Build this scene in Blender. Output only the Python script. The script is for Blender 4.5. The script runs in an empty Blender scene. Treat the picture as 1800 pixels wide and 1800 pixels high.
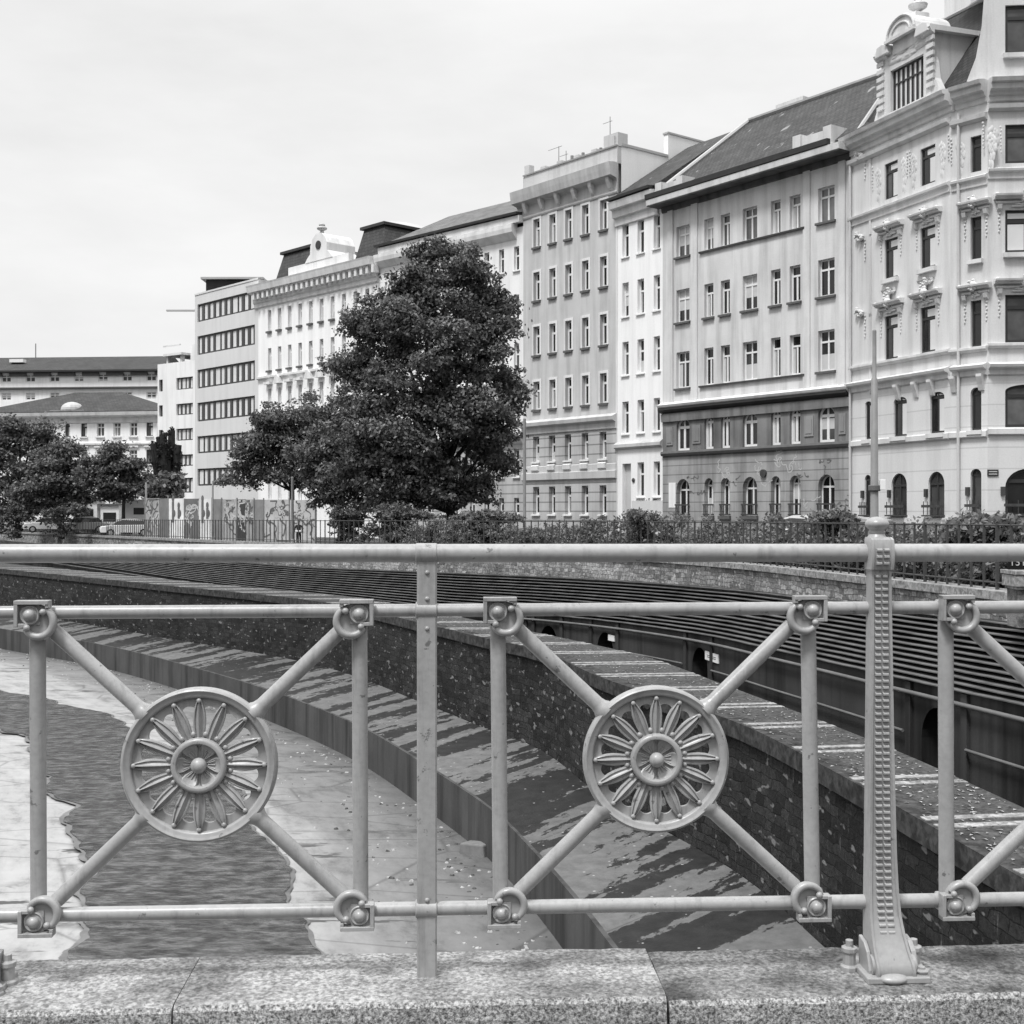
import bpy, math, random
import numpy as np
from mathutils import Vector, Matrix
random.seed(7); rng = np.random.default_rng(11)
SC = bpy.context.scene; COL = SC.collection
PI = math.pi
EYE = 1.6          # eye height above the bridge pavement (z = 0)
F = 2200.0         # focal length in pixels of the 1800 px photograph
def R(d): return math.radians(d)

# ------------------------------------------------------------------ materials
def nmat(name):
    m = bpy.data.materials.new(name); m.use_nodes = True
    nt = m.node_tree; b = nt.nodes['Principled BSDF']
    return m, nt, b
def N(nt, typ, **kw):
    n = nt.nodes.new(typ)
    for k, v in kw.items():
        if k.startswith('_'): setattr(n, k[1:], v)
        else:
            key = k.replace('__', ' ')
            n.inputs[key].default_value = v
    return n
def g(v): return (v, v, v, 1)
def ramp(nt, fac, stops, interp='LINEAR'):
    r = nt.nodes.new('ShaderNodeValToRGB'); r.color_ramp.interpolation = interp
    el = r.color_ramp.elements
    while len(el) < len(stops): el.new(0.5)
    for e, (p, c) in zip(el, stops): e.position = p; e.color = g(c)
    nt.links.new(fac, r.inputs['Fac']); return r.outputs['Color']
def mixc(nt, fac, a, b, mode='MIX'):
    m = nt.nodes.new('ShaderNodeMix'); m.data_type = 'RGBA'; m.blend_type = mode
    for k, v in ((0, fac), (6, a), (7, b)):
        if hasattr(v, 'is_output'): nt.links.new(v, m.inputs[k])
        elif k == 0: m.inputs[0].default_value = v
        else: m.inputs[k].default_value = g(v)
    return m.outputs[2]
def coords(nt, kind='Object', scale=(1, 1, 1)):
    t = nt.nodes.new('ShaderNodeTexCoord'); m = nt.nodes.new('ShaderNodeMapping')
    m.inputs['Scale'].default_value = scale
    nt.links.new(t.outputs[kind], m.inputs['Vector']); return m.outputs['Vector']
def noise(nt, vec, scale, detail=4, rough=0.55):
    n = nt.nodes.new('ShaderNodeTexNoise'); n.inputs['Scale'].default_value = scale
    n.inputs['Detail'].default_value = detail; n.inputs['Roughness'].default_value = rough
    nt.links.new(vec, n.inputs['Vector']); return n.outputs['Fac']
def bump(nt, b, h, strength=0.3, dist=0.02):
    n = nt.nodes.new('ShaderNodeBump'); n.inputs['Strength'].default_value = strength; n.inputs['Distance'].default_value = dist
    nt.links.new(h, n.inputs['Height']); nt.links.new(n.outputs['Normal'], b.inputs['Normal'])
def plaster(name, base, var=0.12, streak=0.12, rough=0.85, lines=None, scale=1.0, ldark=0.55, lw=0.09):
    m, nt, b = nmat(name)
    v = coords(nt, 'Object'); vs = coords(nt, 'Object', (1.6, 1.6, 0.12))
    n1 = noise(nt, v, 0.35 * scale, 5, 0.6); n2 = noise(nt, vs, 1.0 * scale, 5, 0.6); n3 = noise(nt, v, 14, 3)
    c = mixc(nt, 1.0, ramp(nt, n1, [(0.3, base * (1 - var)), (0.7, base * (1 + var * .5))]), ramp(nt, n2, [(0.30, 1 - streak * 1.6), (0.55, 1.0)]), 'MULTIPLY')
    c = mixc(nt, 1.0, c, ramp(nt, n3, [(0.3, 0.94), (0.7, 1.03)]), 'MULTIPLY')
    h = n3
    if lines:                      # horizontal joints of the rustication
        w = nt.nodes.new('ShaderNodeTexWave'); w.wave_type = 'BANDS'; w.bands_direction = 'Z'; w.wave_profile = 'SAW'
        w.inputs['Scale'].default_value = 0.314159 / lines * 1.0
        nt.links.new(v, w.inputs['Vector'])
        l = ramp(nt, w.outputs['Fac'], [(0.0, ldark), (lw, ldark), (lw + .03, 1.0), (1.0, 1.0)])
        c = mixc(nt, 1.0, c, l, 'MULTIPLY')
    nt.links.new(c, b.inputs['Base Color']); b.inputs['Roughness'].default_value = rough
    b.inputs['Specular IOR Level'].default_value = 0.25
    bump(nt, b, h, 0.25, 0.01)
    return m
def plain(name, base, rough=0.6, var=0.15, scale=3.0, spec=0.4, metal=0.0, bmp=0.15):
    m, nt, b = nmat(name); v = coords(nt, 'Object')
    n1 = noise(nt, v, scale, 5, 0.6)
    nt.links.new(ramp(nt, n1, [(0.25, base * (1 - var)), (0.75, base * (1 + var))]), b.inputs['Base Color'])
    b.inputs['Roughness'].default_value = rough; b.inputs['Specular IOR Level'].default_value = spec; b.inputs['Metallic'].default_value = metal
    if bmp: bump(nt, b, noise(nt, v, scale * 6, 3), bmp, 0.01)
    return m
def paint_mat():
    m, nt, b = nmat('railing_paint'); v = coords(nt, 'Object')
    n1 = noise(nt, v, 5, 4); n2 = noise(nt, v, 60, 3, 0.6); n3 = noise(nt, v, 22, 4, 0.7)
    c = ramp(nt, n1, [(0.25, 0.275), (0.75, 0.345)])
    c = mixc(nt, 1.0, c, ramp(nt, n3, [(0.31, 0.45), (0.355, 1.0)]), 'MULTIPLY')
    nd = noise(nt, coords(nt, 'Object', (26, 26, 2.2)), 1.0, 5, 0.7); c = mixc(nt, 1.0, c, ramp(nt, nd, [(0.30, 0.72), (0.48, 1.0)]), 'MULTIPLY')
    c = mixc(nt, 1.0, c, ramp(nt, n2, [(0.3, 0.90), (0.6, 1.03)]), 'MULTIPLY')
    nt.links.new(c, b.inputs['Base Color'])
    nt.links.new(ramp(nt, n1, [(0.3, 0.30), (0.7, 0.44)]), b.inputs['Roughness'])
    b.inputs['Specular IOR Level'].default_value = 0.5
    bump(nt, b, n2, 0.22, 0.002)
    return m
def granite(name, lo, hi, sc=1.0, rough=0.8, dirt=0.5, bm=0.6):
    m, nt, b = nmat(name); v = coords(nt, 'Object')
    vo = nt.nodes.new('ShaderNodeTexVoronoi'); vo.inputs['Scale'].default_value = 150 * sc; nt.links.new(v, vo.inputs['Vector'])
    n1 = noise(nt, v, 95 * sc, 4, 0.7); n2 = noise(nt, v, 3.2, 6, 0.65)
    bw = nt.nodes.new('ShaderNodeRGBToBW'); nt.links.new(vo.outputs['Color'], bw.inputs[0])
    c = ramp(nt, n1, [(0.36, lo), (0.62, hi)])
    c = mixc(nt, 1.0, c, ramp(nt, bw.outputs[0], [(0.15, 0.62), (0.6, 1.1)]), 'MULTIPLY')
    c = mixc(nt, 1.0, c, ramp(nt, n2, [(0.36, 1 - dirt), (0.56, 1.0)]), 'MULTIPLY')
    nt.links.new(c, b.inputs['Base Color']); b.inputs['Roughness'].default_value = rough
    b.inputs['Specular IOR Level'].default_value = 0.2
    bump(nt, b, n1, bm, 0.006)
    return m
def masonry(name, lo, hi, bright, sx=1.6, sy=2.6, rough=0.85, streak=0.0, joint=0.6):
    """Rough rubble: small irregular cells in the UV plane (metres), blurred by weathering, a few pale stones and lime runs."""
    m, nt, b = nmat(name); v = coords(nt, 'UV', (sx, sy, 1))
    wob = nt.nodes.new('ShaderNodeTexNoise'); wob.inputs['Scale'].default_value = 1.6; wob.inputs['Detail'].default_value = 5; nt.links.new(v, wob.inputs['Vector'])
    ad = nt.nodes.new('ShaderNodeVectorMath'); ad.operation = 'MULTIPLY_ADD'
    nt.links.new(wob.outputs['Color'], ad.inputs[0]); ad.inputs[1].default_value = (1.3, 1.1, 0); nt.links.new(v, ad.inputs[2])
    vo = nt.nodes.new('ShaderNodeTexVoronoi'); vo.inputs['Scale'].default_value = 1.0; nt.links.new(ad.outputs[0], vo.inputs['Vector'])
    ve = nt.nodes.new('ShaderNodeTexVoronoi'); ve.feature = 'DISTANCE_TO_EDGE'; ve.inputs['Scale'].default_value = 1.0; nt.links.new(ad.outputs[0], ve.inputs['Vector'])
    bw = nt.nodes.new('ShaderNodeRGBToBW'); nt.links.new(vo.outputs['Color'], bw.inputs[0])
    c = ramp(nt, bw.outputs[0], [(0.12, lo), (0.60, hi), (0.84, hi * 1.3), (0.92, bright)])
    n2 = noise(nt, v, 2.2, 6, 0.75)
    c = mixc(nt, 1.0, c, ramp(nt, n2, [(0.32, 0.30), (0.68, 1.5)]), 'MULTIPLY')
    n3 = noise(nt, coords(nt, 'UV', (0.16, 0.35, 1)), 1.0, 4, 0.6)
    c = mixc(nt, 1.0, c, ramp(nt, n3, [(0.32, 0.55), (0.62, 1.1)]), 'MULTIPLY')
    if streak:
        n4 = noise(nt, coords(nt, 'UV', (4.5, 1.1, 1)), 1.3, 5, 0.75); n5 = noise(nt, coords(nt, 'UV', (0.5, 0.5, 1)), 1.0, 3)
        f = mixc(nt, 1.0, ramp(nt, n4, [(0.60, 0.0), (0.70, streak)]), ramp(nt, n5, [(0.42, 0.0), (0.60, 1.0)]), 'MULTIPLY')
        c = mixc(nt, f, c, bright)
    c = mixc(nt, 1.0, c, ramp(nt, ve.outputs['Distance'], [(0.0, joint), (0.08, 1.0)]), 'MULTIPLY')
    nt.links.new(c, b.inputs['Base Color']); b.inputs['Roughness'].default_value = rough
    b.inputs['Specular IOR Level'].default_value = 0.2
    hh = mixc(nt, 0.65, ramp(nt, ve.outputs['Distance'], [(0, 0), (0.15, 1)]), n2)
    bump(nt, b, hh, 0.8, 0.06)
    return m
def coursed(name, lo, hi, bright, bw_=0.42, bh=0.2, streak=0.7):
    """Small coursed blocks, uneven and weathered, with lime runs (UV in metres)."""
    m, nt, b = nmat(name); v = coords(nt, 'UV')
    wob = nt.nodes.new('ShaderNodeTexNoise'); wob.inputs['Scale'].default_value = 2.4; wob.inputs['Detail'].default_value = 4; nt.links.new(v, wob.inputs['Vector'])
    ad = nt.nodes.new('ShaderNodeVectorMath'); ad.operation = 'MULTIPLY_ADD'; nt.links.new(wob.outputs['Color'], ad.inputs[0]); ad.inputs[1].default_value = (0.52, 0.20, 0); nt.links.new(v, ad.inputs[2])
    br = nt.nodes.new('ShaderNodeTexBrick'); nt.links.new(ad.outputs[0], br.inputs['Vector']); br.inputs['Scale'].default_value = 1.0; br.inputs['Brick Width'].default_value = bw_; br.inputs['Row Height'].default_value = bh
    br.inputs['Mortar Size'].default_value = 0.012; br.inputs['Mortar Smooth'].default_value = 0.6; br.offset = 0.43; br.squash = 1.35; br.squash_frequency = 3
    br.inputs['Color1'].default_value = g(lo); br.inputs['Color2'].default_value = g(hi); br.inputs['Mortar'].default_value = g(lo * .8)
    n2 = noise(nt, v, 9, 6, 0.75); n3 = noise(nt, coords(nt, 'UV', (0.18, 0.4, 1)), 1.0, 4, 0.6); n6 = noise(nt, coords(nt, 'UV', (2.4, 4.6, 1)), 1.0, 2, 0.5)
    c = mixc(nt, 1.0, br.outputs['Color'], ramp(nt, n2, [(0.32, 0.35), (0.68, 1.55)]), 'MULTIPLY')
    c = mixc(nt, 1.0, c, ramp(nt, n3, [(0.32, 0.55), (0.62, 1.15)]), 'MULTIPLY')
    c = mixc(nt, ramp(nt, n6, [(0.63, 0.0), (0.68, 0.75)]), c, bright)
    n4 = noise(nt, coords(nt, 'UV', (5.5, 1.1, 1)), 1.3, 5, 0.75); n5 = noise(nt, coords(nt, 'UV', (0.5, 0.5, 1)), 1.0, 3)
    f = mixc(nt, 1.0, ramp(nt, n4, [(0.60, 0.0), (0.70, streak)]), ramp(nt, n5, [(0.42, 0.0), (0.60, 1.0)]), 'MULTIPLY'); c = mixc(nt, f, c, bright)
    nt.links.new(c, b.inputs['Base Color']); b.inputs['Roughness'].default_value = 0.85; b.inputs['Specular IOR Level'].default_value = 0.2
    hh = mixc(nt, 0.6, br.outputs['Fac'], ramp(nt, n2, [(0.2, 1.0), (0.8, 0.0)])); bump(nt, b, hh, 0.9, -0.05)
    return m
def tiles(name, base, spread=0.35, sx=3.0, sy=4.0, fleck=0.0):
    m, nt, b = nmat(name); v = coords(nt, 'UV')
    br = nt.nodes.new('ShaderNodeTexBrick'); nt.links.new(v, br.inputs['Vector'])
    br.inputs['Scale'].default_value = 1.0; br.inputs['Brick Width'].default_value = 1 / sx; br.inputs['Row Height'].default_value = 1 / sy
    br.inputs['Mortar Size'].default_value = 0.02; br.inputs['Color1'].default_value = g(base * (1 - spread)); br.inputs['Color2'].default_value = g(base * (1 + spread)); br.inputs['Mortar'].default_value = g(base * 0.4)
    c = br.outputs['Color']
    n1 = noise(nt, v, 0.5, 5, 0.65)
    c = mixc(nt, 1.0, c, ramp(nt, n1, [(0.3, 0.75), (0.7, 1.2)]), 'MULTIPLY')
    if fleck:
        n2 = noise(nt, coords(nt, 'UV', (0.8, 0.45, 1)), 1.5, 3, 0.5)
        c = mixc(nt, ramp(nt, n2, [(0.66, 0.0), (0.70, 1.0)]), c, fleck)
    nt.links.new(c, b.inputs['Base Color']); b.inputs['Roughness'].default_value = 0.8
    b.inputs['Specular IOR Level'].default_value = 0.25
    bump(nt, b, br.outputs['Fac'], 0.3, -0.02)
    return m
def leafmat(name, lo, hi):
    m, nt, b = nmat(name)
    ge = nt.nodes.new('ShaderNodeNewGeometry'); v = coords(nt, 'Object')
    n1 = noise(nt, v, 0.55, 3)
    c = ramp(nt, ge.outputs['Random Per Island'], [(0.0, lo), (1.0, hi)])
    c = mixc(nt, 1.0, c, ramp(nt, n1, [(0.3, 0.75), (0.7, 1.2)]), 'MULTIPLY')
    nt.links.new(c, b.inputs['Base Color']); b.inputs['Roughness'].default_value = 0.55
    b.inputs['Specular IOR Level'].default_value = 0.3
    tr = nt.nodes.new('ShaderNodeBsdfTranslucent'); nt.links.new(c, tr.inputs['Color'])
    mx = nt.nodes.new('ShaderNodeMixShader'); mx.inputs[0].default_value = 0.32
    nt.links.new(b.outputs[0], mx.inputs[1]); nt.links.new(tr.outputs[0], mx.inputs[2])
    nt.links.new(mx.outputs[0], nt.nodes['Material Output'].inputs['Surface'])
    return m
def glass_mat(name, lo, hi, rough=0.08):
    m, nt, b = nmat(name); o = nt.nodes.new('ShaderNodeObjectInfo')
    v = coords(nt, 'Object'); n1 = noise(nt, v, 0.9, 3)
    c = ramp(nt, o.outputs['Random'], [(0.0, lo), (0.75, lo * 1.6), (1.0, hi)])
    c = mixc(nt, 1.0, c, ramp(nt, n1, [(0.3, 0.6), (0.7, 1.3)]), 'MULTIPLY')
    nt.links.new(c, b.inputs['Base Color']); b.inputs['Roughness'].default_value = rough; b.inputs['Specular IOR Level'].default_value = 0.5
    bump(nt, b, n1, 0.08, 0.02)
    return m

M = {}
M['paint'] = paint_mat()
M['granite_top'] = granite('granite_top', 0.17, 0.42, 0.8, dirt=0.55)
M['granite_face'] = granite('granite_face', 0.07, 0.50, 1.25, dirt=0.15, bm=1.0)
M['granite_old'] = granite('granite_worn', 0.11, 0.29, 0.8, dirt=0.72)
M['wall_masonry'] = coursed('river_wall_stone', 0.012, 0.038, 0.22)
M['band_masonry'] = coursed('retaining_wall_stone', 0.15, 0.38, 0.55, 0.30, 0.15, 0.6)
M['coping'] = granite('coping_stone', 0.024, 0.07, 0.05, dirt=0.5, bm=0.3)
M['path'] = granite('path_concrete', 0.045, 0.085, 0.12, dirt=0.35, bm=0.3)
M['strip'] = granite('joint_strip', 0.20, 0.36, 0.1, dirt=0.35, bm=0.3)
M['dark_concrete'] = plaster('dark_concrete', 0.05, 0.35, 0.45, 0.8)
M['slat'] = plain('slat_concrete', 0.095, 0.7, 0.55, 1.2, 0.3)
M['black'] = plain('matt_black', 0.012, 0.9, 0.2, 2, 0.1)  # near-black; paints in the shade of slat gaps and niches, also the number plate
M['pipe'] = plain('pipe_grey', 0.12, 0.6, 0.3, 1.0)
M['iron'] = plain('fence_iron', 0.05, 0.6, 0.3, 4)
M['asphalt'] = plain('asphalt', 0.07, 0.9, 0.2, 2, 0.2)
M['frame_white'] = plain('window_white', 0.72, 0.5, 0.08, 4)
M['frame_dark'] = plain('window_dark', 0.03, 0.5, 0.2, 4)
M['glass'] = glass_mat('window_glass', 0.015, 0.09)
M['glass_mid'] = glass_mat('window_glass_mid', 0.07, 0.2, 0.12)
M['glass_grey'] = glass_mat('window_glass_grey', 0.10, 0.26, 0.1)
M['curtain'] = plain('curtain', 0.50, 0.7, 0.12, 1.5)
M['blind'] = plain('blind', 0.62, 0.6, 0.1, 0.6)
M['sill_dark'] = plain('sill_metal', 0.10, 0.6, 0.25, 3)
M['trim'] = plaster('stucco_trim', 0.72, 0.1, 0.15)
M['gutter'] = plain('gutter_dark', 0.03, 0.6, 0.3, 2)
M['bark'] = plain('bark', 0.03, 0.9, 0.4, 6, 0.1, bmp=0.6)
M['leaf_dark'] = leafmat('leaf_dark', 0.045, 0.225)
M['leaf_mid'] = leafmat('leaf_mid', 0.07, 0.22)
M['leaf_hedge'] = leafmat('leaf_hedge', 0.08, 0.24)
M['leaf_black'] = leafmat('leaf_blackish', 0.012, 0.035)
M['zinc'] = plain('zinc', 0.40, 0.5, 0.1, 1.0)
M['white_paint'] = plain('white_paint', 0.78, 0.4, 0.05, 2)
M['tyre'] = plain('tyre', 0.02, 0.8, 0.1, 3)
M['car_glass'] = plain('car_glass', 0.03, 0.1, 0.1, 3, 0.5, bmp=0)
M['pole'] = plain('pole_metal', 0.20, 0.5, 0.2, 3)
M['cloth'] = plain('dark_cloth', 0.02, 0.9, 0.3, 8)
M['skin'] = plain('skin', 0.42, 0.6, 0.1, 8)
M['graf_dark'] = plain('graffiti_dark', 0.11, 0.7, 0.2, 3)
M['graf_light'] = plain('graffiti_light', 0.46, 0.7, 0.15, 3)

# ------------------------------------------------------------------ mesh builder
class MB:
    def __init__(s): s.v = []; s.f = []; s.mi = []; s.uv = {}
    def add(s, verts, faces, mi=0, uvs=None):
        o = len(s.v); s.v += [tuple(p) for p in verts]
        for i, fc in enumerate(faces):
            s.f.append([o + k for k in fc]); s.mi.append(mi)
            if uvs is not None: s.uv[len(s.f) - 1] = [uvs[k] for k in fc]
    def box(s, x0, x1, y0, y1, z0, z1, mi=0):
        s.add([(x0, y0, z0), (x1, y0, z0), (x1, y1, z0), (x0, y1, z0), (x0, y0, z1), (x1, y0, z1), (x1, y1, z1), (x0, y1, z1)],
              [(0, 3, 2, 1), (4, 5, 6, 7), (0, 1, 5, 4), (1, 2, 6, 5), (2, 3, 7, 6), (3, 0, 4, 7)], mi)
    def hexa(s, p, mi=0):
        """8 points: bottom ring 0-3, top ring 4-7."""
        s.add(p, [(0, 3, 2, 1), (4, 5, 6, 7), (0, 1, 5, 4), (1, 2, 6, 5), (2, 3, 7, 6), (3, 0, 4, 7)], mi)
    def loft(s, rings, mi=0, cap=True, closed=True):
        n = len(rings[0]); o = len(s.v)
        V = [p for r in rings for p in r]; fs = []
        for i in range(len(rings) - 1):
            for j in range(n if closed else n - 1):
                k = (j + 1) % n
                fs.append((i * n + j, i * n + k, (i + 1) * n + k, (i + 1) * n + j))
        if cap and closed:
            fs.append(tuple(range(n - 1, -1, -1))); fs.append(tuple((len(rings) - 1) * n + j for j in range(n)))
        s.add(V, fs, mi)
    def tube(s, p0, p1, r0, r1=None, n=12, mi=0, cap=True):
        s.poly_tube([p0, p1], [r0, r0 if r1 is None else r1], n, mi, cap)
    def poly_tube(s, pts, rads, n=12, mi=0, cap=True):
        pts = [Vector(p) for p in pts]; rings = []
        rads = [float(q) for q in rads] if hasattr(rads, "__len__") else [float(rads)] * len(pts)
        x = None
        for i, p in enumerate(pts):
            t = (pts[min(i + 1, len(pts) - 1)] - pts[max(i - 1, 0)]).normalized()
            if x is None:
                a = Vector((0, 0, 1)) if abs(t.z) < 0.95 else Vector((1, 0, 0)); x = t.cross(a).normalized()
            else: x = (x - t * x.dot(t)).normalized()
            y = t.cross(x)
            rings.append([p + rads[i] * (math.cos(2 * PI * k / n) * x + math.sin(2 * PI * k / n) * y) for k in range(n)])
        s.loft(rings, mi, cap)
    def revolve(s, prof, c=(0, 0, 0), axis='z', n=24, mi=0):
        """prof: (radius, along axis)."""
        rings = []
        for r, h in prof:
            ring = []
            for k in range(n):
                a = 2 * PI * k / n; x, y = r * math.cos(a), r * math.sin(a)
                p = (x, y, h) if axis == 'z' else (x, h, y)
                ring.append((c[0] + p[0], c[1] + p[1], c[2] + p[2]))
            rings.append(ring)
        s.loft(rings, mi, True)
    def ball(s, c, r, n=10, m=6, mi=0):
        if not hasattr(r, '__len__'): r = (r, r, r)
        rings = []
        for i in range(m + 1):
            t = PI * (0.04 + 0.92 * i / m)
            rings.append([(c[0] + r[0] * math.sin(t) * math.cos(2 * PI * k / n), c[1] + r[1] * math.sin(t) * math.sin(2 * PI * k / n), c[2] - r[2] * math.cos(t)) for k in range(n)])
        s.loft(rings, mi, True)
    def sweep(s, prof, x0, x1, mi=0, ends=True):
        """closed profile of (y, z) swept along x."""
        n = len(prof)
        s.loft([[(x0, y, z) for y, z in prof], [(x1, y, z) for y, z in prof]], mi, ends)
    def build(s, name, mats, parent=None, loc=(0, 0, 0), rz=0.0, smooth=None, bevel=None):
        me = bpy.data.meshes.new(name); me.from_pydata(s.v, [], s.f)
        if not isinstance(mats, (list, tuple)): mats = [mats]
        for m in mats: me.materials.append(m)
        if len(mats) > 1: me.polygons.foreach_set('material_index', s.mi)
        if s.uv:
            ul = me.uv_layers.new(name='UVMap')
            for p in me.polygons:
                if p.index in s.uv:
                    for li, u in zip(p.loop_indices, s.uv[p.index]): ul.data[li].uv = u
        if smooth is not None:
            me.polygons.foreach_set('use_smooth', [True] * len(me.polygons)); me.update()
            me.set_sharp_from_angle(angle=R(smooth))
        me.update()
        o = link(name, me, parent, loc, rz)
        if bevel:
            b = o.modifiers.new('bevel', 'BEVEL'); b.width = bevel; b.segments = 2; b.limit_method = 'ANGLE'; b.angle_limit = R(40)
        return o
def link(name, me, parent=None, loc=(0, 0, 0), rz=0.0):
    o = bpy.data.objects.new(name, me); COL.objects.link(o)
    if parent is not None: o.parent = parent
    o.location = loc; o.rotation_euler = (0, 0, rz)
    return o
def tag(o, label=None, cat=None, group=None, kind=None):
    if label: o['label'] = label
    if cat: o['category'] = cat
    if group: o['group'] = group
    if kind: o['kind'] = kind
    return o
def thing(name, label, cat, loc=(0, 0, 0), rz=0.0, group=None):
    return tag(link(name, None, None, loc, rz), label, cat, group)
def copy_tree(o, parent=None):
    c = o.copy(); COL.objects.link(c)
    if parent is not None: c.parent = parent; c.matrix_parent_inverse = o.matrix_parent_inverse.copy()
    for ch in list(o.children): copy_tree(ch, c)
    return c

# ------------------------------------------------------------------ measuring
def hg(D): return 1.6 + 0.005 * (D - 25)                 # street level below the eye
def zg(D): return EYE - hg(max(D, 25))
def at(px, py, D): return Vector(((px - 900) / F * D, D, EYE - (py - 900) / F * D))
def onlevel(px, py, h):
    D = F * h / (py - 900); return ((px - 900) / F * D, D)
class Curve2:
    """X as a smooth function of the distance D."""
    def __init__(s, pts):
        pts = sorted((d, x) for x, d in pts); s.d = [p[0] for p in pts]; s.x = [p[1] for p in pts]
        n = len(pts); sl = [(s.x[i + 1] - s.x[i]) / (s.d[i + 1] - s.d[i]) for i in range(n - 1)]
        s.m = [sl[0]] + [0.5 * (sl[i - 1] + sl[i]) for i in range(1, n - 1)] + [sl[-1]]
    def __call__(s, D):
        d, x, m = s.d, s.x, s.m
        if D <= d[0]: return x[0] + m[0] * (D - d[0])
        if D >= d[-1]: return x[-1] + m[-1] * (D - d[-1])
        i = max(k for k in range(len(d)) if d[k] <= D); i = min(i, len(d) - 2)
        h = d[i + 1] - d[i]; t = (D - d[i]) / h
        return (2 * t**3 - 3 * t**2 + 1) * x[i] + (t**3 - 2 * t**2 + t) * h * m[i] + (-2 * t**3 + 3 * t**2) * x[i + 1] + (t**3 - t**2) * h * m[i + 1]
    def pt(s, D, off=0.0):
        """point and offset to the left (towards the river) by off"""
        e = 0.05; t = Vector((s(D + e) - s(D - e), 2 * e)).normalized()
        n = Vector((-t.y, t.x))           # left of the direction of travel away from the camera
        p = Vector((s(D), D)) + n * off
        return p
def dsamples(d0, d1, step0=0.6, grow=1.035):
    out = [d0]; st = step0
    while out[-1] < d1: out.append(out[-1] + st); st *= grow
    out[-1] = d1; return out
def arclen(pts):
    u = [0.0]
    for a, b in zip(pts, pts[1:]): u.append(u[-1] + math.hypot(a[0] - b[0], a[1] - b[1]))
    return u
def ribbon(mb, A, B, mi=0, v0=0.0, flip=False, u=None):
    """quads between two 3D polylines with metric UVs"""
    if u is None: u = arclen(A)
    for i in range(len(A) - 1):
        w0 = (Vector(A[i]) - Vector(B[i])).length; w1 = (Vector(A[i + 1]) - Vector(B[i + 1])).length
        vs = [A[i], A[i + 1], B[i + 1], B[i]]; uv = [(u[i], v0), (u[i + 1], v0), (u[i + 1], v0 + w1), (u[i], v0 + w0)]
        mb.add(vs, [(3, 2, 1, 0)] if flip else [(0, 1, 2, 3)], mi, uv)

# ------------------------------------------------------------------ camera, sky, sun
cam = bpy.data.cameras.new('camera'); cam.lens = 44.0; cam.sensor_width = 36.0; cam.clip_end = 3000; cam.clip_start = 0.05
co = bpy.data.objects.new('camera', cam); COL.objects.link(co); co.location = (0, 0, EYE); co.rotation_euler = (R(90), 0, 0); SC.camera = co
SUN_EL, SUN_AZ = 62.0, 216.0      # azimuth clockwise from the view direction: behind the camera, a little left
wd = bpy.data.worlds.new('World'); SC.world = wd; wd.use_nodes = True
nt = wd.node_tree; bg = nt.nodes['Background']; bg.inputs['Strength'].default_value = 0.1
sky = nt.nodes.new('ShaderNodeTexSky'); sky.sky_type = 'NISHITA'; sky.sun_disc = False
sky.sun_elevation = R(SUN_EL); sky.sun_rotation = R(SUN_AZ); sky.air_density = 1.0; sky.dust_density = 3.0
bw = nt.nodes.new('ShaderNodeRGBToBW'); nt.links.new(sky.outputs[0], bw.inputs[0])
tc = nt.nodes.new('ShaderNodeTexCoord'); mp = nt.nodes.new('ShaderNodeMapping'); mp.inputs['Scale'].default_value = (1.0, 1.0, 3.2)
mp.inputs['Rotation'].default_value = (0, R(14), 0)
nt.links.new(tc.outputs['Generated'], mp.inputs['Vector'])
cn = noise(nt, mp.outputs['Vector'], 2.6, 7, 0.58)
cloud = ramp(nt, cn, [(0.30, 0.80), (0.62, 0.93)])
cs = nt.nodes.new('ShaderNodeVectorMath'); cs.operation = 'SCALE'; cs.inputs['Scale'].default_value = 6.25; nt.links.new(cloud, cs.inputs[0])
zz = nt.nodes.new('ShaderNodeSeparateXYZ'); nt.links.new(tc.outputs['Generated'], zz.inputs[0])
gm = nt.nodes.new('ShaderNodeMapRange'); gm.inputs['From Min'].default_value = 0.36; gm.inputs['To Min'].default_value = 1.0; gm.inputs['To Max'].default_value = 2.4
nt.links.new(zz.outputs['Z'], gm.inputs['Value']); grad = gm.outputs[0]      # an overcast sky is brightest overhead
below = nt.nodes.new('ShaderNodeMapRange'); below.inputs['From Min'].default_value = -0.06; below.inputs['From Max'].default_value = -0.01; below.inputs['To Min'].default_value = 0.10
nt.links.new(zz.outputs['Z'], below.inputs['Value'])
cover = ramp(nt, noise(nt, mp.outputs['Vector'], 1.7, 5, 0.6), [(0.3, 0.88), (0.6, 1.0)])
skyc = mixc(nt, 1.0, mixc(nt, cover, bw.outputs[0], cs.outputs[0]), grad, 'MULTIPLY')
# dimming added to the low rear sky, like unseen houses, to deepen rail shading
lowz = nt.nodes.new('ShaderNodeMapRange'); lowz.interpolation_type = 'SMOOTHSTEP'; lowz.inputs['From Min'].default_value = 0.10; lowz.inputs['From Max'].default_value = 0.50; lowz.inputs['To Min'].default_value = 0.26; nt.links.new(zz.outputs['Z'], lowz.inputs['Value'])
rear = nt.nodes.new('ShaderNodeMapRange'); rear.interpolation_type = 'SMOOTHSTEP'; rear.inputs['From Min'].default_value = 0.0; rear.inputs['From Max'].default_value = -0.45; nt.links.new(zz.outputs['Y'], rear.inputs['Value'])
rear_dim = mixc(nt, rear.outputs[0], 1.0, lowz.outputs[0])
skyc = mixc(nt, 1.0, skyc, rear_dim, 'MULTIPLY')
nt.links.new(mixc(nt, 1.0, skyc, below.outputs[0], 'MULTIPLY'), bg.inputs['Color'])
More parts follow.
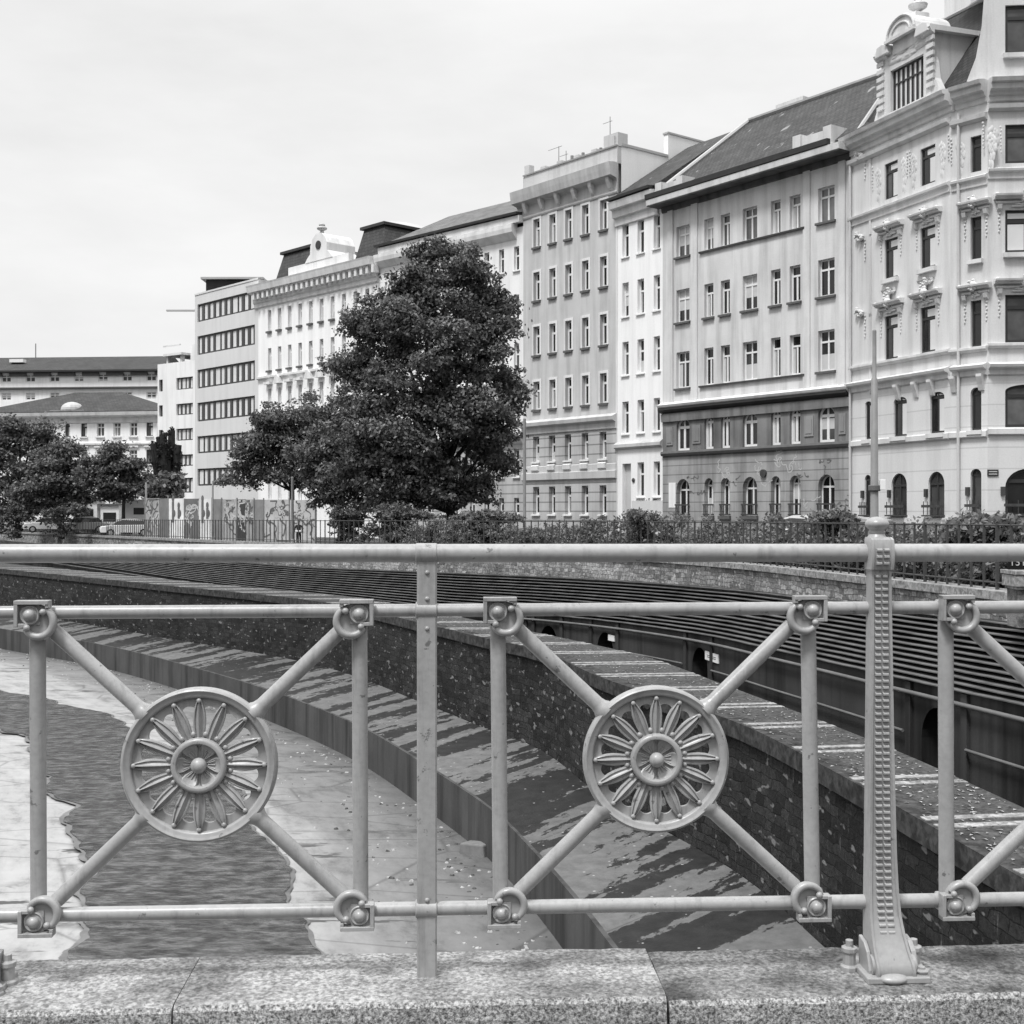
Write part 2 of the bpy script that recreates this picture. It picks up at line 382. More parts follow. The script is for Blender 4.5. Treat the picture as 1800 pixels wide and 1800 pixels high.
sl = bpy.data.lights.new('sun', 'SUN'); sl.energy = 2.2; sl.angle = R(12); sl.color = (1, 1, 1)
so = bpy.data.objects.new('sun', sl); COL.objects.link(so)
saz = R(SUN_AZ); sdir = Vector((math.sin(saz) * math.cos(R(SUN_EL)), math.cos(saz) * math.cos(R(SUN_EL)), math.sin(R(SUN_EL))))
so.rotation_euler = sdir.to_track_quat('Z', 'Y').to_euler(); so.location = sdir * 60
SC.view_settings.view_transform = 'Standard'; SC.view_settings.look = 'None'; SC.view_settings.exposure = 0.70; SC.view_settings.gamma = 1

# ================================================================== THE BRIDGE RAILING
RA = R(2.8); RC = Vector((0, 3.22)); ca, sa = math.cos(RA), math.sin(RA)
PX = 3.22 / F                     # metres per pixel in the plane of the railing
def rl(px, py):
    k = (px - 900) / F; u = 3.22 * k / (ca - k * sa); D = 3.22 + u * sa
    return u, -(py - 900) / F * D
def r3(px, py, w=0.0):
    u, v = rl(px, py); return (u, w, v)
railing = thing('bridge_railing', 'pale grey cast iron bridge railing with sunburst medallions standing on the granite kerb', 'railing', (RC.x, RC.y, EYE), RA)
PM = M['paint']
KV = -1.19                        # kerb top in the railing frame
def rail(name, y0, y1, rad, xa=-420, xb=2250):
    mb = MB(); pts = [r3(x, y0 + (y1 - y0) * x / 1800.0) for x in np.linspace(xa, xb, 12)]
    mb.poly_tube(pts, rad, 24)
    return mb.build(name, PM, railing, smooth=40)
rail('top_rail', 973.0, 971.5, 16.2 * PX)
rail('middle_rail', 1077, 1067, 11.5 * PX)
rail('bottom_rail', 1609, 1580, 12.3 * PX)
# slender flat post with sleeves and rivets
def rounded_box(mb, u0, u1, w0, w1, v0, v1, r=0.004):
    p = [(u0 + r, w0), (u1 - r, w0), (u1, w0 + r), (u1, w1 - r), (u1 - r, w1), (u0 + r, w1), (u0, w1 - r), (u0, w0 + r)]
    mb.loft([[(a, b, v0) for a, b in p], [(a, b, v1) for a, b in p]])
def sleeve(mb, x0, x1, y, rad):
    a, b = rl(x0, y)[0], rl(x1, y)[0]; v = rl((x0 + x1) / 2, y)[1]
    prof = [(rad * math.cos(t), v + rad * math.sin(t)) for t in np.linspace(0, 2 * PI, 24, endpoint=False)]
    mb.sweep(prof, a, b)
mb = MB(); u0 = rl(733, 1300)[0]; u1 = rl(768, 1300)[0]
rounded_box(mb, u0, u1, -0.016, 0.010, KV - 0.02, rl(750, 975)[1])
fp = mb.build('flat_post', PM, railing, smooth=40)
for nm, y, rad in (('sleeve', 972.8, 18.0 * PX), ('sleeve', 1073, 15 * PX), ('sleeve', 1597, 16 * PX)):
    mb = MB(); sleeve(mb, 730.5, 768.5, y, rad); mb.build(nm, PM, fp, smooth=40, bevel=0.003)
mb = MB()
for y in (1006, 1052, 1104, 1579):
    mb = MB(); c = r3(751, y, -0.016); mb.ball((c[0], c[1], c[2]), (0.0062, 0.005, 0.0062), 12, 8)
    mb.build('rivet', PM, fp, smooth=60)
# upright round bars
def bar(x0, x1, ya, yb):
    mb = MB(); mb.tube(r3(x0, ya), r3(x1, yb), 13.6 * PX, n=20); mb.build('upright_bar', PM, railing, smooth=40)
bar(66, 68, 1080, 1608); bar(632, 634, 1078, 1602); bar(875, 880, 1074, 1596); bar(1420, 1428, 1070, 1586); bar(1662, 1664, 1068, 1583); bar(-172, -170, 1079, 1611)

def bracket(cx, cy, sx, sy):
    """corner clamp: square plate with raised L edge outwards, cup with crescent rim towards the panel; bolt in the square."""
    c = Vector(r3(cx, cy)); mb = MB(); P = PX
    def bx(a0, a1, b0, b1, w0, w1):          # px offsets: a towards the panel, b towards the panel's middle
        xs = sorted((c.x + sx * a0 * P, c.x + sx * a1 * P)); zs = sorted((c.z - sy * b0 * P, c.z - sy * b1 * P)); mb.box(xs[0], xs[1], w1, w0, zs[0], zs[1])
    bx(-24, 16, -22, 18, -0.018, -0.0335)
    bx(-25, 33, -25, -18, -0.017, -0.049)    # long edge
    bx(-25, -18.5, -24.8, 20, -0.0175, -0.0485)
    bx(-24.9, -2, 14.5, 20.5, -0.018, -0.046)
    bx(27, 33.2, -24.9, -12, -0.018, -0.0465)
    d = Vector((c.x + sx * 14 * P, 0, c.z - sy * 12.5 * P)); rd = 29 * P
    mb.revolve([(1e-4, -0.017), (rd, -0.017), (rd, -0.030), (rd * .95, -0.0325), (rd * .4, -0.0305), (1e-4, -0.030)], (d.x, 0, d.z), 'y', 40)
    a0 = math.atan2(-sy, sx); pts = []; rads = []
    for q in np.linspace(-1, 1, 25):
        a = a0 + q * R(108); pts.append((d.x + rd * .86 * math.cos(a), -0.036, d.z + rd * .86 * math.sin(a))); rads.append((6.6 - 2.2 * abs(q) ** 3) * P)
    mb.poly_tube(pts, rads, 12)
    for q in (0, -1):
        p = pts[q]; mb.ball((p[0] * .80 + d.x * .20, -0.043, p[2] * .80 + d.z * .20), 5.8 * P, 12, 8)
    b = mb.build('bracket', PM, railing, smooth=35, bevel=0.0012)
    mb = MB()
    prof = [(1e-4, -0.031), (16.5 * P, -0.031), (17 * P, -0.039), (15.5 * P, -0.0415), (13.5 * P, -0.0395), (12.5 * P, -0.0385), (10.5 * P, -0.0405), (9.5 * P, -0.046), (6.5 * P, -0.0515), (3 * P, -0.0540), (1e-4, -0.0545)]
    mb.revolve(prof, (c.x, 0, c.z), 'y', 32); mb.build('bolt', PM, b, smooth=40)
    mb = MB(); mb.box(c.x - 23 * P, c.x + 23 * P, -0.0185, 0.020, c.z - 15 * P, c.z + 15 * P); mb.build('socket', PM, b, bevel=0.004, smooth=35)
    return d

def medallion(cx, cy, ro):
    c = Vector(r3(cx, cy)); md = link('medallion', None, railing, (c.x, 0, c.z)); ro *= PX
    s = ro / 132.0                                         # one picture pixel inside the medallion
    mb = MB()                                              # outer ring: flat band with rounded bead
    prof = [(ro, 0.006), (ro, -0.016), (ro - 2 * s, -0.022), (ro - 5 * s, -0.0245), (ro - 8 * s, -0.0225), (ro - 10 * s, -0.0205), (ro - 14 * s, -0.020), (ro - 17 * s, -0.017), (ro - 18 * s, -0.006), (ro - 17 * s, 0.006)]
    n = 96; rings = []
    for k in range(n + 1):
        a = 2 * PI * k / n; rings.append([(r * math.cos(a), h, r * math.sin(a)) for r, h in prof])
    mb.loft(rings, cap=False); mb.build('outer_ring', PM, md, smooth=50)
    # scalloped back plate: concave bites between the petals
    mb = MB(); n = 16 * 10; r_out = ro - 16 * s; A = []; B = []; C2 = []; D2 = []
    for k in range(n + 1):
        a = 2 * PI * k / n + PI / 2; ph = (k % 10) / 10.0       # 0 at a petal axis
        r_in = (90 + 11 * math.sin(PI * ph)) * s
        for L, r, h in ((A, r_out, -0.007), (B, r_in, -0.007), (C2, r_in, 0.003), (D2, r_out, 0.003)):
            L.append((r * math.cos(a), h, r * math.sin(a)))
    for k in range(n):
        mb.add([A[k], A[k + 1], B[k + 1], B[k]], [(0, 1, 2, 3)]); mb.add([B[k], B[k + 1], C2[k + 1], C2[k]], [(0, 1, 2, 3)])
        mb.add([C2[k], C2[k + 1], D2[k + 1], D2[k]], [(0, 1, 2, 3)])
    mb.build('back_plate', PM, md)
    # sixteen petals
    mb = MB()
    for k in range(16):
        a = 2 * PI * k / 16 + PI / 2; ax = Vector((math.cos(a), 0, math.sin(a))); ay = Vector((-math.sin(a), 0, math.cos(a)))
        rings = []
        for r, hw, ht in ((40, 6.5, 5), (52, 8.6, 8), (66, 10.4, 10), (78, 11.0, 11), (90, 9.8, 12), (100, 7.2, 12.5), (108, 4.6, 11.5), (113.5, 3.0, 8.5), (115, 1.2, 6)):
            p = ax * r * s; hw *= s; ht *= s
            sec = [(-hw, 0.0), (-hw * .97, -0.62), (-hw * .74, -0.70), (-hw * .60, -0.45), (-hw * .22, -0.58), (0, -1.05), (hw * .22, -0.58), (hw * .60, -0.45), (hw * .74, -0.70), (hw * .97, -0.62), (hw, 0.0), (0, 0.25)]
            rings.append([p + ay * q + Vector((0, -0.004 + h * ht, 0)) for q, h in sec])
        mb.loft(rings)
        p = ax * 110 * s; mb.ball((p.x, -0.018, p.z), (4.2 * s, 0.004, 4.2 * s), 10, 6)
        am = a + PI / 16; p = Vector((math.cos(am), 0, math.sin(am))) * 53 * s
        mb.ball((p.x, -0.009, p.z), (5 * s, 0.007, 5 * s), 10, 6)
        # web holding the petals together near the hub
        p2 = Vector((math.cos(am), 0, math.sin(am)))
        mb.hexa([ax * 38 * s + Vector((0, 0.003, 0)), ax * 56 * s + Vector((0, 0.003, 0)), p2 * 55 * s + Vector((0, 0.003, 0)), p2 * 38 * s + Vector((0, 0.003, 0)),
                 ax * 38 * s + Vector((0, -0.005, 0)), ax * 56 * s + Vector((0, -0.005, 0)), p2 * 55 * s + Vector((0, -0.005, 0)), p2 * 38 * s + Vector((0, -0.005, 0))])
        am = a - PI / 16; p2 = Vector((math.cos(am), 0, math.sin(am)))
        mb.hexa([p2 * 38 * s + Vector((0, 0.0031, 0)), p2 * 55 * s + Vector((0, 0.0031, 0)), ax * 56 * s + Vector((0, 0.0031, 0)), ax * 38 * s + Vector((0, 0.0031, 0)),
                 p2 * 38 * s + Vector((0, -0.0051, 0)), p2 * 55 * s + Vector((0, -0.0051, 0)), ax * 56 * s + Vector((0, -0.0051, 0)), ax * 38 * s + Vector((0, -0.0051, 0))])
    mb.build('petal_ring', PM, md, smooth=50)
    # hub: ring, dished bowl with small petals, ball
    mb = MB()
    prof = [(1e-4, -0.006), (28 * s, -0.007), (34 * s, -0.012), (36 * s, -0.024), (38 * s, -0.0285), (42 * s, -0.0295), (45.5 * s, -0.027), (47 * s, -0.022), (47 * s, 0.004), (1e-4, 0.004)]
    mb.revolve(prof, (0, 0, 0), 'y', 64)
    for k in range(6):                                     # six broad petals making a star in the dish
        a = 2 * PI * k / 6; ax = Vector((math.cos(a), 0, math.sin(a))); ay = Vector((-math.sin(a), 0, math.cos(a))); rings = []
        for r, hw, h in ((11, 3, .008), (18, 7.5, .010), (26, 12.5, .013), (32, 14, .018), (36, 11, .0235), (39, 5, .026)):
            rings.append([ax * r * s + ay * q * hw * s + Vector((0, -h + d, 0)) for q, d in ((-1, 0), (-.85, -.0022), (-.5, .0005), (0, .0018), (.5, .0005), (.85, -.0022), (1, 0), (0, .006))])
        mb.loft(rings)
        for q in (-.35, 0, .35): mb.tube(ax * 14 * s + ay * q * 8 * s + Vector((0, -.0095, 0)), ax * 27 * s + ay * q * 20 * s + Vector((0, -.0135, 0)), .8 * s, 1.2 * s, 6)
    mb.build('hub', PM, md, smooth=45)
    mb = MB(); mb.ball((0, -0.021, 0), (13.5 * s, 0.019, 13.5 * s), 24, 14); mb.build('boss', PM, md, smooth=60)
    return c

def panel(cx, cy, ro, corners):
    c = medallion(cx, cy, ro)
    for (bx, by, sx, sy) in corners:
        d = bracket(bx, by, sx, sy)
        dv = Vector((c.x - d.x, 0, c.z - d.z)); dv.normalize()
        p0 = d + dv * 24 * PX; p1 = Vector((c.x, 0, c.z)) - dv * (ro - 8) * PX
        mb = MB(); L = (p1 - p0).length
        mb.poly_tube([p0, p1 - dv * 22 * PX, p1 - dv * 14 * PX, p1 - dv * 8 * PX, p1], [13.2 * PX, 13.2 * PX, 15 * PX, 18.5 * PX, 18.5 * PX], 22)
        mb.build('diagonal_bar', PM, railing, smooth=40)
panel(352, 1343, 134, [(61, 1079, 1, 1), (633, 1077, -1, 1), (68, 1612, 1, -1), (634, 1601, -1, -1)])
panel(1152, 1333, 129, [(874, 1073, 1, 1), (1421, 1070, -1, 1), (881, 1597, 1, -1), (1428, 1586, -1, -1)])
panel(1945, 1324, 127, [(1669, 1069, 1, 1), (2212, 1066, -1, 1), (1669, 1584, 1, -1), (2216, 1576, -1, -1)])

def ornate_post(dx, dy=0.0):
    """tapered strap post: clasps the top rail, ribbed front, foot curving towards the street."""
    q = lambda x, y, w=0.0: r3(x + dx, y + dy, w)
    st = [(944, 1522, 1561, -0.030), (948, 1521, 1562, -0.040), (956, 1521, 1562, -0.044), (972, 1521, 1562, -0.046), (988, 1521, 1562, -0.044), (1000, 1521, 1562, -0.039), (1002, 1523.5, 1560, -0.032), (1010, 1524, 1560, -0.030),
          (1100, 1523.5, 1561, -0.031), (1200, 1522.5, 1562.5, -0.032), (1300, 1521.5, 1564, -0.033), (1400, 1520.5, 1566, -0.034), (1500, 1519.5, 1568.5, -0.035), (1560, 1518.5, 1571, -0.038), (1600, 1518, 1574, -0.044),
          (1630, 1518, 1578, -0.055), (1655, 1518.5, 1582, -0.070), (1675, 1519.5, 1586, -0.088), (1686, 1520, 1587, -0.095), (1694, 1520, 1587, -0.092), (1700, 1520, 1587, -0.080)]
    mb = MB(); rings = []
    for y, xl, xr, w in st:
        ul, v = rl(xl + dx, y + dy); ur = rl(xr + dx, y + dy)[0]; e = 5.2 * PX; rz = 0.0045; wb = 0.006
        sl = 0
        rings.append([(ul, wb, v), (ul, w + .003, v), (ul + .0015, w - rz, v), (ul + e, w - rz, v), (ul + e + .002, w, v), (ur - e - .002, w, v), (ur - e, w - rz, v), (ur - .0015, w - rz, v), (ur, w + .003, v), (ur, wb, v)])
    mb.loft(rings)
    def front(y):
        for (a, b) in zip(st, st[1:]):
            if a[0] <= y <= b[0]:
                t = (y - a[0]) / (b[0] - a[0]); return [a[i] + t * (b[i] - a[i]) for i in range(1, 4)]
    y = 966.0
    while y < 1628:
        xl, xr, w = front(y); xm = (xl + xr) / 2; hw = 11.5 + 2.5 * (y - 960) / 670
        a = 4.2 * (1 if y > 1000 else .85)
        if not (992 < y < 1010):
            for g0, g1 in ((-hw, -.8), (.8, hw)):
                (ul, v) = rl(xm + g0 + dx, y + dy); ur = rl(xm + g1 + dx, y + dy)[0]; h = 3.4 * PX
                fade = 1.0 if y < 1590 else max(0.25, (1640 - y) / 50); wt = w - 0.0066 * fade
                mb.hexa([(ul, w + .002, v - h), (ur, w + .002, v - h), (ur, w + .002, v + h), (ul, w + .002, v + h), (ul + .002, wt, v - h * .6), (ur - .002, wt, v - h * .6), (ur - .002, wt, v + h * .2), (ul + .002, wt, v + h * .2)])
        y += 11.4
    post = mb.build('ornate_post', PM, railing, smooth=38)
    c = q(1541.5, 930)
    mb = MB()
    prof = [(1e-4, 908), (8, 909), (14, 911.5), (19, 915.5), (21.2, 920), (20.5, 924.5), (16, 929), (13.5, 931), (13.2, 933), (14.5, 934), (14.5, 936.5), (13, 938), (14.5, 941), (17, 944), (18, 948), (1e-4, 948)]
    mb.revolve([(r * PX, rl(1541.5 + dx, y + dy)[1]) for r, y in prof], (c[0], 0, 0), 'z', 32)
    mb.build('finial', PM, post, smooth=45)
    # foot: side cheeks, hinge roll, base plate, anchor nuts
    mb = MB(); a = q(1518, 1690, 0); b = q(1588, 1690, 0)
    mb.tube((a[0] - .004, -0.060, KV + .030), (b[0] + .004, -0.060, KV + .030), 0.026, n=24)
    mb.build('foot_roll', PM, post, smooth=40)
    for x0, x1 in ((1511, 1518), (1588, 1597)):
        mb = MB(); ul = rl(x0 + dx, 1680 + dy)[0]; ur = rl(x1 + dx, 1680 + dy)[0]
        pr = [(0.010, KV + .004), (-0.072, KV + .004), (-0.074, KV + .020), (-0.055, KV + .062), (-0.030, KV + .080), (0.010, KV + .086)]
        mb.sweep(pr, ul, ur); mb.build('foot_cheek', PM, post, bevel=0.003)
    mb = MB(); ul = rl(1502 + dx, 1712)[0]; ur = rl(1610 + dx, 1712)[0]
    mb.box(ul, ur, -0.105, 0.06, KV - .004, KV + .012); mb.build('base_plate', PM, post, bevel=0.003)
    for x, w in ((1493, 0.0), (1606, 0.0), (1601, -0.075)):
        mb = MB(); u = rl(x + dx, 1690 + dy)[0]; hh = 0.075 if w == 0 else 0.03
        mb.revolve([(0.024, KV - .004), (0.024, KV + .008), (0.017, KV + .012), (0.017, KV + hh * .55), (0.021, KV + hh * .6), (0.021, KV + hh * .75), (0.010, KV + hh * .78), (0.010, KV + hh)], (u, w, 0), 'z', 6 if w else 10)
        mb.build('anchor_bolt', PM, post, bevel=0.0015)
    mb = MB(); c = q(1541 , 1705, -0.085); mb.ball((c[0] + .01, -0.088, KV + .006), (0.040, 0.03, 0.014), 20, 10); mb.build('drip_lug', PM, post, smooth=60)
ornate_post(0.0); ornate_post(-1592, 12)

# granite kerb stones (railing frame), each a stone of its own
def kerb(name, x0, x1, label, dz, tilt, top, face, seed):
    rr = random.Random(seed); ul = rl(x0, 1712)[0]; ur = rl(x1, 1712)[0]
    n = max(8, int((ur - ul) / 0.03)); rings = []
    for i in range(n + 1):
        t = i / n; u = ul + (ur - ul) * t; j = lambda s: rr.uniform(-s, s)
        vt = KV + dz + tilt * (t - .5) + j(.0014)
        wf = -0.182 + j(.003); wb = 0.175 + j(.003)
        rings.append([(u, wb, KV - .45), (u, wf - .004, KV - .45), (u, wf + j(.004), KV - .25 + j(.01)), (u, wf + j(.004), vt - .05 + j(.004)), (u, wf + .004 + j(.003), vt - .014), (u, wf + .016 + j(.004), vt - .003), (u, wf + .04, vt), (u, -0.05, vt + j(.001)), (u, 0.06, vt + j(.001)), (u, wb - .012, vt), (u, wb, vt - .012 + j(.003)), (u, wb, KV - .2)])
    mb = MB(); k = len(rings[0])
    for i in range(n):
        for j in range(k):
            m = (j + 1) % k
            mi = 0 if 5 <= j <= 9 else 1
            mb.add([rings[i][j], rings[i][m], rings[i + 1][m], rings[i + 1][j]], [(0, 3, 2, 1)], mi)
    mb.add(rings[0], [tuple(range(k))], 1); mb.add(rings[-1], [tuple(range(k - 1, -1, -1))], 1)
    o = mb.build(name, [top, face], None, (RC.x, RC.y, EYE), RA, smooth=45)
    tag(o, label, 'kerb stone', 'granite kerb stones under the railing')
kerb('kerb_stone', -560, 328, 'granite kerb stone stained dark at the left under the railing end post', 0.0, 0.0, M['granite_top'], M['granite_face'], 1)
kerb('kerb_stone', 331, 1151, 'long pale granite kerb stone carrying the flat railing post', 0.004, 0.003, M['granite_top'], M['granite_face'], 2)
kerb('kerb_stone', 1156, 2300, 'worn granite kerb stone carrying the ornate ribbed railing post', -0.002, 0.008, M['granite_old'], M['granite_face'], 3)

mb = MB(); mb.box(-9, 9, -4.5, 3.02, -0.5, -0.02); o = mb.build('pavement', M['asphalt']); tag(o, kind='structure')
mb = MB(); mb.box(-9, 9, -0.10, 0.16, -1.6, -0.455); o = mb.build('bridge_girder', M['dark_concrete'], None, (RC.x, RC.y, EYE - 1.19), RA); tag(o, 'dark bridge side beam below the granite kerb stones', 'bridge')

# ================================================================== THE RIVER CUT
HC, HB, HK, HR = 4.2, 7.2, 7.6, 8.9          # path, wall foot, apron edge, river bed below the eye
path_front = Curve2([onlevel(x, y, HC) for x, y in ((1800, 1545), (1440, 1342), (1300, 1272), (1060, 1192), (937, 1140), (858, 1123), (769, 1102), (550, 1056), (300, 1030), (0, 1000))])
path_right = Curve2([onlevel(x, y, HC) for x, y in ((1800, 1420), (1577, 1320), (1258, 1198), (1141, 1156), (1039, 1132))] + [(path_front(D) + w, D) for D, w in ((46, 2.6), (60, 3.0), (75, 3.7), (92, 4.6), (120, 5.5))])
apron_edge = Curve2([onlevel(x, y, HK) for x, y in ((76, 1117), (160, 1130), (380, 1185), (473, 1214), (625, 1274), (770, 1360), (867, 1427), (940, 1500), (1007, 1577), (1077, 1667))])
fence = Curve2([(9.9, 25), (8.92, 31.8), (7.38, 40.6), (3.3, 51), (-2.9, 60), (-15.75, 77), (-29.4, 98), (-57.7, 141)])
DS = dsamples(4.0, 170.0, 0.5, 1.022)
def line(cv, h, off=0.0, Ds=DS):
    out = []
    for D in Ds:
        p = cv.pt(D, off); out.append(Vector((p.x, p.y, EYE - (h(D) if callable(h) else h))))
    return out
# river bed
m, nt_, b_ = nmat('bed_concrete'); v_ = coords(nt_, 'UV'); vo_ = coords(nt_, 'Object')
vx = nt_.nodes.new('ShaderNodeSeparateXYZ'); nt_.links.new(v_, vx.inputs[0])
n1 = noise(nt_, coords(nt_, 'UV', (0.30, 0.9, 1)), 0.9, 6, 0.62); n2 = noise(nt_, coords(nt_, 'UV', (0.5, 0.5, 1)), 3.0, 6, 0.7)
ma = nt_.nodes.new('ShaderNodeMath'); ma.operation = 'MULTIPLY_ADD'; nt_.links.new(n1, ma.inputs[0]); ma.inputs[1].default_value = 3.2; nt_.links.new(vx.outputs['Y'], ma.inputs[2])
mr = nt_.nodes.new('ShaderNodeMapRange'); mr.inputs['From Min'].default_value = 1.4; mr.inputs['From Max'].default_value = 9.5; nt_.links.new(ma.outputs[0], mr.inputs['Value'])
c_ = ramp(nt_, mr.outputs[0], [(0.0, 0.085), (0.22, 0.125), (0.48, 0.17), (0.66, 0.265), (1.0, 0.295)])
c_ = mixc(nt_, 1.0, c_, ramp(nt_, n2, [(0.26, 0.80), (0.44, 0.98), (0.7, 1.04)]), 'MULTIPLY')
n8 = noise(nt_, coords(nt_, 'UV', (0.45, 0.8, 1)), 1.1, 7, 0.72); c_ = mixc(nt_, 1.0, c_, ramp(nt_, n8, [(0.36, 0.62), (0.47, 0.95), (0.60, 1.12)]), 'MULTIPLY')
vp = nt_.nodes.new('ShaderNodeTexVoronoi'); vp.feature = 'DISTANCE_TO_EDGE'; vp.inputs['Scale'].default_value = 0.42; nt_.links.new(coords(nt_, 'UV', (1, .55, 1)), vp.inputs['Vector']); c_ = mixc(nt_, 1.0, c_, ramp(nt_, vp.outputs['Distance'], [(0.0, 0.6), (0.022, 1.0)]), 'MULTIPLY')
n3 = noise(nt_, coords(nt_, 'UV', (1.5, 0.30, 1)), 1.0, 5, 0.65); n4 = noise(nt_, coords(nt_, 'UV', (0.35, 0.25, 1)), 0.8, 3)
cr = mixc(nt_, 1.0, ramp(nt_, n3, [(0.575, 0.0), (0.60, 1.0)]), ramp(nt_, n4, [(0.44, 0.0), (0.54, 1.0)]), 'MULTIPLY')
c_ = mixc(nt_, cr, c_, 0.06)
nt_.links.new(c_, b_.inputs['Base Color']); b_.inputs['Roughness'].default_value = 0.75; bump(nt_, b_, n2, 0.3, 0.05)
M['bed'] = m
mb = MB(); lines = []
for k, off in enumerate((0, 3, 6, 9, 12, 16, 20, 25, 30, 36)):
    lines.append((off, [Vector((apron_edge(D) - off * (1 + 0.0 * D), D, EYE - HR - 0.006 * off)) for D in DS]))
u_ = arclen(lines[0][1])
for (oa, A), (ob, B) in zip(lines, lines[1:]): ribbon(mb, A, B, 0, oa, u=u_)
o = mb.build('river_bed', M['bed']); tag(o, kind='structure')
# water sheet with a ragged edge
wl = [(-60, 1262), (0, 1278), (50, 1293), (82, 1348), (144, 1414), (136, 1472), (152, 1507), (140, 1570), (144, 1620), (160, 1647), (117, 1682), (60, 1760), (20, 1900)]
wr = [(-60, 1200), (0, 1212), (78, 1226), (150, 1246), (218, 1270), (300, 1312), (380, 1372), (440, 1425), (467, 1472), (502, 1511), (506, 1589), (541, 1620), (548, 1659), (575, 1690), (600, 1760), (640, 1900)]
WH = HR - 0.022
def ragged(poly, seed, amp):
    rr = random.Random(seed); P = [Vector(onlevel(x, y, WH)) for x, y in poly]
    for it in range(4):
        Q = [P[0]]
        for a, b in zip(P, P[1:]):
            d = b - a; n = Vector((-d.y, d.x)); Q += [(a + b) / 2 + n * rr.uniform(-amp, amp), b]
        P = Q
    return P
L = ragged(wl, 4, 0.13); Rr = ragged(wr, 9, 0.10)
def at_d(P, D):
    best = None
    for a, b in zip(P, P[1:]):
        lo, hi = sorted((a.y, b.y))
        if lo <= D <= hi and hi > lo:
            t = (D - a.y) / (b.y - a.y); x = a.x + t * (b.x - a.x)
            if best is None: best = x
    return best
mb = MB(); rows = []
for D in np.arange(20.0, 80.0, 0.10):
    a = at_d(L, D); b = at_d(Rr, D)
    if a is None: a = b - 60 if b is not None else None
    if a is None or b is None or b - a < .05: continue
    rows.append((D, a, b))
for (D0, a0, b0), (D1, a1, b1) in zip(rows, rows[1:]):
    mb.add([(a0, D0, EYE - WH), (b0, D0, EYE - WH), (b1, D1, EYE - WH), (a1, D1, EYE - WH)], [(0, 1, 2, 3)])
mbw = MB()
for (D0, a0, b0), (D1, a1, b1) in zip(rows, rows[1:]):
    q = .10 + .10 * math.sin(D0 * 2.1) ** 2; zz_ = EYE - HR + .004
    mbw.add([(a0 - q, D0, zz_), (b0 + q * .6, D0, zz_), (b1 + q * .6, D1, zz_), (a1 - q, D1, zz_)], [(0, 1, 2, 3)])
o = mbw.build('wet_margin', plain('wet_bed', .12, .35, .4, 2)); tag(o, kind='structure')
m, nt_, b_ = nmat('shallow_water'); v_ = coords(nt_, 'Object', (1.25, 2.1, 1))
w1 = noise(nt_, v_, 1.7, 6, 0.62); w2 = noise(nt_, coords(nt_, 'Object', (0.25, 0.3, 1)), 1.0, 3)
nt_.links.new(ramp(nt_, w1, [(0.36, 0.045), (0.50, 0.09), (0.64, 0.15)]), b_.inputs['Base Color'])  # ripple lights and darks painted into the base colour
nt_.links.new(ramp(nt_, w2, [(0.35, 0.10), (0.65, 0.24)]), b_.inputs['Roughness']); b_.inputs['IOR'].default_value = 1.33; b_.inputs['Specular IOR Level'].default_value = 0.22
w3 = noise(nt_, coords(nt_, 'Object', (1.2, 3.0, 1)), 2.0, 4, 0.6); bump(nt_, b_, mixc(nt_, 0.4, w1, w3), 1.0, 0.3)
M['water'] = m
o = mb.build('water', M['water']); tag(o, kind='structure')
# apron: sloping pavement with wet streaks, and its kerb face
m, nt_, b_ = nmat('apron_stone')
def skew(sx, sy):
    """UV sheared so that runs and joints lie askew across the slope, then scaled"""
    t_ = nt_.nodes.new('ShaderNodeTexCoord'); sp_ = nt_.nodes.new('ShaderNodeSeparateXYZ'); nt_.links.new(t_.outputs['UV'], sp_.inputs[0])
    ma_ = nt_.nodes.new('ShaderNodeMath'); ma_.operation = 'MULTIPLY_ADD'; nt_.links.new(sp_.outputs['Y'], ma_.inputs[0]); ma_.inputs[1].default_value = 0.7; nt_.links.new(sp_.outputs['X'], ma_.inputs[2])
    cb_ = nt_.nodes.new('ShaderNodeCombineXYZ'); nt_.links.new(ma_.outputs[0], cb_.inputs['X']); nt_.links.new(sp_.outputs['Y'], cb_.inputs['Y'])
    mp_ = nt_.nodes.new('ShaderNodeMapping'); mp_.inputs['Scale'].default_value = (sx, sy, 1); nt_.links.new(cb_.outputs[0], mp_.inputs['Vector']); return mp_.outputs['Vector']
n1 = noise(nt_, skew(0.60, 0.10), 1.0, 4, 0.55); n2 = noise(nt_, coords(nt_, 'UV', (1, 1, 1)), 2.2, 6, 0.7); n5 = noise(nt_, coords(nt_, 'UV', (1, 1, 1)), 16, 3, 0.6)
n6 = noise(nt_, coords(nt_, 'UV', (0.05, 0.02, 1)), 1.0, 2)
wet = mixc(nt_, 0.24, n1, n6)
n7 = noise(nt_, skew(1.7, 1.2), 1.6, 6, 0.7)
wet = mixc(nt_, 0.22, wet, n7)
wetf = ramp(nt_, wet, [(0.494, 0.0), (0.502, 1.0)])
c_ = mixc(nt_, wetf, ramp(nt_, n2, [(0.3, 0.085), (0.7, 0.15)]), ramp(nt_, n2, [(0.3, 0.014), (0.7, 0.032)]))
sp = nt_.nodes.new('ShaderNodeTexVoronoi'); sp.inputs['Scale'].default_value = 3.0; nt_.links.new(coords(nt_, 'UV'), sp.inputs['Vector'])
c_ = mixc(nt_, ramp(nt_, sp.outputs['Distance'], [(0.07, 1.0), (0.10, 0.0)]), c_, 0.30)
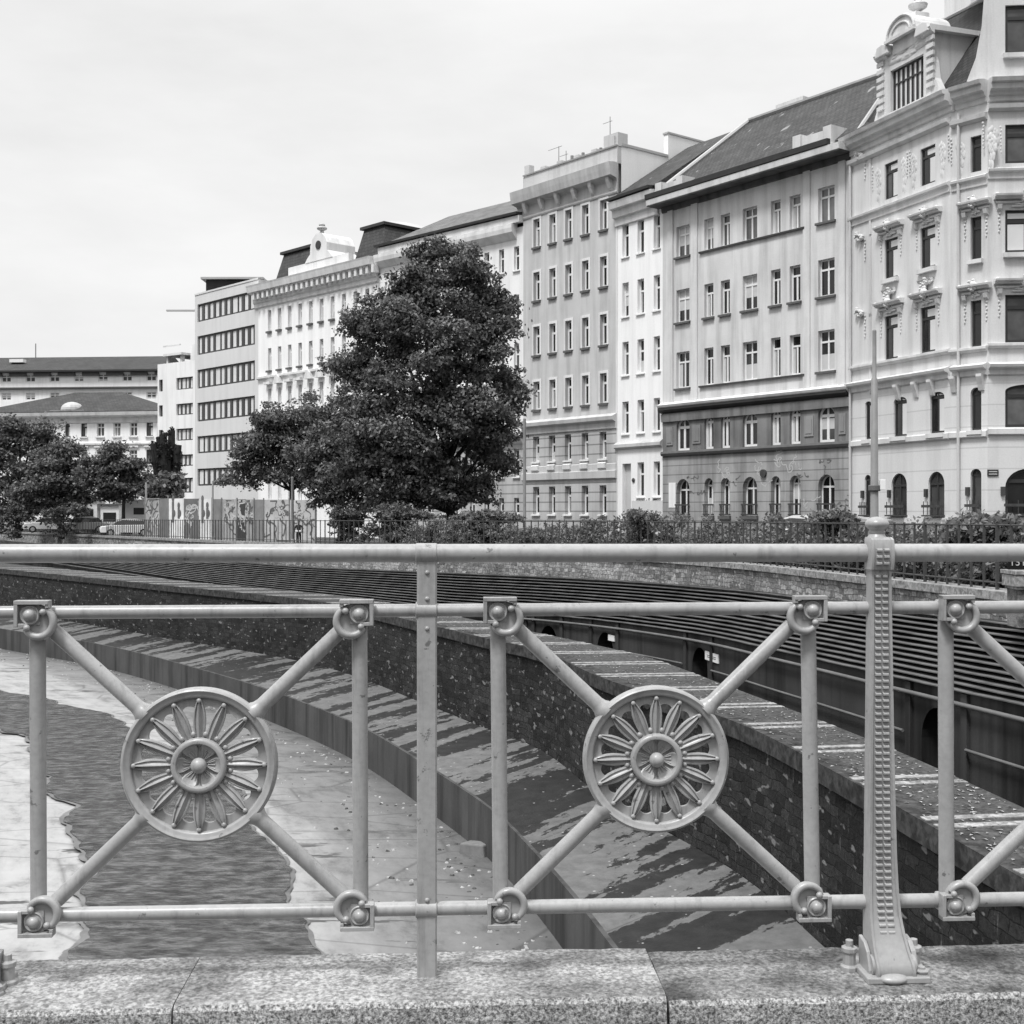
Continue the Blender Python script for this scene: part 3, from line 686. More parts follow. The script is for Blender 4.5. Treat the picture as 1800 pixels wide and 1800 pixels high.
br_ = nt_.nodes.new('ShaderNodeTexBrick'); nt_.links.new(skew(.45, 1), br_.inputs['Vector']); br_.inputs['Scale'].default_value = 1.0; br_.inputs['Brick Width'].default_value = 2.7; br_.inputs['Row Height'].default_value = 5; br_.inputs['Mortar Size'].default_value = 0.012
br_.inputs['Color1'].default_value = g(.88); br_.inputs['Color2'].default_value = g(1.08); br_.inputs['Mortar'].default_value = g(.72); c_ = mixc(nt_, 1.0, c_, br_.outputs['Color'], 'MULTIPLY')
nt_.links.new(c_, b_.inputs['Base Color']); nt_.links.new(ramp(nt_, wetf, [(0, 0.8), (1, 0.5)]), b_.inputs['Roughness'])
b_.inputs['Specular IOR Level'].default_value = 0.14; bump(nt_, b_, n5, 0.3, 0.02)
M['apron'] = m
mb = MB(); ribbon(mb, line(path_front, HB, -0.02), line(apron_edge, HK), 0, flip=True)
o = mb.build('embankment_apron', M['apron']); tag(o, kind='structure')
m = plaster('kerb_wet_stone', 0.075, 0.3, 0.4); M['kerb_face'] = m
A = line(apron_edge, HK - 0.012); B = line(apron_edge, HR + 0.3); A2 = line(apron_edge, HK - 0.012, -0.34); A3 = line(apron_edge, HK + .3, -0.34)
mb = MB(); ribbon(mb, A, B); ribbon(mb, A2, A); ribbon(mb, A3, A2)
# stones fallen and a low fillet of sediment at the foot
o = mb.build('channel_kerb', M['kerb_face']); tag(o, 'long dark stone kerb wall edging the sloping apron above the river bed', 'kerb wall')
rr = random.Random(77)
def crumb(mb, x, y, z, s):
    v = []
    for k in range(6):
        a = 2 * PI * k / 6 + rr.uniform(-.3, .3); q = s * rr.uniform(.6, 1.2); v.append((x + q * math.cos(a), y + q * .8 * math.sin(a), z))
    t = [(x + (p[0] - x) * rr.uniform(.4, .8), y + (p[1] - y) * rr.uniform(.4, .8), z + s * rr.uniform(.35, .9)) for p in v]
    mb.loft([v, t])
mb = MB(); mb2 = MB()
for _ in range(900):
    D = 22 + 62 * rr.random() ** 1.3; o_ = abs(rr.gauss(.55, .5)) + .1 if rr.random() < .6 else rr.uniform(.2, 3.6); p = apron_edge.pt(D, o_)
    crumb(mb if rr.random() < .55 else mb2, p.x, p.y, EYE - HR - .03, rr.uniform(.02, .085))
o = mb.build('pale_rubble', plain('pale_rubble', .34, .9, .3, 6)); tag(o, kind='stuff')
o = mb2.build('dark_rubble', plain('dark_rubble', .07, .9, .4, 6)); tag(o, kind='stuff')
bx_, bD = onlevel(838, 1500, HR); t = thing('stone_block', 'fallen square stone block lying at the foot of the kerb wall', 'stone', (bx_, bD, EYE - HR - .05), R(-38))
mb = MB(); mb.hexa([(-.42, -.25, 0), (.42, -.22, 0), (.40, .25, 0), (-.40, .24, 0), (-.40, -.22, .30), (.38, -.20, .36), (.38, .22, .36), (-.38, .22, .30)]); mb.build('block', plain('block_stone', .15, .9, .3, 3), t, bevel=.04)
# river wall with coping path
wallp = thing('river_wall', 'dark rubble river wall below the flat concrete path with pale joint strips', 'wall', (path_front(40), 40, EYE - HB))
off = -Vector(wallp.location)
def sh(pts): return [p + off for p in pts]
def wall_part(name, pairs, mat, parent=wallp, shift=sh):
    mb = MB()
    for A, B in pairs: ribbon(mb, shift(A), shift(B))
    return mb.build(name, mat, parent)
wall_part('wall_face', [(line(path_front, HC + .30, -0.10), line(path_front, HB + .4, 0.0))], M['wall_masonry'])
cop = wall_part('coping', [(line(path_front, HC, 0), line(path_front, HC + .33, 0)), (line(path_front, HC + .33, 0), line(path_front, HC + .33, -0.14)), (line(path_front, HC - .002, -0.44), line(path_front, HC - .002, 0.0))], M['coping'])
fr = line(path_front, HC, -0.42); ri = []
for D, p in zip(DS, fr): ri.append(Vector((path_right(D), D + .0, EYE - HC)))
wall_part('path_slab', [(ri, line(path_front, HC, -0.442))], M['path'])
wall_part('rear_face', [(ri, [p - Vector((0, 0, 3.4)) for p in ri])], M['dark_concrete'])
mb = MB(); rr = random.Random(3)
D = 9.0
while D < 95:
    for dd in (0.0, 0.42):
        a0 = path_front.pt(D + dd, -0.05); b0 = Vector((path_right(D + dd + .25) - .02, D + dd + .25))
        a1 = path_front.pt(D + dd + .20, -0.05); b1 = Vector((path_right(D + dd + .45) - .02, D + dd + .45))
        z0 = EYE - HC - .01; z1 = EYE - HC + .016
        mb.hexa([Vector((p.x, p.y, z)) + off for z in (z0, z1) for p in (a0, b0, b1, a1)])
    D += 2.55 + rr.uniform(-.1, .1)
mb.build('joint_strip', M['strip'], wallp)
# litter of pale leaves on the path
mb = MB()
for _ in range(1500):
    D = 12 + 46 * rr.random() ** 1.6; t = rr.random(); x = path_front(D) + .1 + t * (path_right(D) - path_front(D) - .15); s = rr.uniform(.02, .055); a = rr.uniform(0, PI)
    z = EYE - HC + .012; c, sn = math.cos(a) * s, math.sin(a) * s
    mb.add([(x + c, D + sn, z), (x - sn * .5, D + c * .5, z + .012), (x - c, D - sn, z), (x + sn * .5, D - c * .5, z + .006)], [(0, 1, 2, 3)])
o = mb.build('leaf_litter', plain('pale_leaf', 0.28, 0.7, 0.4, 9)); tag(o, kind='stuff')
# far side of the rail cutting: track bed, arched concrete wall, louvred slope, stone parapet band
mb = MB(); ribbon(mb, line(fence, 7.5, 1.4), [p - Vector((0, 0, 3.3)) for p in ri]); o = mb.build('track_bed', M['black']); tag(o, kind='structure')
S_WALL = 2.0
def HW(D): return min(4.35, 2.55 + .031 * D)          # top of the concrete wall below the eye
def HS(D): return min(3.1, 1.60 + .0213 * D)          # foot of the stone parapet band below the eye
H_W0, H_S0 = 4.1, 2.6
Lf = []                            # arc length table along the wall face
FD = dsamples(6.0, 165.0, 0.25, 1.008)
fpts = [fence.pt(D, S_WALL) for D in FD]; fu = arclen(fpts)
def w_map(u, dep, z):
    """distance along the cutting wall, depth behind its face, height -> world"""
    D = float(np.interp(u, fu, FD)); p = fence.pt(D, S_WALL - dep); return Vector((p.x, p.y, z))
def w_rel(u, dep, dz):
    D = float(np.interp(u, fu, FD)); p = fence.pt(D, S_WALL - dep); return Vector((p.x, p.y, EYE - HW(D) + dz))
def u_of_px(px, s):
    """arc position where the picture column meets the curve offset by s"""
    best = None
    for D in np.arange(8, 150, 0.05):
        p = fence.pt(D, s); e = 900 + F * p.x / p.y - px
        if best is not None and best[0] * e <= 0: return float(np.interp(D, FD, fu))
        best = (e, D)
    return float(np.interp(8, FD, fu))
cut = thing('cutting_wall', 'dark concrete wall with black arched niches and pipes under the louvred slope', 'wall', (fence(40), 40, EYE - 7.5))
coff = -Vector(cut.location)
nich = []
for px in (1650, 1231, 1064, 965, 900):
    uc = u_of_px(px, S_WALL); nich.append((uc - .65, uc + .65))
nich.append((u_of_px(1650, S_WALL) - 13.5, u_of_px(1650, S_WALL) - 12.2)); nich.sort()
mb = MB(); zt = .02; zb = -3.6; zn = -.42
u = 0.0; edges = sorted([e for n in nich for e in n])
grid = sorted(set(list(np.arange(0, fu[-1], 1.2)) + edges))
inside = lambda a, b: any(n[0] - 1e-6 <= a and b <= n[1] + 1e-6 for n in nich)
for a, b in zip(grid, grid[1:]):
    q = lambda z0, z1: mb.add([w_rel(a, 0, z0) + coff, w_rel(b, 0, z0) + coff, w_rel(b, 0, z1) + coff, w_rel(a, 0, z1) + coff], [(3, 2, 1, 0)])
    if inside(a, b): continue
    q(zb, zt)
for a, b in nich:
    uc, r = (a + b) / 2, (b - a) / 2; arc = [(uc + r * math.cos(t), zn - r + r * math.sin(t)) for t in np.linspace(PI, 0, 13)]
    for (x0, z0), (x1, z1) in zip(arc, arc[1:]):
        mb.add([w_rel(x0, 0, z0) + coff, w_rel(x1, 0, z1) + coff, w_rel(x1, 0, zt) + coff, w_rel(x0, 0, zt) + coff], [(3, 2, 1, 0)])
        mb.add([w_rel(x0, 0, z0) + coff, w_rel(x1, 0, z1) + coff, w_rel(x1, 1.2, z1) + coff, w_rel(x0, 1.2, z0) + coff], [(0, 1, 2, 3)])
    for x in (a, b): mb.add([w_rel(x, 0, zb) + coff, w_rel(x, 0, zn - r) + coff, w_rel(x, 1.2, zn - r) + coff, w_rel(x, 1.2, zb) + coff], [(0, 1, 2, 3)])
mb.build('wall_face', M['dark_concrete'], cut)
for a, b in nich:
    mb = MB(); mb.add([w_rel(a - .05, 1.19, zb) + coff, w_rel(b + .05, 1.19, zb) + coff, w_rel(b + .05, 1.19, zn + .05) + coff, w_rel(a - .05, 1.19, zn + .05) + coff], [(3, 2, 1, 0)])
    mb.build('niche', M['black'], cut)  # black back wall, the recess shade put into its colour
    for e, sg in ((a, -1), (b, 1)):
        mb = MB(); e0 = e + sg * .35; e1 = e0 + sg * .22
        mb.hexa([w_rel(x, d, z) + coff for z in (zb, zt - .05) for x, d in ((e0, -.07), (e1, -.07), (e1, .05), (e0, .05))]); mb.build('pilaster', M['dark_concrete'], cut)
def curve_tube(name, s, h, rad, mat, parent, offv, u0=0.0, u1=None, n=8):
    u1 = fu[-1] if u1 is None else u1; us = [u0] + [float(x) for x in np.arange(math.floor(u0) + 1, u1, 1.0)] + [u1]
    mb = MB(); mb.poly_tube([w_rel(x, -s, -h) + offv for x in us], rad, n); return mb.build(name, mat, parent, smooth=60)
curve_tube('pipe', .12, .22, .045, M['pipe'], cut, coff)
seg = [(0.0 if i == 0 else nich[i - 1][1] + .6, nich[i][0] - .6) for i in range(len(nich))] + [(nich[-1][1] + .6, fu[-1])]
for a, b in seg:
    if b - a > .5: curve_tube('pipe', .10, 1.02, .032, M['pipe'], cut, coff, a, b)
mb = MB(); mb.add([w_rel(x, -.35, -.01) + coff for x in grid] + [w_rel(x, 0.02, -.01) + coff for x in grid], [(i, i + 1, len(grid) + i + 1, len(grid) + i) for i in range(len(grid) - 1)])
# louvred slope
slope = thing('louvred_slope', 'dark sloping bank of many long concrete louvre slats above the cutting wall', 'embankment', (fence(40), 40, EYE - H_W0))
soff = -Vector(slope.location)
ug = [float(x) for x in np.arange(0, fu[-1], 0.8)]
mb = MB(); fD = lambda x: float(np.interp(x, fu, FD))
A = [w_map(x, 0.45, EYE - HW(fD(x)) - .1) + soff for x in ug]; B = [w_map(x, 1.95, EYE - HS(fD(x))) + soff for x in ug]; ribbon(mb, A, B); mb.build('back_plane', M['black'], slope)  # black sheet painting the shade between the slats
NS = 13; rr = random.Random(5)
for k in range(NS):
    t = k / (NS - 1); s0 = -0.12 + t * 1.42
    mb = MB(); rings = []
    for i, x in enumerate(ug):
        j = rr.uniform(-.006, .006); D = fD(x); h = HW(D) - .02 + t * (HS(D) + .04 - HW(D)); th = .27 * (HW(D) - HS(D)) / NS; tp = th * .55; bt = th * .45
        rings.append([w_map(x, s0, EYE - h - bt + j) + soff, w_map(x, s0, EYE - h + tp * .7 + j) + soff, w_map(x, s0 + .035, EYE - h + tp + j) + soff, w_map(x, s0 + .46, EYE - h + tp + j) + soff, w_map(x, s0 + .46, EYE - h - bt + j) + soff])
    mb.loft(rings); mb.build('slat', M['slat'], slope)
# stone parapet band carrying the fence
par = thing('parapet_wall', 'low pale stone parapet wall with coping below the iron fence', 'wall', (fence(40), 40, EYE - H_S0))
poff = -Vector(par.location)
hb = lambda D: hg(D) + 0.0
def pl(h, offs): return [p + poff for p in line(fence, h, offs)]
mb = MB(); ribbon(mb, pl(lambda D: hg(D) + .10, 0.38), pl(lambda D: HS(D) + .12, 0.38)); mb.build('stone_face', M['band_masonry'], par)
mb = MB(); ribbon(mb, pl(lambda D: hg(D) - .04, 0.46), pl(lambda D: hg(D) + .13, 0.46)); ribbon(mb, pl(lambda D: hg(D) - .04, -0.25), pl(lambda D: hg(D) - .04, 0.46)); ribbon(mb, pl(lambda D: hg(D) + .13, 0.46), pl(lambda D: hg(D) + .13, 0.36)); ribbon(mb, pl(lambda D: hg(D) + .3, -.25), pl(lambda D: hg(D) - .04, -.25))
mb.build('coping', M['strip'], par)
mb = MB(); ribbon(mb, pl(HS, 0.62), pl(lambda D: HS(D) + .1, 0.62)); ribbon(mb, pl(HS, 0.36), pl(HS, .62)); mb.build('ledge', M['coping'], par)
# two notices on the cutting wall
def notice(px, y0, y1, w, label, bars):
    uc = u_of_px(px, S_WALL); D = fD(uc); h0, h1 = (y0 - 900) / F * D, (y1 - 900) / F * D
    t = thing('notice_sign', label, 'sign', w_map(uc, -.05, EYE - h1)); p = Vector(t.location)
    mb = MB(); mb.hexa([w_map(uc + a, d, z) - p for z in (EYE - h1, EYE - h0) for a, d in ((-w / 2, -.04), (w / 2, -.04), (w / 2, .01), (-w / 2, .01))]); mb.build('panel', M['white_paint'], t)
    if bars:
        for f in (.38, .58):
            mb = MB(); z = EYE - h1 + f * (h1 - h0)
            mb.hexa([w_map(uc + a, d, zz) - p for zz in (z - .012, z + .012) for a, d in ((-w * .34, -.046), (w * .34, -.046), (w * .34, -.03), (-w * .34, -.03))])
            mb.build('lettering', M['graf_dark'], t)
notice(1253, 1145, 1160, 1.15, 'white rectangular notice sign beside the middle black wall niche', True)
notice(1076, 1113, 1123, .5, 'small narrow white sign beside the far black wall niche', False)

# iron fence on the parapet
fn = thing('iron_fence', 'dark iron fence of spaced uprights along the top of the parapet wall', 'fence', (fence(40), 40, zg(40)))
fo = -Vector(fn.location)
FENCE_D = []
fp2 = [fence.pt(D, 0.12) for D in FD]; fu2 = arclen(fp2)
def f_map(u, dep, dz):
    D = float(np.interp(u, fu2, FD)); p = fence.pt(D, 0.12 - dep); return Vector((p.x, p.y, zg(p.y) + .04 + dz))
us = [float(x) for x in np.arange(2, fu2[-1] - 2, 1.0)]
for dz in (1.30, 0.14):
    mb = MB(); mb.poly_tube([f_map(x, 0, dz) + fo for x in us], .022, 6); mb.build('fence_rail', M['iron'], fn)
k = 0; rest = MB(); u = float(np.interp(19.0, FD, fu2))
while u < fu2[-1] - 2:
    p = f_map(u, 0, 0); hgt = 1.34
    tgt = MB() if k < 100 else rest
    r = .022 if k % 6 else .030
    o2 = (p if k < 100 else Vector(fn.location))
    b = p - o2
    tgt.box(b.x - r, b.x + r, b.y - r, b.y + r, b.z - .03, b.z + hgt)
    if k < 100: tgt.build('picket', M['iron'], fn, p + fo)
    k += 1; u += 0.52
o = rest.build('picket_run', M['iron'], fn); tag(o, kind='stuff')
# street ground, one sheet behind the fence reaching the horizon
mb = MB(); A = []
for D in DS:
    row = []
    for t in (0, 1.2, 4, 10, 25, 60, 140, 300, 900): row.append(Vector((fence(D) + .1 + t, D, zg(D) - .10)))
    A.append(row)
for a, b in zip(A, A[1:]):
    for i in range(len(a) - 1): mb.add([a[i], a[i + 1], b[i + 1], b[i]], [(0, 1, 2, 3)])
zf = zg(170) - .10
mb.add([(-1500, 170, zf), (1500, 170, zf), (1500, 2500, zf), (-1500, 2500, zf)], [(0, 1, 2, 3)])
o = mb.build('ground', M['asphalt']); tag(o, kind='structure')

# ================================================================== BUILDINGS
class Facade:
    """One straight front: A (left end) to B (right end) in plan. Local axes: x along, y into the building, z up from the eye level."""
    def __init__(s, A, B, parent):
        s.A, s.B = Vector(A), Vector(B); d = s.B - s.A; s.L = d.length; s.d = d / s.L; s.n = Vector((-s.d.y, s.d.x)); s.parent = parent
        s.rz = math.atan2(s.d.y, s.d.x); p = parent.location; s.loc = (s.A.x - p.x, s.A.y - p.y, EYE - p.z)
    def u(s, px):
        k = (px - 900) / F; return (k * s.A.y - s.A.x) / (s.d.x - k * s.d.y)
    def D(s, px): return s.A.y + s.u(px) * s.d.y
    def z(s, px, py): return -(py - 900) / F * s.D(px)
    def uz(s, px, py): return s.u(px), s.z(px, py)
    def put(s, mb, name, mats, parent=None, **kw):
        return mb.build(name, mats, s.parent, s.loc, s.rz, **kw)
    def at(s, u, y, z):
        v = s.A + s.d * u + s.n * y; return Vector((v.x, v.y, EYE + z))

def wall_mesh(u0, u1, z0, z1, ops, depth=0.32, wy=0.0):
    """front plane with recessed openings; op = (ua, ub, za, zb, arched)"""
    mb = MB(); e = 1e-5
    us = sorted(set([u0, u1] + [x for o in ops for x in o[:2] if u0 < x < u1])); zs = sorted(set([z0, z1] + [x for o in ops for x in o[2:4] if z0 < x < z1]))
    # merge per strip to keep joints clean
    for a, b in zip(us, us[1:]):
        run = None
        for c, d in zip(zs, zs[1:]):
            hole = any(o[0] - e <= a and b <= o[1] + e and o[2] - e <= c and d <= o[3] + e for o in ops)
            if not hole: run = (run[0], d) if run else (c, d)
            if (hole or d == zs[-1]) and run:
                mb.add([(a, wy, run[0]), (b, wy, run[0]), (b, wy, run[1]), (a, wy, run[1])], [(0, 1, 2, 3)]); run = None
    y1 = wy + depth
    for o in ops:
        ua, ub, za, zb = o[:4]; arch = len(o) > 4 and o[4]
        if not arch:
            mb.add([(ua, wy, zb), (ub, wy, zb), (ub, y1, zb), (ua, y1, zb)], [(0, 1, 2, 3)])
            zt = zb
        else:
            r = (ub - ua) / 2; rv = r * (arch if arch is not True else 1.0); uc = (ua + ub) / 2; zt = zb - rv
            arc = [(uc - r * math.cos(t), zt + rv * math.sin(t)) for t in np.linspace(0, PI, 15)]
            for (x0, q0), (x1, q1) in zip(arc, arc[1:]):
                mb.add([(x0, wy, q0), (x1, wy, q1), (x1, wy, zb), (x0, wy, zb)], [(0, 1, 2, 3)])
                mb.add([(x0, wy, q0), (x1, wy, q1), (x1, y1, q1), (x0, y1, q0)], [(3, 2, 1, 0)])
        mb.add([(ua, wy, za), (ub, wy, za), (ub, y1, za), (ua, y1, za)], [(3, 2, 1, 0)])
        mb.add([(ua, wy, za), (ua, y1, za), (ua, y1, zt), (ua, wy, zt)], [(0, 1, 2, 3)])
        mb.add([(ub, wy, za), (ub, y1, za), (ub, y1, zt), (ub, wy, zt)], [(3, 2, 1, 0)])
    return mb

_cache = {}
wr = random.Random(21)
def window(fc, u0, u1, z0, z1, kind='T', frame='frame_white', glass='glass', inset=0.20, arch=False, sill=None, curtain=0.0, surround=None, fw=0.07, hood=None, split=0.68, ncell=1):
    w, h = u1 - u0, z1 - z0; key = (round(w, 2), round(h, 2), kind, frame, glass, arch, fw, split, ncell)
    w, h = key[0], key[1]
    var = (wr.choice((1, 1, 2, 3)) if frame == 'frame_white' else 1) if wr.random() < curtain else 0
    if kind in ('B', 'G'): var = var % 2
    if key not in _cache:
        mb = MB(); a, b, t, dd = -w / 2, w / 2, fw, 0.06
        r = w / 2; rv = r * (arch if arch and arch is not True else 1.0); zs = h - rv if arch else h
        mb.box(a, a + t, 0, dd, 0, zs); mb.box(b - t, b, 0, dd, 0, zs); mb.box(a + t, b - t, 0.001, dd, 0, t)
        if arch:
            A = [(-r * math.cos(q), zs + rv * math.sin(q)) for q in np.linspace(0, PI, 13)]; B = [(-(r - t) * math.cos(q), zs + (rv - t) * math.sin(q)) for q in np.linspace(0, PI, 13)]
            for i in range(12): mb.hexa([(A[i][0], y, A[i][1]) if k < 1 else p for k, (y, p) in enumerate(())] or [(A[i][0], 0, A[i][1]), (A[i + 1][0], 0, A[i + 1][1]), (B[i + 1][0], 0, B[i + 1][1]), (B[i][0], 0, B[i][1]), (A[i][0], dd, A[i][1]), (A[i + 1][0], dd, A[i + 1][1]), (B[i + 1][0], dd, B[i + 1][1]), (B[i][0], dd, B[i][1])])
        else: mb.box(a + t, b - t, 0.001, dd, h - t, h)
        if kind in ('T', 'X', 'P'):
            zt = zs if arch else h * split
            mb.box(a + t, b - t, -.012, dd - .01, zt - t * .6, zt + t * .6)
            m2 = t * .62
            if kind in ('T', 'X'): mb.box(-m2, m2, -.006, dd - .012, t, zt - t * .6)
            if kind == 'X' or arch: mb.box(-m2 * .7, m2 * .7, -.004, dd - .014, zt + t * .6, h - t)
        if kind == 'W':          # wide tripartite
            zt = h * split; mb.box(a + t, b - t, -.012, dd - .01, zt - t * .6, zt + t * .6); mb.box(-t * .7, t * .7, -.006, dd - .012, t, zt - t * .6)
        if kind == 'B':          # ribbon of casements
            for i in range(1, ncell):
                x = a + (b - a) * i / ncell; mb.box(x - t * .6, x + t * .6, -.01, dd - .01, t, h - t)
        if kind == 'G':          # glazing grid
            for i in range(1, ncell):
                x = a + (b - a) * i / ncell; mb.box(x - .03, x + .03, -.01, dd - .01, t, h - t)
            zt = h * .66; mb.box(a + t, b - t, -.014, dd - .012, zt - .035, zt + .035)
        me = mb.build('window', M[frame]); fm = me.data; bpy.data.objects.remove(me)
        panes = []
        for v in (0, 1, 2, 3):
            mb = MB(); y = 0.035
            poly = [(a + .01, y, .01), (b - .01, y, .01), (b - .01, y, zs - .001)] + ([(p[0] * .99, y, p[1] - .005) for p in reversed(A[1:-1])] if arch else []) + [(a + .01, y, zs - .001)]
            mb.add(poly, [tuple(range(len(poly)))], 0)
            if v and kind in ('T', 'X', 'W', 'P'):
                zt = (zs if arch else h * split) - t
                if kind == 'W':
                    for xa, xb in ((a + t, -t), (t, b - t)): mb.box(xa, xb, .004, y + .004, t, zt, 1)
                    mb.box(a + t, b - t, .004, y + .004, zt + t * 2, h - t, 1)
                elif frame == 'frame_dark': mb.box(-w * .02 + t * .5, b - t * .9, .004, y + .004, t * .9, zt, 1); mb.box(-w * .12, b - t * 1.1, .004, y + .004, zt + t * 2, (h - t * 1.3) if not arch else zt + t * 2 + .3, 1)
                elif v == 2: mb.box(a + t * .8, b - t * .8, y - .006, y + .004, t * .8, zt * .62, 1)
                elif v == 3: mb.box(a + t * .8, b - t * .8, y - .006, y + .004, zt * .55, (h - t) if not arch else zt, 1)
                else: mb.box(a + t * .8, a + w * .30, y - .006, y + .004, t * .8, zt, 1); mb.box(b - w * .24, b - t * .8, y - .006, y + .004, t * .8, zt, 1)
            panes.append(mb)
        if kind in ('B', 'G'):
            panes = []
            for v in (0, 1):
                mb = MB(); y = 0.035; cw = (b - a) / ncell
                for i in range(ncell):
                    x0, x1 = a + cw * i, a + cw * (i + 1)
                    mb.add([(x0, y, 0), (x1, y, 0), (x1, y, h), (x0, y, h)], [(0, 1, 2, 3)], 0)
                    if kind == 'B':
                        mb.box(x0 + cw * .12, x0 + cw * (.50 + wr.random() * .14), y - .006, y + .004, t, h - t, 1)
                        if v == 0 and wr.random() < .12: mb.box(x0 + cw * .1, x1 - cw * .1, y - .008, y + .004, t, h - t, 1)
                    else:
                        mb.box(x0 + cw * .45, x0 + cw * .80, y - .006, y + .004, t, h - t, 1)
                panes.append(mb)
        pm = []
        for mb in panes:
            o = mb.build('pane', [M[glass], M['blind' if kind == 'B' or frame == 'frame_dark' else 'curtain']]); pm.append(o.data); bpy.data.objects.remove(o)
        _cache[key] = (fm, pm)
    fm, pm = _cache[key]
    uc = (u0 + u1) / 2; p = fc.loc; q = fc.d * uc + fc.n * inset
    o = link('window', fm, fc.parent, (p[0] + q.x, p[1] + q.y, p[2] + z0), fc.rz)
    link('pane', pm[var], o)
    if sill:
        so_, sh_, sm_ = sill; mb = MB(); mb.hexa([(-w / 2 - .10, -inset - so_, -sh_), (w / 2 + .10, -inset - so_, -sh_), (w / 2 + .10, -inset + .02, -sh_), (-w / 2 - .10, -inset + .02, -sh_), (-w / 2 - .10, -inset - so_, -.02), (w / 2 + .10, -inset - so_, -.02), (w / 2 + .10, 0.03, .012), (-w / 2 - .10, 0.03, .012)])
        mb.build('sill', M[sm_], o)
    if surround:
        sw, sm_ = surround; mb = MB(); y0, y1 = -inset - .035, -inset + .02
        mb.box(-w / 2 - sw, -w / 2, y0, y1, -.02, h + sw); mb.box(w / 2, w / 2 + sw, y0, y1, -.02, h + sw); mb.box(-w / 2, w / 2, y0 + .001, y1, h, h + sw)
        mb.build('surround', M[sm_], o)
    if hood: hood(o, w, h, inset)
    return o

def rows_cols(fc, refpx, rows, cols):
    """openings from picture rows (top, bottom at refpx) and columns (left, right)."""
    out = []
    for (yt, yb) in rows:
        zt, zb = fc.z(refpx, yt), fc.z(refpx, yb)
        out.append([(fc.u(a), fc.u(b), zb, zt) for a, b in cols])
    return out
def cornice(fc, name, mat, u0, u1, z, prof):
    """profile points (out, up) relative to the wall plane and z; closed behind the wall plane"""
    pts = [(0.05, z + prof[0][1])] + [(-o, z + q) for o, q in prof] + [(0.05, z + prof[-1][1])]
    mb = MB(); mb.sweep(pts[::-1], u0, u1); return fc.put(mb, name, mat)
def shell(fc, mat, z0, z1, depth, name='side_wall', extra=True):
    """the two side walls and the back"""
    for nm, a, b in ((name, (0, 0.0), (0, depth)), (name, (fc.L, 0.0), (fc.L, depth)), ('rear_wall', (0, depth), (fc.L, depth))):
        mb = MB(); mb.add([(a[0], a[1], z0), (b[0], b[1], z0), (b[0], b[1], z1), (a[0], a[1], z1)], [(0, 1, 2, 3)]); fc.put(mb, nm, mat)
def uvquad(mb, p, mi=0):
    """quad with metric uv: p0->p1 along the eave, p3 above p0"""
    P = [Vector(q) for q in p]; ex = (P[1] - P[0]).normalized(); uv = []
    up = (P[-1] - P[0]); up = (up - ex * up.dot(ex)).normalized() if len(P) > 2 else Vector((0, 0, 1))
    for q in P: uv.append(((q - P[0]).dot(ex), (q - P[0]).dot(up)))
    mb.add(P, [tuple(range(len(P)))], mi, uv)
def antenna(fc, u, y, z, h, parent=None, arms=((.9, .5), (.6, .35))):
    mb = MB(); mb.tube((u, y, z), (u, y, z + h), .035, .025, 6)
    for f, l in arms: mb.tube((u - l * 1.4, y, z + h * f), (u + l * .4, y, z + h * f), .018, n=5)
    return fc.put(mb, 'antenna', M['pole'])
def squiggle(fc, px, py, s, mat, seed, wy=-.004, lw=.06, nseg=7, clamp=None):
    rr = random.Random(seed); u, z = fc.uz(px, py); pts = [(u, z)]; a = rr.uniform(0, 6)
    for i in range(nseg * 4):
        a += rr.uniform(-1.1, 1.3); pts.append((pts[-1][0] + s * .28 * math.cos(a) + s * .06, pts[-1][1] + s * .24 * math.sin(a)))
    if clamp: pts = [(min(clamp[1], max(clamp[0], x)), min(clamp[3], max(clamp[2], q))) for x, q in pts]
    mb = MB()
    for (x0, q0), (x1, q1) in zip(pts, pts[1:]):
        dx, dz = x1 - x0, q1 - q0; l = math.hypot(dx, dz) or 1; nx, nz = -dz / l * lw / 2, dx / l * lw / 2
        mb.add([(x0 - nx, wy, q0 - nz), (x1 - nx, wy, q1 - nz), (x1 + nx, wy, q1 + nz), (x0 + nx, wy, q0 + nz)], [(0, 1, 2, 3)])
    return fc.put(mb, 'graffiti', M[mat])

pA = {'b1': (17.4, 64.3), 'b1b': (20.0, 57.1), 'b1c': (21.15, 55.66), 'b1d': (27.0, 55.1), 'b2l': (9.15, 76.0), 'b3l': (6.64, 79.8), 'b4l': (0.79, 87.2), 'b5l': (-10.2, 98.2), 'b6l': (-22.6, 111.5), 'b7l': (-30.4, 120.0)}
def bld(name, label, P, cat='apartment house'): return thing(name, label, cat, (P[0], P[1], zg(P[1]) - .1))
GZ = -2.6                          # bottom of every wall, below the street

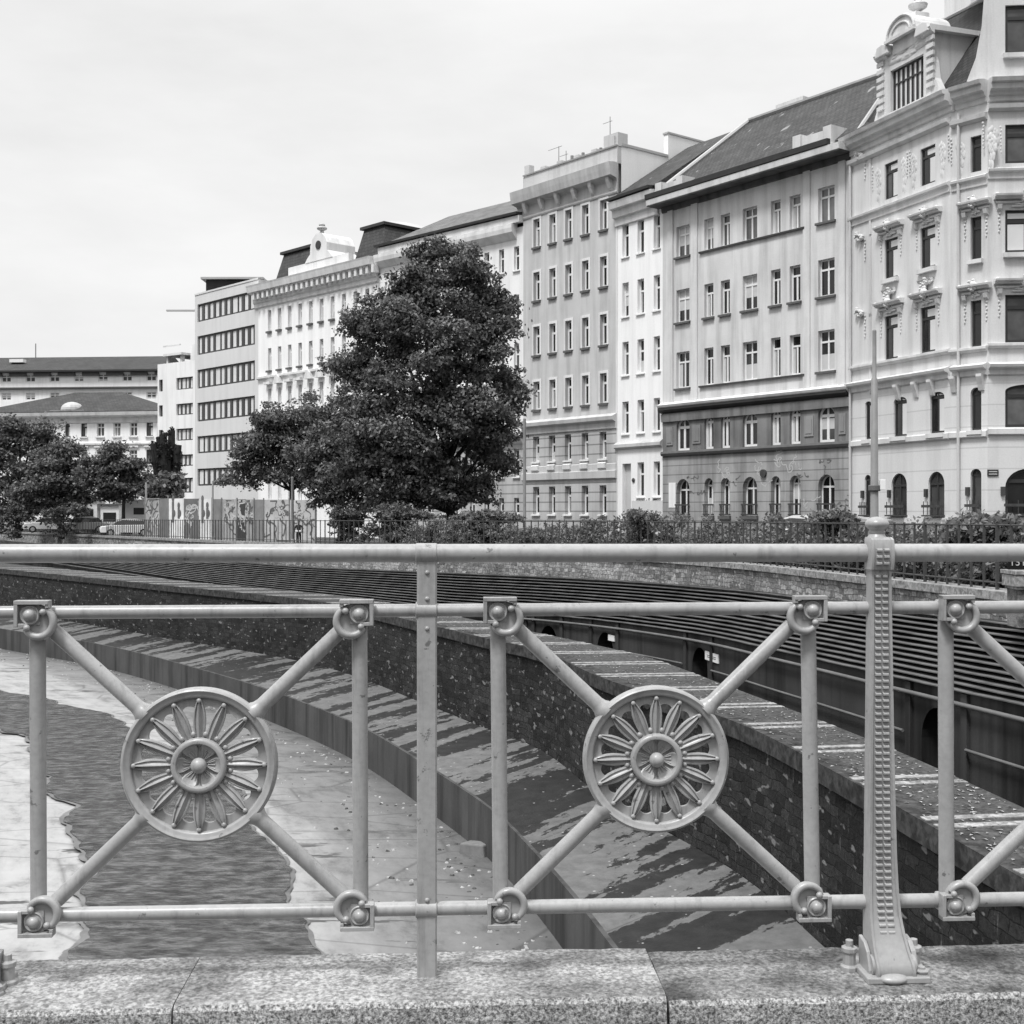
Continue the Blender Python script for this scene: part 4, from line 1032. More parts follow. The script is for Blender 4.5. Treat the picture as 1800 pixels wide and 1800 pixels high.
# materials of the fronts
M['f_grey'] = plaster('front_grey_plaster', 0.64, 0.15, 0.18)
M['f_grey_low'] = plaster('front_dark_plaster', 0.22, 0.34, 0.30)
M['f_rust_low'] = plaster('front_rustic_plaster', 0.36, 0.32, 0.28, lines=0.55)
M['f_white'] = plaster('front_white_plaster', 0.86, 0.04, 0.08)
M['f_white2'] = plaster('front_offwhite_plaster', 0.80, 0.06, 0.10)
M['f_mid'] = plaster('front_mid_plaster', 0.54, 0.13, 0.16)
M['f_mid_low'] = plaster('front_mid_rustic', 0.48, 0.14, 0.16, lines=0.62, ldark=.5, lw=.13)
M['f_mod'] = plaster('front_modern_render', 0.62, 0.05, 0.05)
M['f_corner'] = plaster('front_corner_plaster', 0.64, 0.11, 0.15)
M['f_corner_low'] = plaster('front_corner_rustic', 0.64, 0.06, 0.08, lines=0.95, ldark=0.80, lw=0.045)
M['f_pure'] = plaster('fire_wall_white', 0.86, .03, .05)
M['eave_shade'] = plaster('eave_shade_plaster', 0.11, .3, .3)  # dark plaster that paints in the shade under the grey house's eave
M['roof_grey'] = tiles('roof_tiles_grey', 0.062, 0.24, 3.2, 3.6, 0.22)
M['roof_light'] = tiles('roof_tiles_light', 0.14, 0.2, 2.6, 3.0)
M['roof_dark'] = tiles('roof_slate_dark', 0.045, 0.25, 3.0, 4.0)
M['roof_slate'] = tiles('roof_slate_mid', 0.052, 0.2, 2.4, 3.0)

# ---------------------------------------------------------------- dark-footed grey house
b2 = bld('apartment_house', 'grey house with dark dirty lower floors, arched windows and steep tiled roof', pA['b2l'])
f2 = Facade(pA['b2l'], pA['b1'], b2)
cols2 = [(1189, 1212), (1238, 1254), (1267, 1283), (1305.5, 1331), (1355, 1372), (1388, 1407), (1438, 1467)]
E2 = f2.z(1490, 258); zb2 = f2.z(1480, 683)
up = rows_cols(f2, 1452, [(328, 389), (455, 520), (580, 652)], cols2)
ops = [o for r in up for o in r]
f2.put(wall_mesh(0, f2.L, zb2 - .02, E2, ops), 'upper_wall', M['f_grey'])
zmb = f2.z(1480, 779); mezz = rows_cols(f2, 1452, [(712, 777)], cols2)[0]; grd = rows_cols(f2, 1452, [(834, 907)], cols2)[0]
f2.put(wall_mesh(0, f2.L, zmb - .02, zb2 - .02, [o + (1.0,) for o in mezz]), 'mezzanine_wall', M['f_grey_low'])
f2.put(wall_mesh(0, f2.L, GZ, zmb - .02, [o + (1.15,) for o in grd], depth=.42), 'lower_wall', M['f_rust_low'])
for ri, r in enumerate(up):
    for ci, o in enumerate(r):
        window(f2, *o, kind='T' if ci not in (0, 3, 6) else 'X', sill=(.16, .14, 'sill_dark') if not (ri != 1 and 0 < ci < 6) else None, curtain=.7, split=.72, fw=.085, glass='glass_mid' if ri == 0 else 'glass')
for o in mezz: window(f2, *o, kind='T', arch=1.0, curtain=.3, fw=.13, inset=.16)
for i, o in enumerate(grd):
    w_ = window(f2, *o, kind='T', arch=1.15, curtain=.4, fw=.085, inset=.30)
    w, h = o[1] - o[0], o[3] - o[2]; mb = MB()                  # basket grille
    for k in range(6): x = -w / 2 + w * k / 5; mb.tube((x, -.36, .1), (x, -.36, h * .28), .02, n=5)
    mb.box(-w / 2 - .05, w / 2 + .05, -.40, -.34, h * .27, h * .31); mb.box(-w / 2 - .05, w / 2 + .05, -.40, -.30, .02, .10); mb.build('window_grille', M['iron'], w_)
    mb = MB(); mb.box(-w / 2 - .1, w / 2 + .1, -.46, -.2, -.2, -.02); mb.build('sill', M['sill_dark'], w_)
for ri in (0, 2):                                              # long common sills
    a, b = up[ri][1][0] - .35, up[ri][5][1] + .35; z = up[ri][1][2]
    cornice(f2, 'belt_course', M['sill_dark'], a, b, z - .13, [(.12, 0), (.16, .1), (.02, .12)])
for x0, x1 in ((1175, 1184), (1216, 1227), (1413, 1425), (1475, 1487)):
    mb = MB(); mb.box(f2.u(x0), f2.u(x1), -.09, .05, zb2 + .1, E2 - .5); f2.put(mb, 'pilaster', M['f_grey'])
cornice(f2, 'main_cornice', M['trim'], -.35, f2.L + .1, E2, [(.04, -.31), (1.02, -.30), (1.06, .02), (.3, .04)])
cornice(f2, 'soffit', M['eave_shade'], -.33, f2.L + .08, E2 - .345, [(.04, -.02), (1.00, -.02), (1.00, .03), (.04, .03)])  # soffit coloured dark to paint in the eave's shade
cornice(f2, 'eave_shade_band', M['eave_shade'], 0, f2.L, E2 - .36, [(.03, -.34), (.10, -.30), (.14, -.05), (.14, -.022)])  # dark band painting the shadow below the eave
cornice(f2, 'gutter', M['gutter'], -.40, f2.L - .6, E2, [(1.02, .05), (1.10, .07), (1.12, .36), (.4, .40)])
cornice(f2, 'belt_cornice', M['trim'], -.12, f2.L, zb2, [(.08, -.30), (.35, -.06), (.40, .06), (.02, .22)])
cornice(f2, 'belt_gutter', M['gutter'], -.12, f2.L - .05, zb2 - .3, [(.06, -.12), (.31, .06), (.31, .20), (.09, .24)])
cornice(f2, 'belt_lower_band', M['f_grey_low'], 0, f2.L, zb2 - .95, [(.12, 0), (.14, .45), (.05, .50)])  # projecting band in the mezzanine wall's own plaster
cornice(f2, 'belt_course', M['sill_dark'], 0, f2.L, zmb - .02, [(.14, -.16), (.20, -.02), (.16, .10), (.02, .12)])
for a, b in zip([0.35] + [o[1] + .3 for o in mezz], [o[0] - .3 for o in mezz] + [f2.L - .3]):
    if b - a > .45:
        if 'panel' not in M: M['panel'] = plaster('panel_plaster', 0.28, .2, .2)
        mb = MB(); zt, zl = mezz[0][3] - .5, mezz[0][2] + .35; mb.box(a, b, -.05, .03, zl, zt); mb.box(a + .1, b - .1, -.075, -.048, zl + .15, zt - .15); f2.put(mb, 'wall_panel', M['panel'])
for px0, px1, y0 in ((1172, 1216, 22), (1415, 1478, 30)):    # attic blocks on the eave
    u0, u1 = f2.u(px0), f2.u(px1); mb = MB(); hh = y0 / F * f2.D(px0)
    mb.box(u0, u1, -.75, .35, E2 + .03, E2 + .03 + hh); mb.box(u0 - .1, u0 + .45, -.86, .4, E2 + .03, E2 + hh + .18); mb.box(u1 - .45, u1 + .1, -.86, .4, E2 + .03, E2 + hh + .18); f2.put(mb, 'attic_block', M['f_grey'])
# roof: eave to ridge six metres back
rz_ = 24.4; mb = MB(); ea = E2 + .30
r0, r1 = -.3, f2.L + 9.0
uvquad(mb, [(0, -.6, ea), (f2.L, -.6, ea), (r1, 6, rz_), (1.4, 6, rz_), ]); uvquad(mb, [(f2.L, -.6, ea), (f2.L + 9, -.6 + 0.0, ea), (r1, 6, rz_)])
uvquad(mb, [(r1, 6.0, rz_), (1.4, 6.0, rz_), (1.4, 13, ea), (r1, 13, ea)][::-1]); uvquad(mb, [(0, 13, ea), (0, -.6, ea), (1.4, 6, rz_), (1.4, 13, ea)])
rf = f2.put(mb, 'roof', M['roof_grey'])
mb = MB(); mb.poly_tube([(0, -.6, ea + .1), (1.4, 6, rz_ + .1)], .16, 8); mb.build('hip_cap', M['zinc'], rf)
mb = MB(); mb.tube((1.4, 6, rz_ + .05), (r1, 6, rz_ + .05),   .2, n=8); mb.build('ridge_cap', M['pole'], rf)
for px, py in ((1333, 265), ):
    fi = Facade(f2.A + f2.n * 1.9, f2.B + f2.n * 1.9, b2); u, z = fi.uz(1328, 270); mb = MB(); mb.hexa([(u - .35, 1.6, z - .35), (u + .35, 1.6, z - .35), (u + .35, 2.6, z + .35), (u - .35, 2.6, z + .35), (u - .35, 1.5, z - .10), (u + .35, 1.5, z - .10), (u + .35, 2.5, z + .55), (u - .35, 2.5, z + .55)]); mb.build('skylight', M['white_paint'], rf)
mb = MB(); mb.box(3.4, 5.6, 6.2, 7.2, rz_ - .4, rz_ + .55); mb.build('chimney', M['f_grey'], rf)
shell(f2, M['f_grey'], GZ, E2, 13)
for px, py, s, mt, sd in ((1268, 828, 1.1, 'graf_light', 1), (1335, 818, .9, 'graf_light', 2), (1368, 812, 1.6, 'graf_light', 3), (1398, 815, 1.0, 'graf_light', 4), (1408, 832, .6, 'graf_dark', 5), (1448, 815, .8, 'graf_dark', 6), (1215, 838, .6, 'graf_dark', 7), (1290, 846, .5, 'graf_dark', 8), (1480, 885, .8, 'graf_dark', 9), (1226, 868, .8, 'graf_dark', 10), (1345, 850, .5, 'graf_light', 11), (1420, 880, .6, 'graf_light', 12)):
    [squiggle(f2, px + dx_ * 4, py + dy_ * 5, s * .16, mt, sd * 5 + kk, wy=-.004 - .001 * kk, lw=.05) for kk, (dx_, dy_) in enumerate(((-1.5, 0), (0, .5), (1.5, -.3)))]
mb = MB(); u, z = f2.uz(1343, 832); mb.revolve([(.22, -.12), (.22, .02), (1e-3, .02)], (u, 0, z), 'y', 14); f2.put(mb, 'vent_cap', M['iron'])
for px in (1179, 1184.5):
    mb = MB(); u, z = f2.uz(px, 866); mb.box(u - .16, u + .16, -.02, .01, z - .9, z + .6); f2.put(mb, 'poster', M['white_paint'])

# ---------------------------------------------------------------- narrow white house
b3 = bld('apartment_house', 'narrow white rendered house three windows wide squeezed between two grey houses', pA['b3l'])
f3 = Facade(pA['b3l'], pA['b2l'], b3)
cols3 = [(1094, 1105), (1120.5, 1132), (1149, 1160)]
E3 = f3.z(1168, 331)
r3_ = rows_cols(f3, 1099, [(393, 452), (497, 557), (601, 660), (706, 763)], cols3); g3 = rows_cols(f3, 1099, [(814, 874)], cols3[1:])[0]
door3 = (f3.u(1094), f3.u(1109), GZ + .5, f3.z(1099, 815)); cel = [(f3.u(a), f3.u(b), f3.z(1099, 912), f3.z(1099, 903)) for a, b in ((1121, 1131), (1148, 1158))]
f3.put(wall_mesh(0, f3.L, GZ, E3, [o for r in r3_ for o in r] + g3 + [door3] + cel), 'wall', M['f_white'])
for r in r3_ + [g3]:
    for o in r: window(f3, *o, kind='P', sill=(.10, .08, 'trim'), curtain=.3, split=.66, inset=.22, fw=.10)
for o in cel: window(f3, *o, kind='N', frame='frame_dark', inset=.2)
mb = MB(); w = door3[1] - door3[0]; uc = (door3[0] + door3[1]) / 2; mb.box(door3[0], door3[1], .25, .31, door3[2], door3[3])
o = f3.put(mb, 'door', M['f_mid']); mb = MB(); mb.box(door3[0] + .12, door3[1] - .12, .22, .26, door3[2] + .2, door3[2] + 2.0); mb.build('door_panel', M['sill_dark'], o)
cornice(f3, 'eave_cornice', M['trim'], 0, f3.L - .36, E3, [(.05, -1.5), (.12, -1.45), (.14, -1.0), (.32, -.95), (.36, -.5), (.60, -.45), (.70, -.02), (.2, .05)])
cornice(f3, 'gutter', M['gutter'], 0, f3.L - .42, E3, [(.55, .06), (.78, .08), (.80, .24), (.3, .26)])
z = f3.z(1085, 786); cornice(f3, 'belt_course', M['f_mid'], 0, f3.L, z, [(.06, -.18), (.22, -.05), (.22, .14), (.02, .30)])
mb = MB(); mb.box(0.0, .16, -.03, .02, GZ, E3 - 1.5); f3.put(mb, 'corner_strip', M['trim'])
mb = MB(); uvquad(mb, [(0, -.5, E3 + .25), (f3.L, -.5, E3 + .25), (f3.L, 6, 24.2), (0, 6, 24.2)]); uvquad(mb, [(f3.L, 13, E3), (0, 13, E3), (0, 6, 24.2), (f3.L, 6, 24.2)]); uvquad(mb, [(f3.L, -.5, E3 + .25), (f3.L, 13, E3), (f3.L, 6, 24.2)])
f3.put(mb, 'roof', M['roof_grey']); shell(f3, M['f_white'], GZ, E3, 13)
mb = MB(); u, z = f3.uz(1114, 844); mb.ball((u, -.03, z), (.14, .08, .14)); f3.put(mb, 'door_lamp', M['iron'])
for px, py, s, mt, sd in ((1118, 893, .5, 'graf_dark', 31), (1135, 893, .7, 'graf_dark', 32), (1150, 878, .3, 'graf_dark', 33)): squiggle(f3, px, py, s * .5, mt, sd, lw=.06)
mb = MB(); zt = f3.z(1099, 880); mb.box(door3[1] + .1, f3.L - .01, -.02, .02, GZ, zt); f3.put(mb, 'plinth', M['f_mod'])

# ---------------------------------------------------------------- plain grey house with attic
b4 = bld('apartment_house', 'tall plain mid grey house with bracketed cornice and straight attic parapet', pA['b4l'])
f4 = Facade(pA['b4l'], (pA['b3l'][0] + .06, pA['b3l'][1] - .05), b4)
cols4 = [(938, 949), (966, 977), (994, 1005), (1023.5, 1035), (1055, 1067)]
E4 = f4.z(1083, 286); zb4 = f4.z(1080, 733)
r4 = rows_cols(f4, 943.5, [(385, 434), (478.5, 528), (574, 624), (671, 720)], cols4); m4 = rows_cols(f4, 1061, [(759, 806)], cols4)[0]; g4 = rows_cols(f4, 1061, [(853, 904)], cols4)[0]
f4.put(wall_mesh(0, f4.L, zb4, E4, [o for r in r4 for o in r], depth=.36), 'wall', M['f_mid'])
f4.put(wall_mesh(0, f4.L, GZ, zb4, m4 + g4, depth=.40, wy=-.06), 'lower_wall', M['f_mid_low'])
for r in r4:
    for o in r: window(f4, *o, kind='P', sill=(.14, .16, 'sill_dark'), surround=(.16, 'trim'), split=.68, inset=.24, fw=.12, curtain=.25)
for o in m4 + g4: window(f4, *o, kind='P', split=.66, inset=.24, fw=.12, curtain=.3, sill=(.18, .12, 'trim'))
cornice(f4, 'main_cornice', M['f_mid'], -.6, f4.L + .05, E4, [(.06, -1.95), (.10, -1.85), (.06, -1.75), (.06, -1.10), (.16, -.98), (.62, -.85), (.70, -.45), (.76, -.05), (.30, .0)])
for i in range(6):
    u = .5 + i * (f4.L - 1.0) / 5; mb = MB(); mb.sweep([(.02, E4 - .86), (-.46, E4 - .86), (-.42, E4 - 1.15), (-.22, E4 - 1.55), (.02, E4 - 1.75)], u - .14, u + .14); f4.put(mb, 'bracket', M['trim'])
cornice(f4, 'belt_cornice', M['f_mid'], 0, f4.L + .02, zb4, [(.10, -.75), (.16, -.70), (.18, -.30), (.42, -.18), (.46, .05), (.05, .25)])
cornice(f4, 'belt_course', M['f_mid'], 0, f4.L + .02, f4.z(1061, 832), [(.09, -.35), (.20, -.3), (.22, .15), (.09, .2)])
cornice(f4, 'apron_band', M['f_mid'], 0, f4.L, m4[0][2] - .9, [(.08, 0), (.13, .03), (.13, .55), (.08, .6)])
for i in range(5):
    mb = MB(); o = m4[i]; mb.sweep([(-.05, o[2] - .7), (-.24, o[2] - .6), (-.26, o[2] - .3), (-.05, o[2] - .2)], o[0] - .05, o[1] + .05); f4.put(mb, 'sill_apron', M['trim'])
mb = MB(); mb.box(0, f4.L, .02, .35, E4 - .02, E4 + 1.05); at_ = f4.put(mb, 'attic', M['f_mid'])
cornice(f4, 'attic_coping', M['zinc'], 0, f4.L, E4 + 1.07, [(.06, 0), (.08, .08), (-.3, .1)])
for i in range(6):
    u = .2 + i * (f4.L - .9) / 5; mb = MB(); mb.box(u, u + .5, -.06, .4, E4 + 1.14, E4 + (1.75 if i in (0, 5) else 1.32)); f4.put(mb, 'attic_post', M['f_mid'])
# fire walls: stepped white gable on the right
s0, s1, dp = 4.6, 9.0, 13.0; mb = MB()
zt0, zt1 = E4 + 1.25, E4 + 2.6
mb.add([(f4.L, 0.36, GZ), (f4.L, dp, GZ), (f4.L, dp, zt1 + .1), (f4.L, s0, zt1 + .1), (f4.L, s0, zt0), (f4.L, .36, zt0 - .15)], [(0, 1, 2, 3, 4, 5)])
mb.add([(f4.L - .4, 0.36, E4 - 2), (f4.L - .4, dp, E4 - 2), (f4.L - .4, dp, zt1 + .1), (f4.L - .4, s0, zt1 + .1), (f4.L - .4, s0, zt0), (f4.L - .4, .36, zt0 - .15)], [(5, 4, 3, 2, 1, 0)])
mb.add([(f4.L, s0, zt0), (f4.L, s0, zt1 + .1), (f4.L - .4, s0, zt1 + .1), (f4.L - .4, s0, zt0)], [(0, 1, 2, 3)])
f4.put(mb, 'fire_wall', M['f_pure'])
mb = MB(); mb.box(f4.L - .44, f4.L + .05, .36, s0 - .02, zt0 - .12, zt0 + .05); mb.box(f4.L - .44, f4.L + .05, s0 - .06, dp, zt1 + .1, zt1 + .22); f4.put(mb, 'wall_cap', M['zinc'])
mb = MB(); mb.box(f4.L - 1.3, f4.L + .03, .04, .9, E4 + 1.07, E4 + 1.95); f4.put(mb, 'chimney', M['f_mid'])
mb = MB(); uvquad(mb, [(0, .4, E4 + .8), (f4.L - .4, .4, E4 + .8), (f4.L - .4, 6, E4 + 1.6), (0, 6, E4 + 1.6)]); uvquad(mb, [(f4.L - .4, 13, E4), (0, 13, E4), (0, 6, E4 + 1.6), (f4.L - .4, 6, E4 + 1.6)]); f4.put(mb, 'roof', M['roof_light'])
mb = MB(); mb.add([(0, 0, GZ), (0, 13, GZ), (0, 13, E4 + 1), (0, 0, E4 + 1)], [(0, 1, 2, 3)]); f4.put(mb, 'side_wall', M['f_mid'])
antenna(f4, f4.u(1033), 2.0, E4 + .8, 3.2); antenna(f4, f4.u(953), 1.5, E4 + .8, 2.2, arms=((.98, .8),)); antenna(f4, f4.u(928), 3.5, E4 + .8, 2.6)

# ---------------------------------------------------------------- pale house behind the big tree
b5 = bld('apartment_house', 'pale house with light grey tiled roof half hidden behind the big tree', pA['b5l'])
f5 = Facade(pA['b5l'], pA['b4l'], b5)
E5 = f5.z(918, 398); zm5 = f5.z(918, 671); zl5 = f5.z(918, 767)
step = (f5.u(909) - f5.u(882.5)); w5 = f5.u(912.5) - f5.u(903.5)
cu = [f5.u(908) - i * step for i in range(int(f5.u(908) / step) + 1)]; colu = [(c - w5 / 2, c + w5 / 2) for c in cu if c > .8]
def rz5(yt, yb): return [(a, b, f5.z(908, yb), f5.z(908, yt)) for a, b in colu]
R5 = [rz5(433, 475), rz5(518, 562), rz5(604, 652)]; L5 = [rz5(690, 745), rz5(790, 838)]; G5 = [(a, b, f5.z(905, 903), f5.z(905, 875)) for a, b in colu]
f5.put(wall_mesh(0, f5.L, zl5, E5, [o for r in R5 for o in r] + L5[0]), 'wall', M['f_white2'])
f5.put(wall_mesh(0, f5.L, GZ, zl5, L5[1] + G5), 'lower_wall', M['f_mid_low'])
for r in R5 + L5 + [G5]:
    for o in r: window(f5, *o, kind='P', split=.62, inset=.2, sill=(.12, .10, 'trim'), fw=.09, curtain=.2)
cornice(f5, 'main_cornice', M['trim'], -.4, f5.L - .62, E5, [(.06, -.8), (.16, -.7), (.5, -.35), (.55, -.05), (.55, .2), (.2, .25)])
cornice(f5, 'eave_band', M['trim'], 0, f5.L, E5 + .26, [(.4, 0), (.45, .45), (.1, .5)])
cornice(f5, 'gutter', M['gutter'], -.3, f5.L - .1, E5 + .78, [(.4, 0), (.6, .02), (.62, .18), (.2, .2)])
for z in (zm5, zl5): cornice(f5, 'belt_cornice', M['trim'], 0, f5.L, z, [(.05, -.5), (.12, -.4), (.45, -.1), (.48, .05), (.03, .2)])
ea = E5 + .95; mb = MB(); uvquad(mb, [(0, -.2, ea), (f5.L, -.2, ea), (f5.L, 6, 24.0), (1.2, 6, 24.0)]); uvquad(mb, [(f5.L, 13, ea), (0, 13, ea), (1.2, 6, 24.0), (f5.L, 6, 24.0)]); uvquad(mb, [(0, 13, ea), (0, -.2, ea), (1.2, 6, 24.0)])
rf = f5.put(mb, 'roof', M['roof_light'])
for px, s in ((838, 1.4), (886, .7)):
    u = f5.u(px) ; mb = MB(); mb.box(u + 3.0, u + 3.0 + s * 1.6, 6.0, 7.0, 23.6, 25.0 + .3 * s); mb.build('chimney', M['trim'], rf)
    mb = MB()
    for k in range(2): mb.tube((u + 3.4 + k * 1.3 * s * .6, 6.5, 25), (u + 3.4 + k * 1.3 * s * .6, 6.5, 26.4), .12, n=6)
    mb.build('chimney_pot', M['pole'], rf)
shell(f5, M['f_white2'], GZ, E5, 13)

# ---------------------------------------------------------------- white ornate house with mansard pavilions
b6 = bld('apartment_house', 'white ornate house with slate mansard pavilions and a crowned oculus gable', pA['b6l'])
f6 = Facade(pA['b6l'], pA['b5l'], b6)
E6 = f6.z(660, 455); st6 = (f6.u(546) - f6.u(474)) / 4; c6 = [f6.u(474) + i * st6 for i in range(20)]
w6 = (f6.u(546) - f6.u(540)) * 1.05
col6 = [(c - w6 / 2, c + w6 / 2) for c in c6 if c + w6 < f6.L - .3]
def rz6(yt, yb): return [(a, b, f6.z(474, yb), f6.z(474, yt)) for a, b in col6]
R6 = [rz6(545, 582), rz6(612, 651), rz6(683, 724), rz6(760, 800), rz6(842, 882)]
f6.put(wall_mesh(0, f6.L, GZ, E6, [o for r in R6 for o in r]), 'wall', M['f_white'])
def hood6(tri):
    def f(o, w, h, inset):
        mb = MB(); y0 = -inset - .35; y1 = -inset + .02; z = h + .35
        if tri: mb.loft([[(-w * .9, y0, z), (w * .9, y0, z), (w * .62, y0, z + .5), (0, y0, z + .75), (-w * .62, y0, z + .5)], [(-w * .9, y1, z), (w * .9, y1, z), (w * .62, y1, z + .5), (0, y1, z + .75), (-w * .62, y1, z + .5)]])
        else: mb.box(-w * .9, w * .9, y0, y1, z, z + .22)
        mb.build('window_hood', M['trim'], o)
    return f
for ri, r in enumerate(R6):
    for ci, o in enumerate(r): window(f6, *o, kind='P', split=.68, inset=.22, sill=(.2, .18, 'sill_dark' if ri < 2 else 'trim'), fw=.11, curtain=.35, hood=hood6(ci in (1, 4, 5, 6, 9)) if ri == 2 else None, glass='glass_mid')
cornice(f6, 'main_cornice', M['trim'], -.5, f6.L - .45, E6, [(.05, -1.9), (.15, -1.8), (.15, -1.5), (.25, -1.4), (.30, -.75), (.85, -.55), (.95, -.1), (1.0, .05), (.3, .12)])
for i in range(24):
    u = .3 + i * (f6.L - .6) / 23; mb = MB(); mb.box(u - .16, u + .16, -.72, -.22, E6 - 1.2, E6 - .62); f6.put(mb, 'bracket', M['trim'])
for z in (R6[2][0][2] - .9, R6[1][0][2] - .75): cornice(f6, 'belt_course', M['trim'], 0, f6.L, z, [(.04, 0), (.25, .1), (.25, .28), (.03, .35)])
def pavilion(b0, b1_, t0, t1, yb):
    """mansard pavilion: base pixels on the eave, top corners measured 1.6 m behind the front"""
    u0, u1 = f6.u(b0), f6.u(b1_); z0 = E6 + .14; fi = Facade(f6.A + f6.n * 1.6, f6.B + f6.n * 1.6, b6); a, c = fi.u(t0[0]), fi.u(t1[0]); zt = (fi.z(*t0) + fi.z(*t1)) / 2
    b = [(u0, .35, z0), (u1, .35, z0), (u1, yb, z0), (u0, yb, z0)]; t = [(a, 1.6, zt), (c, 1.6, zt), (c, yb - 1, zt), (a, yb - 1, zt)]; mb = MB()
    for i in range(4): uvquad(mb, [b[i], b[(i + 1) % 4], t[(i + 1) % 4], t[i]])
    rf = f6.put(mb, 'mansard_roof', M['roof_slate'])
    tt = [(x + sx * .25, y + sy * .25, z + .02) for (x, y, z), sx, sy in zip(t, (-1, 1, 1, -1), (-1, -1, 1, 1))]
    mb = MB(); mb.hexa(tt + [(x, y, z + .22) for x, y, z in tt]); mb.build('roof_edge', M['gutter'], rf)
    mb = MB(); ap = ((a + c) / 2, yb * .5, zt + 1.0); t2 = [(x, y, z + .23) for x, y, z in tt]
    for i in range(4): mb.add([t2[i], t2[(i + 1) % 4], ap], [(0, 1, 2)])
    mb.build('roof_cap', M['zinc'], rf); return rf
pavilion(477, 556, (499, 447), (547, 437), 9); pavilion(616, 669, (640, 406), (676, 395), 10)
u0, u1 = f6.u(512), f6.u(618); mb = MB(); mb.box(u0, u1, -.3, .2, E6 + .14, E6 + .95); f6.put(mb, 'attic', M['trim'])
uc, zc = f6.u(566), E6 + .95; mb = MB(); hw = 2.0; gs = .66
sec = [(uc - hw, zc), (uc + hw, zc), (uc + hw * .85, zc + .5 * gs), (uc + hw * .62, zc + 1.0 * gs), (uc + hw * .6, zc + 2.0 * gs), (uc + hw * .45, zc + 2.8 * gs), (uc + hw * .22, zc + 3.3 * gs), (uc, zc + 3.45 * gs), (uc - hw * .22, zc + 3.3 * gs), (uc - hw * .45, zc + 2.8 * gs), (uc - hw * .6, zc + 2.0 * gs), (uc - hw * .62, zc + 1.0 * gs), (uc - hw * .85, zc + .5 * gs)]
mb.loft([[(x, -.35, z) for x, z in sec], [(x, 2.5, z) for x, z in sec]]); gb = f6.put(mb, 'oculus_gable', M['trim'])
mb = MB(); mb.revolve([(1e-3, -.42), (.36, -.42), (.36, -.30), (1e-3, -.3)], (uc, 0, zc + 1.25), 'y', 18); mb.build('oculus', M['frame_dark'], gb)
mb = MB(); mb.tube((uc, 0, zc + 2.2), (uc, 0, zc + 2.55), .2, .14, 10); mb.ball((uc, 0, zc + 2.68), (.45, .45, .2)); mb.ball((uc, 0, zc + 2.95), (.28, .28, .16)); mb.build('crown_finial', M['zinc'], gb)
a, b = f6.u(590), f6.u(612); mb = MB(); mb.box(a, b, 3.2, 6.0, E6 + .8, E6 + 2.35); dr = f6.put(mb, 'roof_dormer', M['roof_dark']); mb = MB(); mb.box(a - .3, b + .3, 2.8, 6.3, E6 + 2.351, E6 + 2.6); mb.build('dormer_cap', M['gutter'], dr)
mb = MB(); uvquad(mb, [(0, .3, E6 + .15), (f6.L, .3, E6 + .15), (f6.L, 6, E6 + 3.0), (0, 6, E6 + 3.0)]); uvquad(mb, [(f6.L, 13, E6), (0, 13, E6), (0, 6, E6 + 3.0), (f6.L, 6, E6 + 3.0)]); f6.put(mb, 'roof', M['roof_slate'])
shell(f6, M['f_white2'], GZ, E6, 13)

# ---------------------------------------------------------------- modern office block
b7 = bld('office_block', 'modern light grey block with dark ribbon windows on every floor', pA['b7l'], 'office block')
P7 = (pA['b6l'][0] + .02, pA['b6l'][1] - .02)
f7 = Facade(pA['b7l'], P7, b7)
u0, u1 = f7.u(347), f7.u(448); T7 = f7.z(345, 519); rows7 = []
for yt, yb in ((535, 566), (591, 624), (650, 683), (708, 741), (767, 797), (824, 854), (880, 905)): rows7.append((u0, u1, f7.z(349, yb), f7.z(349, yt)))
f7.put(wall_mesh(0, f7.L, GZ, T7, rows7, depth=.3), 'wall', M['f_mod'])
for i, o in enumerate(rows7): window(f7, *o, kind='B', frame='frame_dark', glass='glass', inset=.14, ncell=10, fw=.16)
cornice(f7, 'roof_edge', M['f_mod'], 0, f7.L, T7, [(.05, -.02), (.05, .14), (-.4, .15)])
mb = MB(); pz = b7.location; ptop = at(410, 492, 121.5).z; xa_, xb_ = at(362, 500, 121.5).x, at(459, 500, 121.5).x
mb.box(xa_ - pz.x, xb_ - pz.x, 121.5 - pz.y, 127 - pz.y, EYE + T7 - .3 - pz.z, ptop - pz.z); ph = mb.build('penthouse', M['glass'], b7)
mb = MB(); mb.box(xa_ - .4 - pz.x, xb_ + .3 - pz.x, 121.0 - pz.y, 127.4 - pz.y, ptop + .001 - pz.z, ptop + .2 - pz.z); mb.build('penthouse_roof', M['zinc'], ph)
shell(f7, M['f_mod'], GZ, T7, 14); mb = MB(); mb.box(.02, f7.L - .02, .41, 13.98, T7 - .5, T7 - .02); f7.put(mb, 'flat_roof', M['roof_light'])

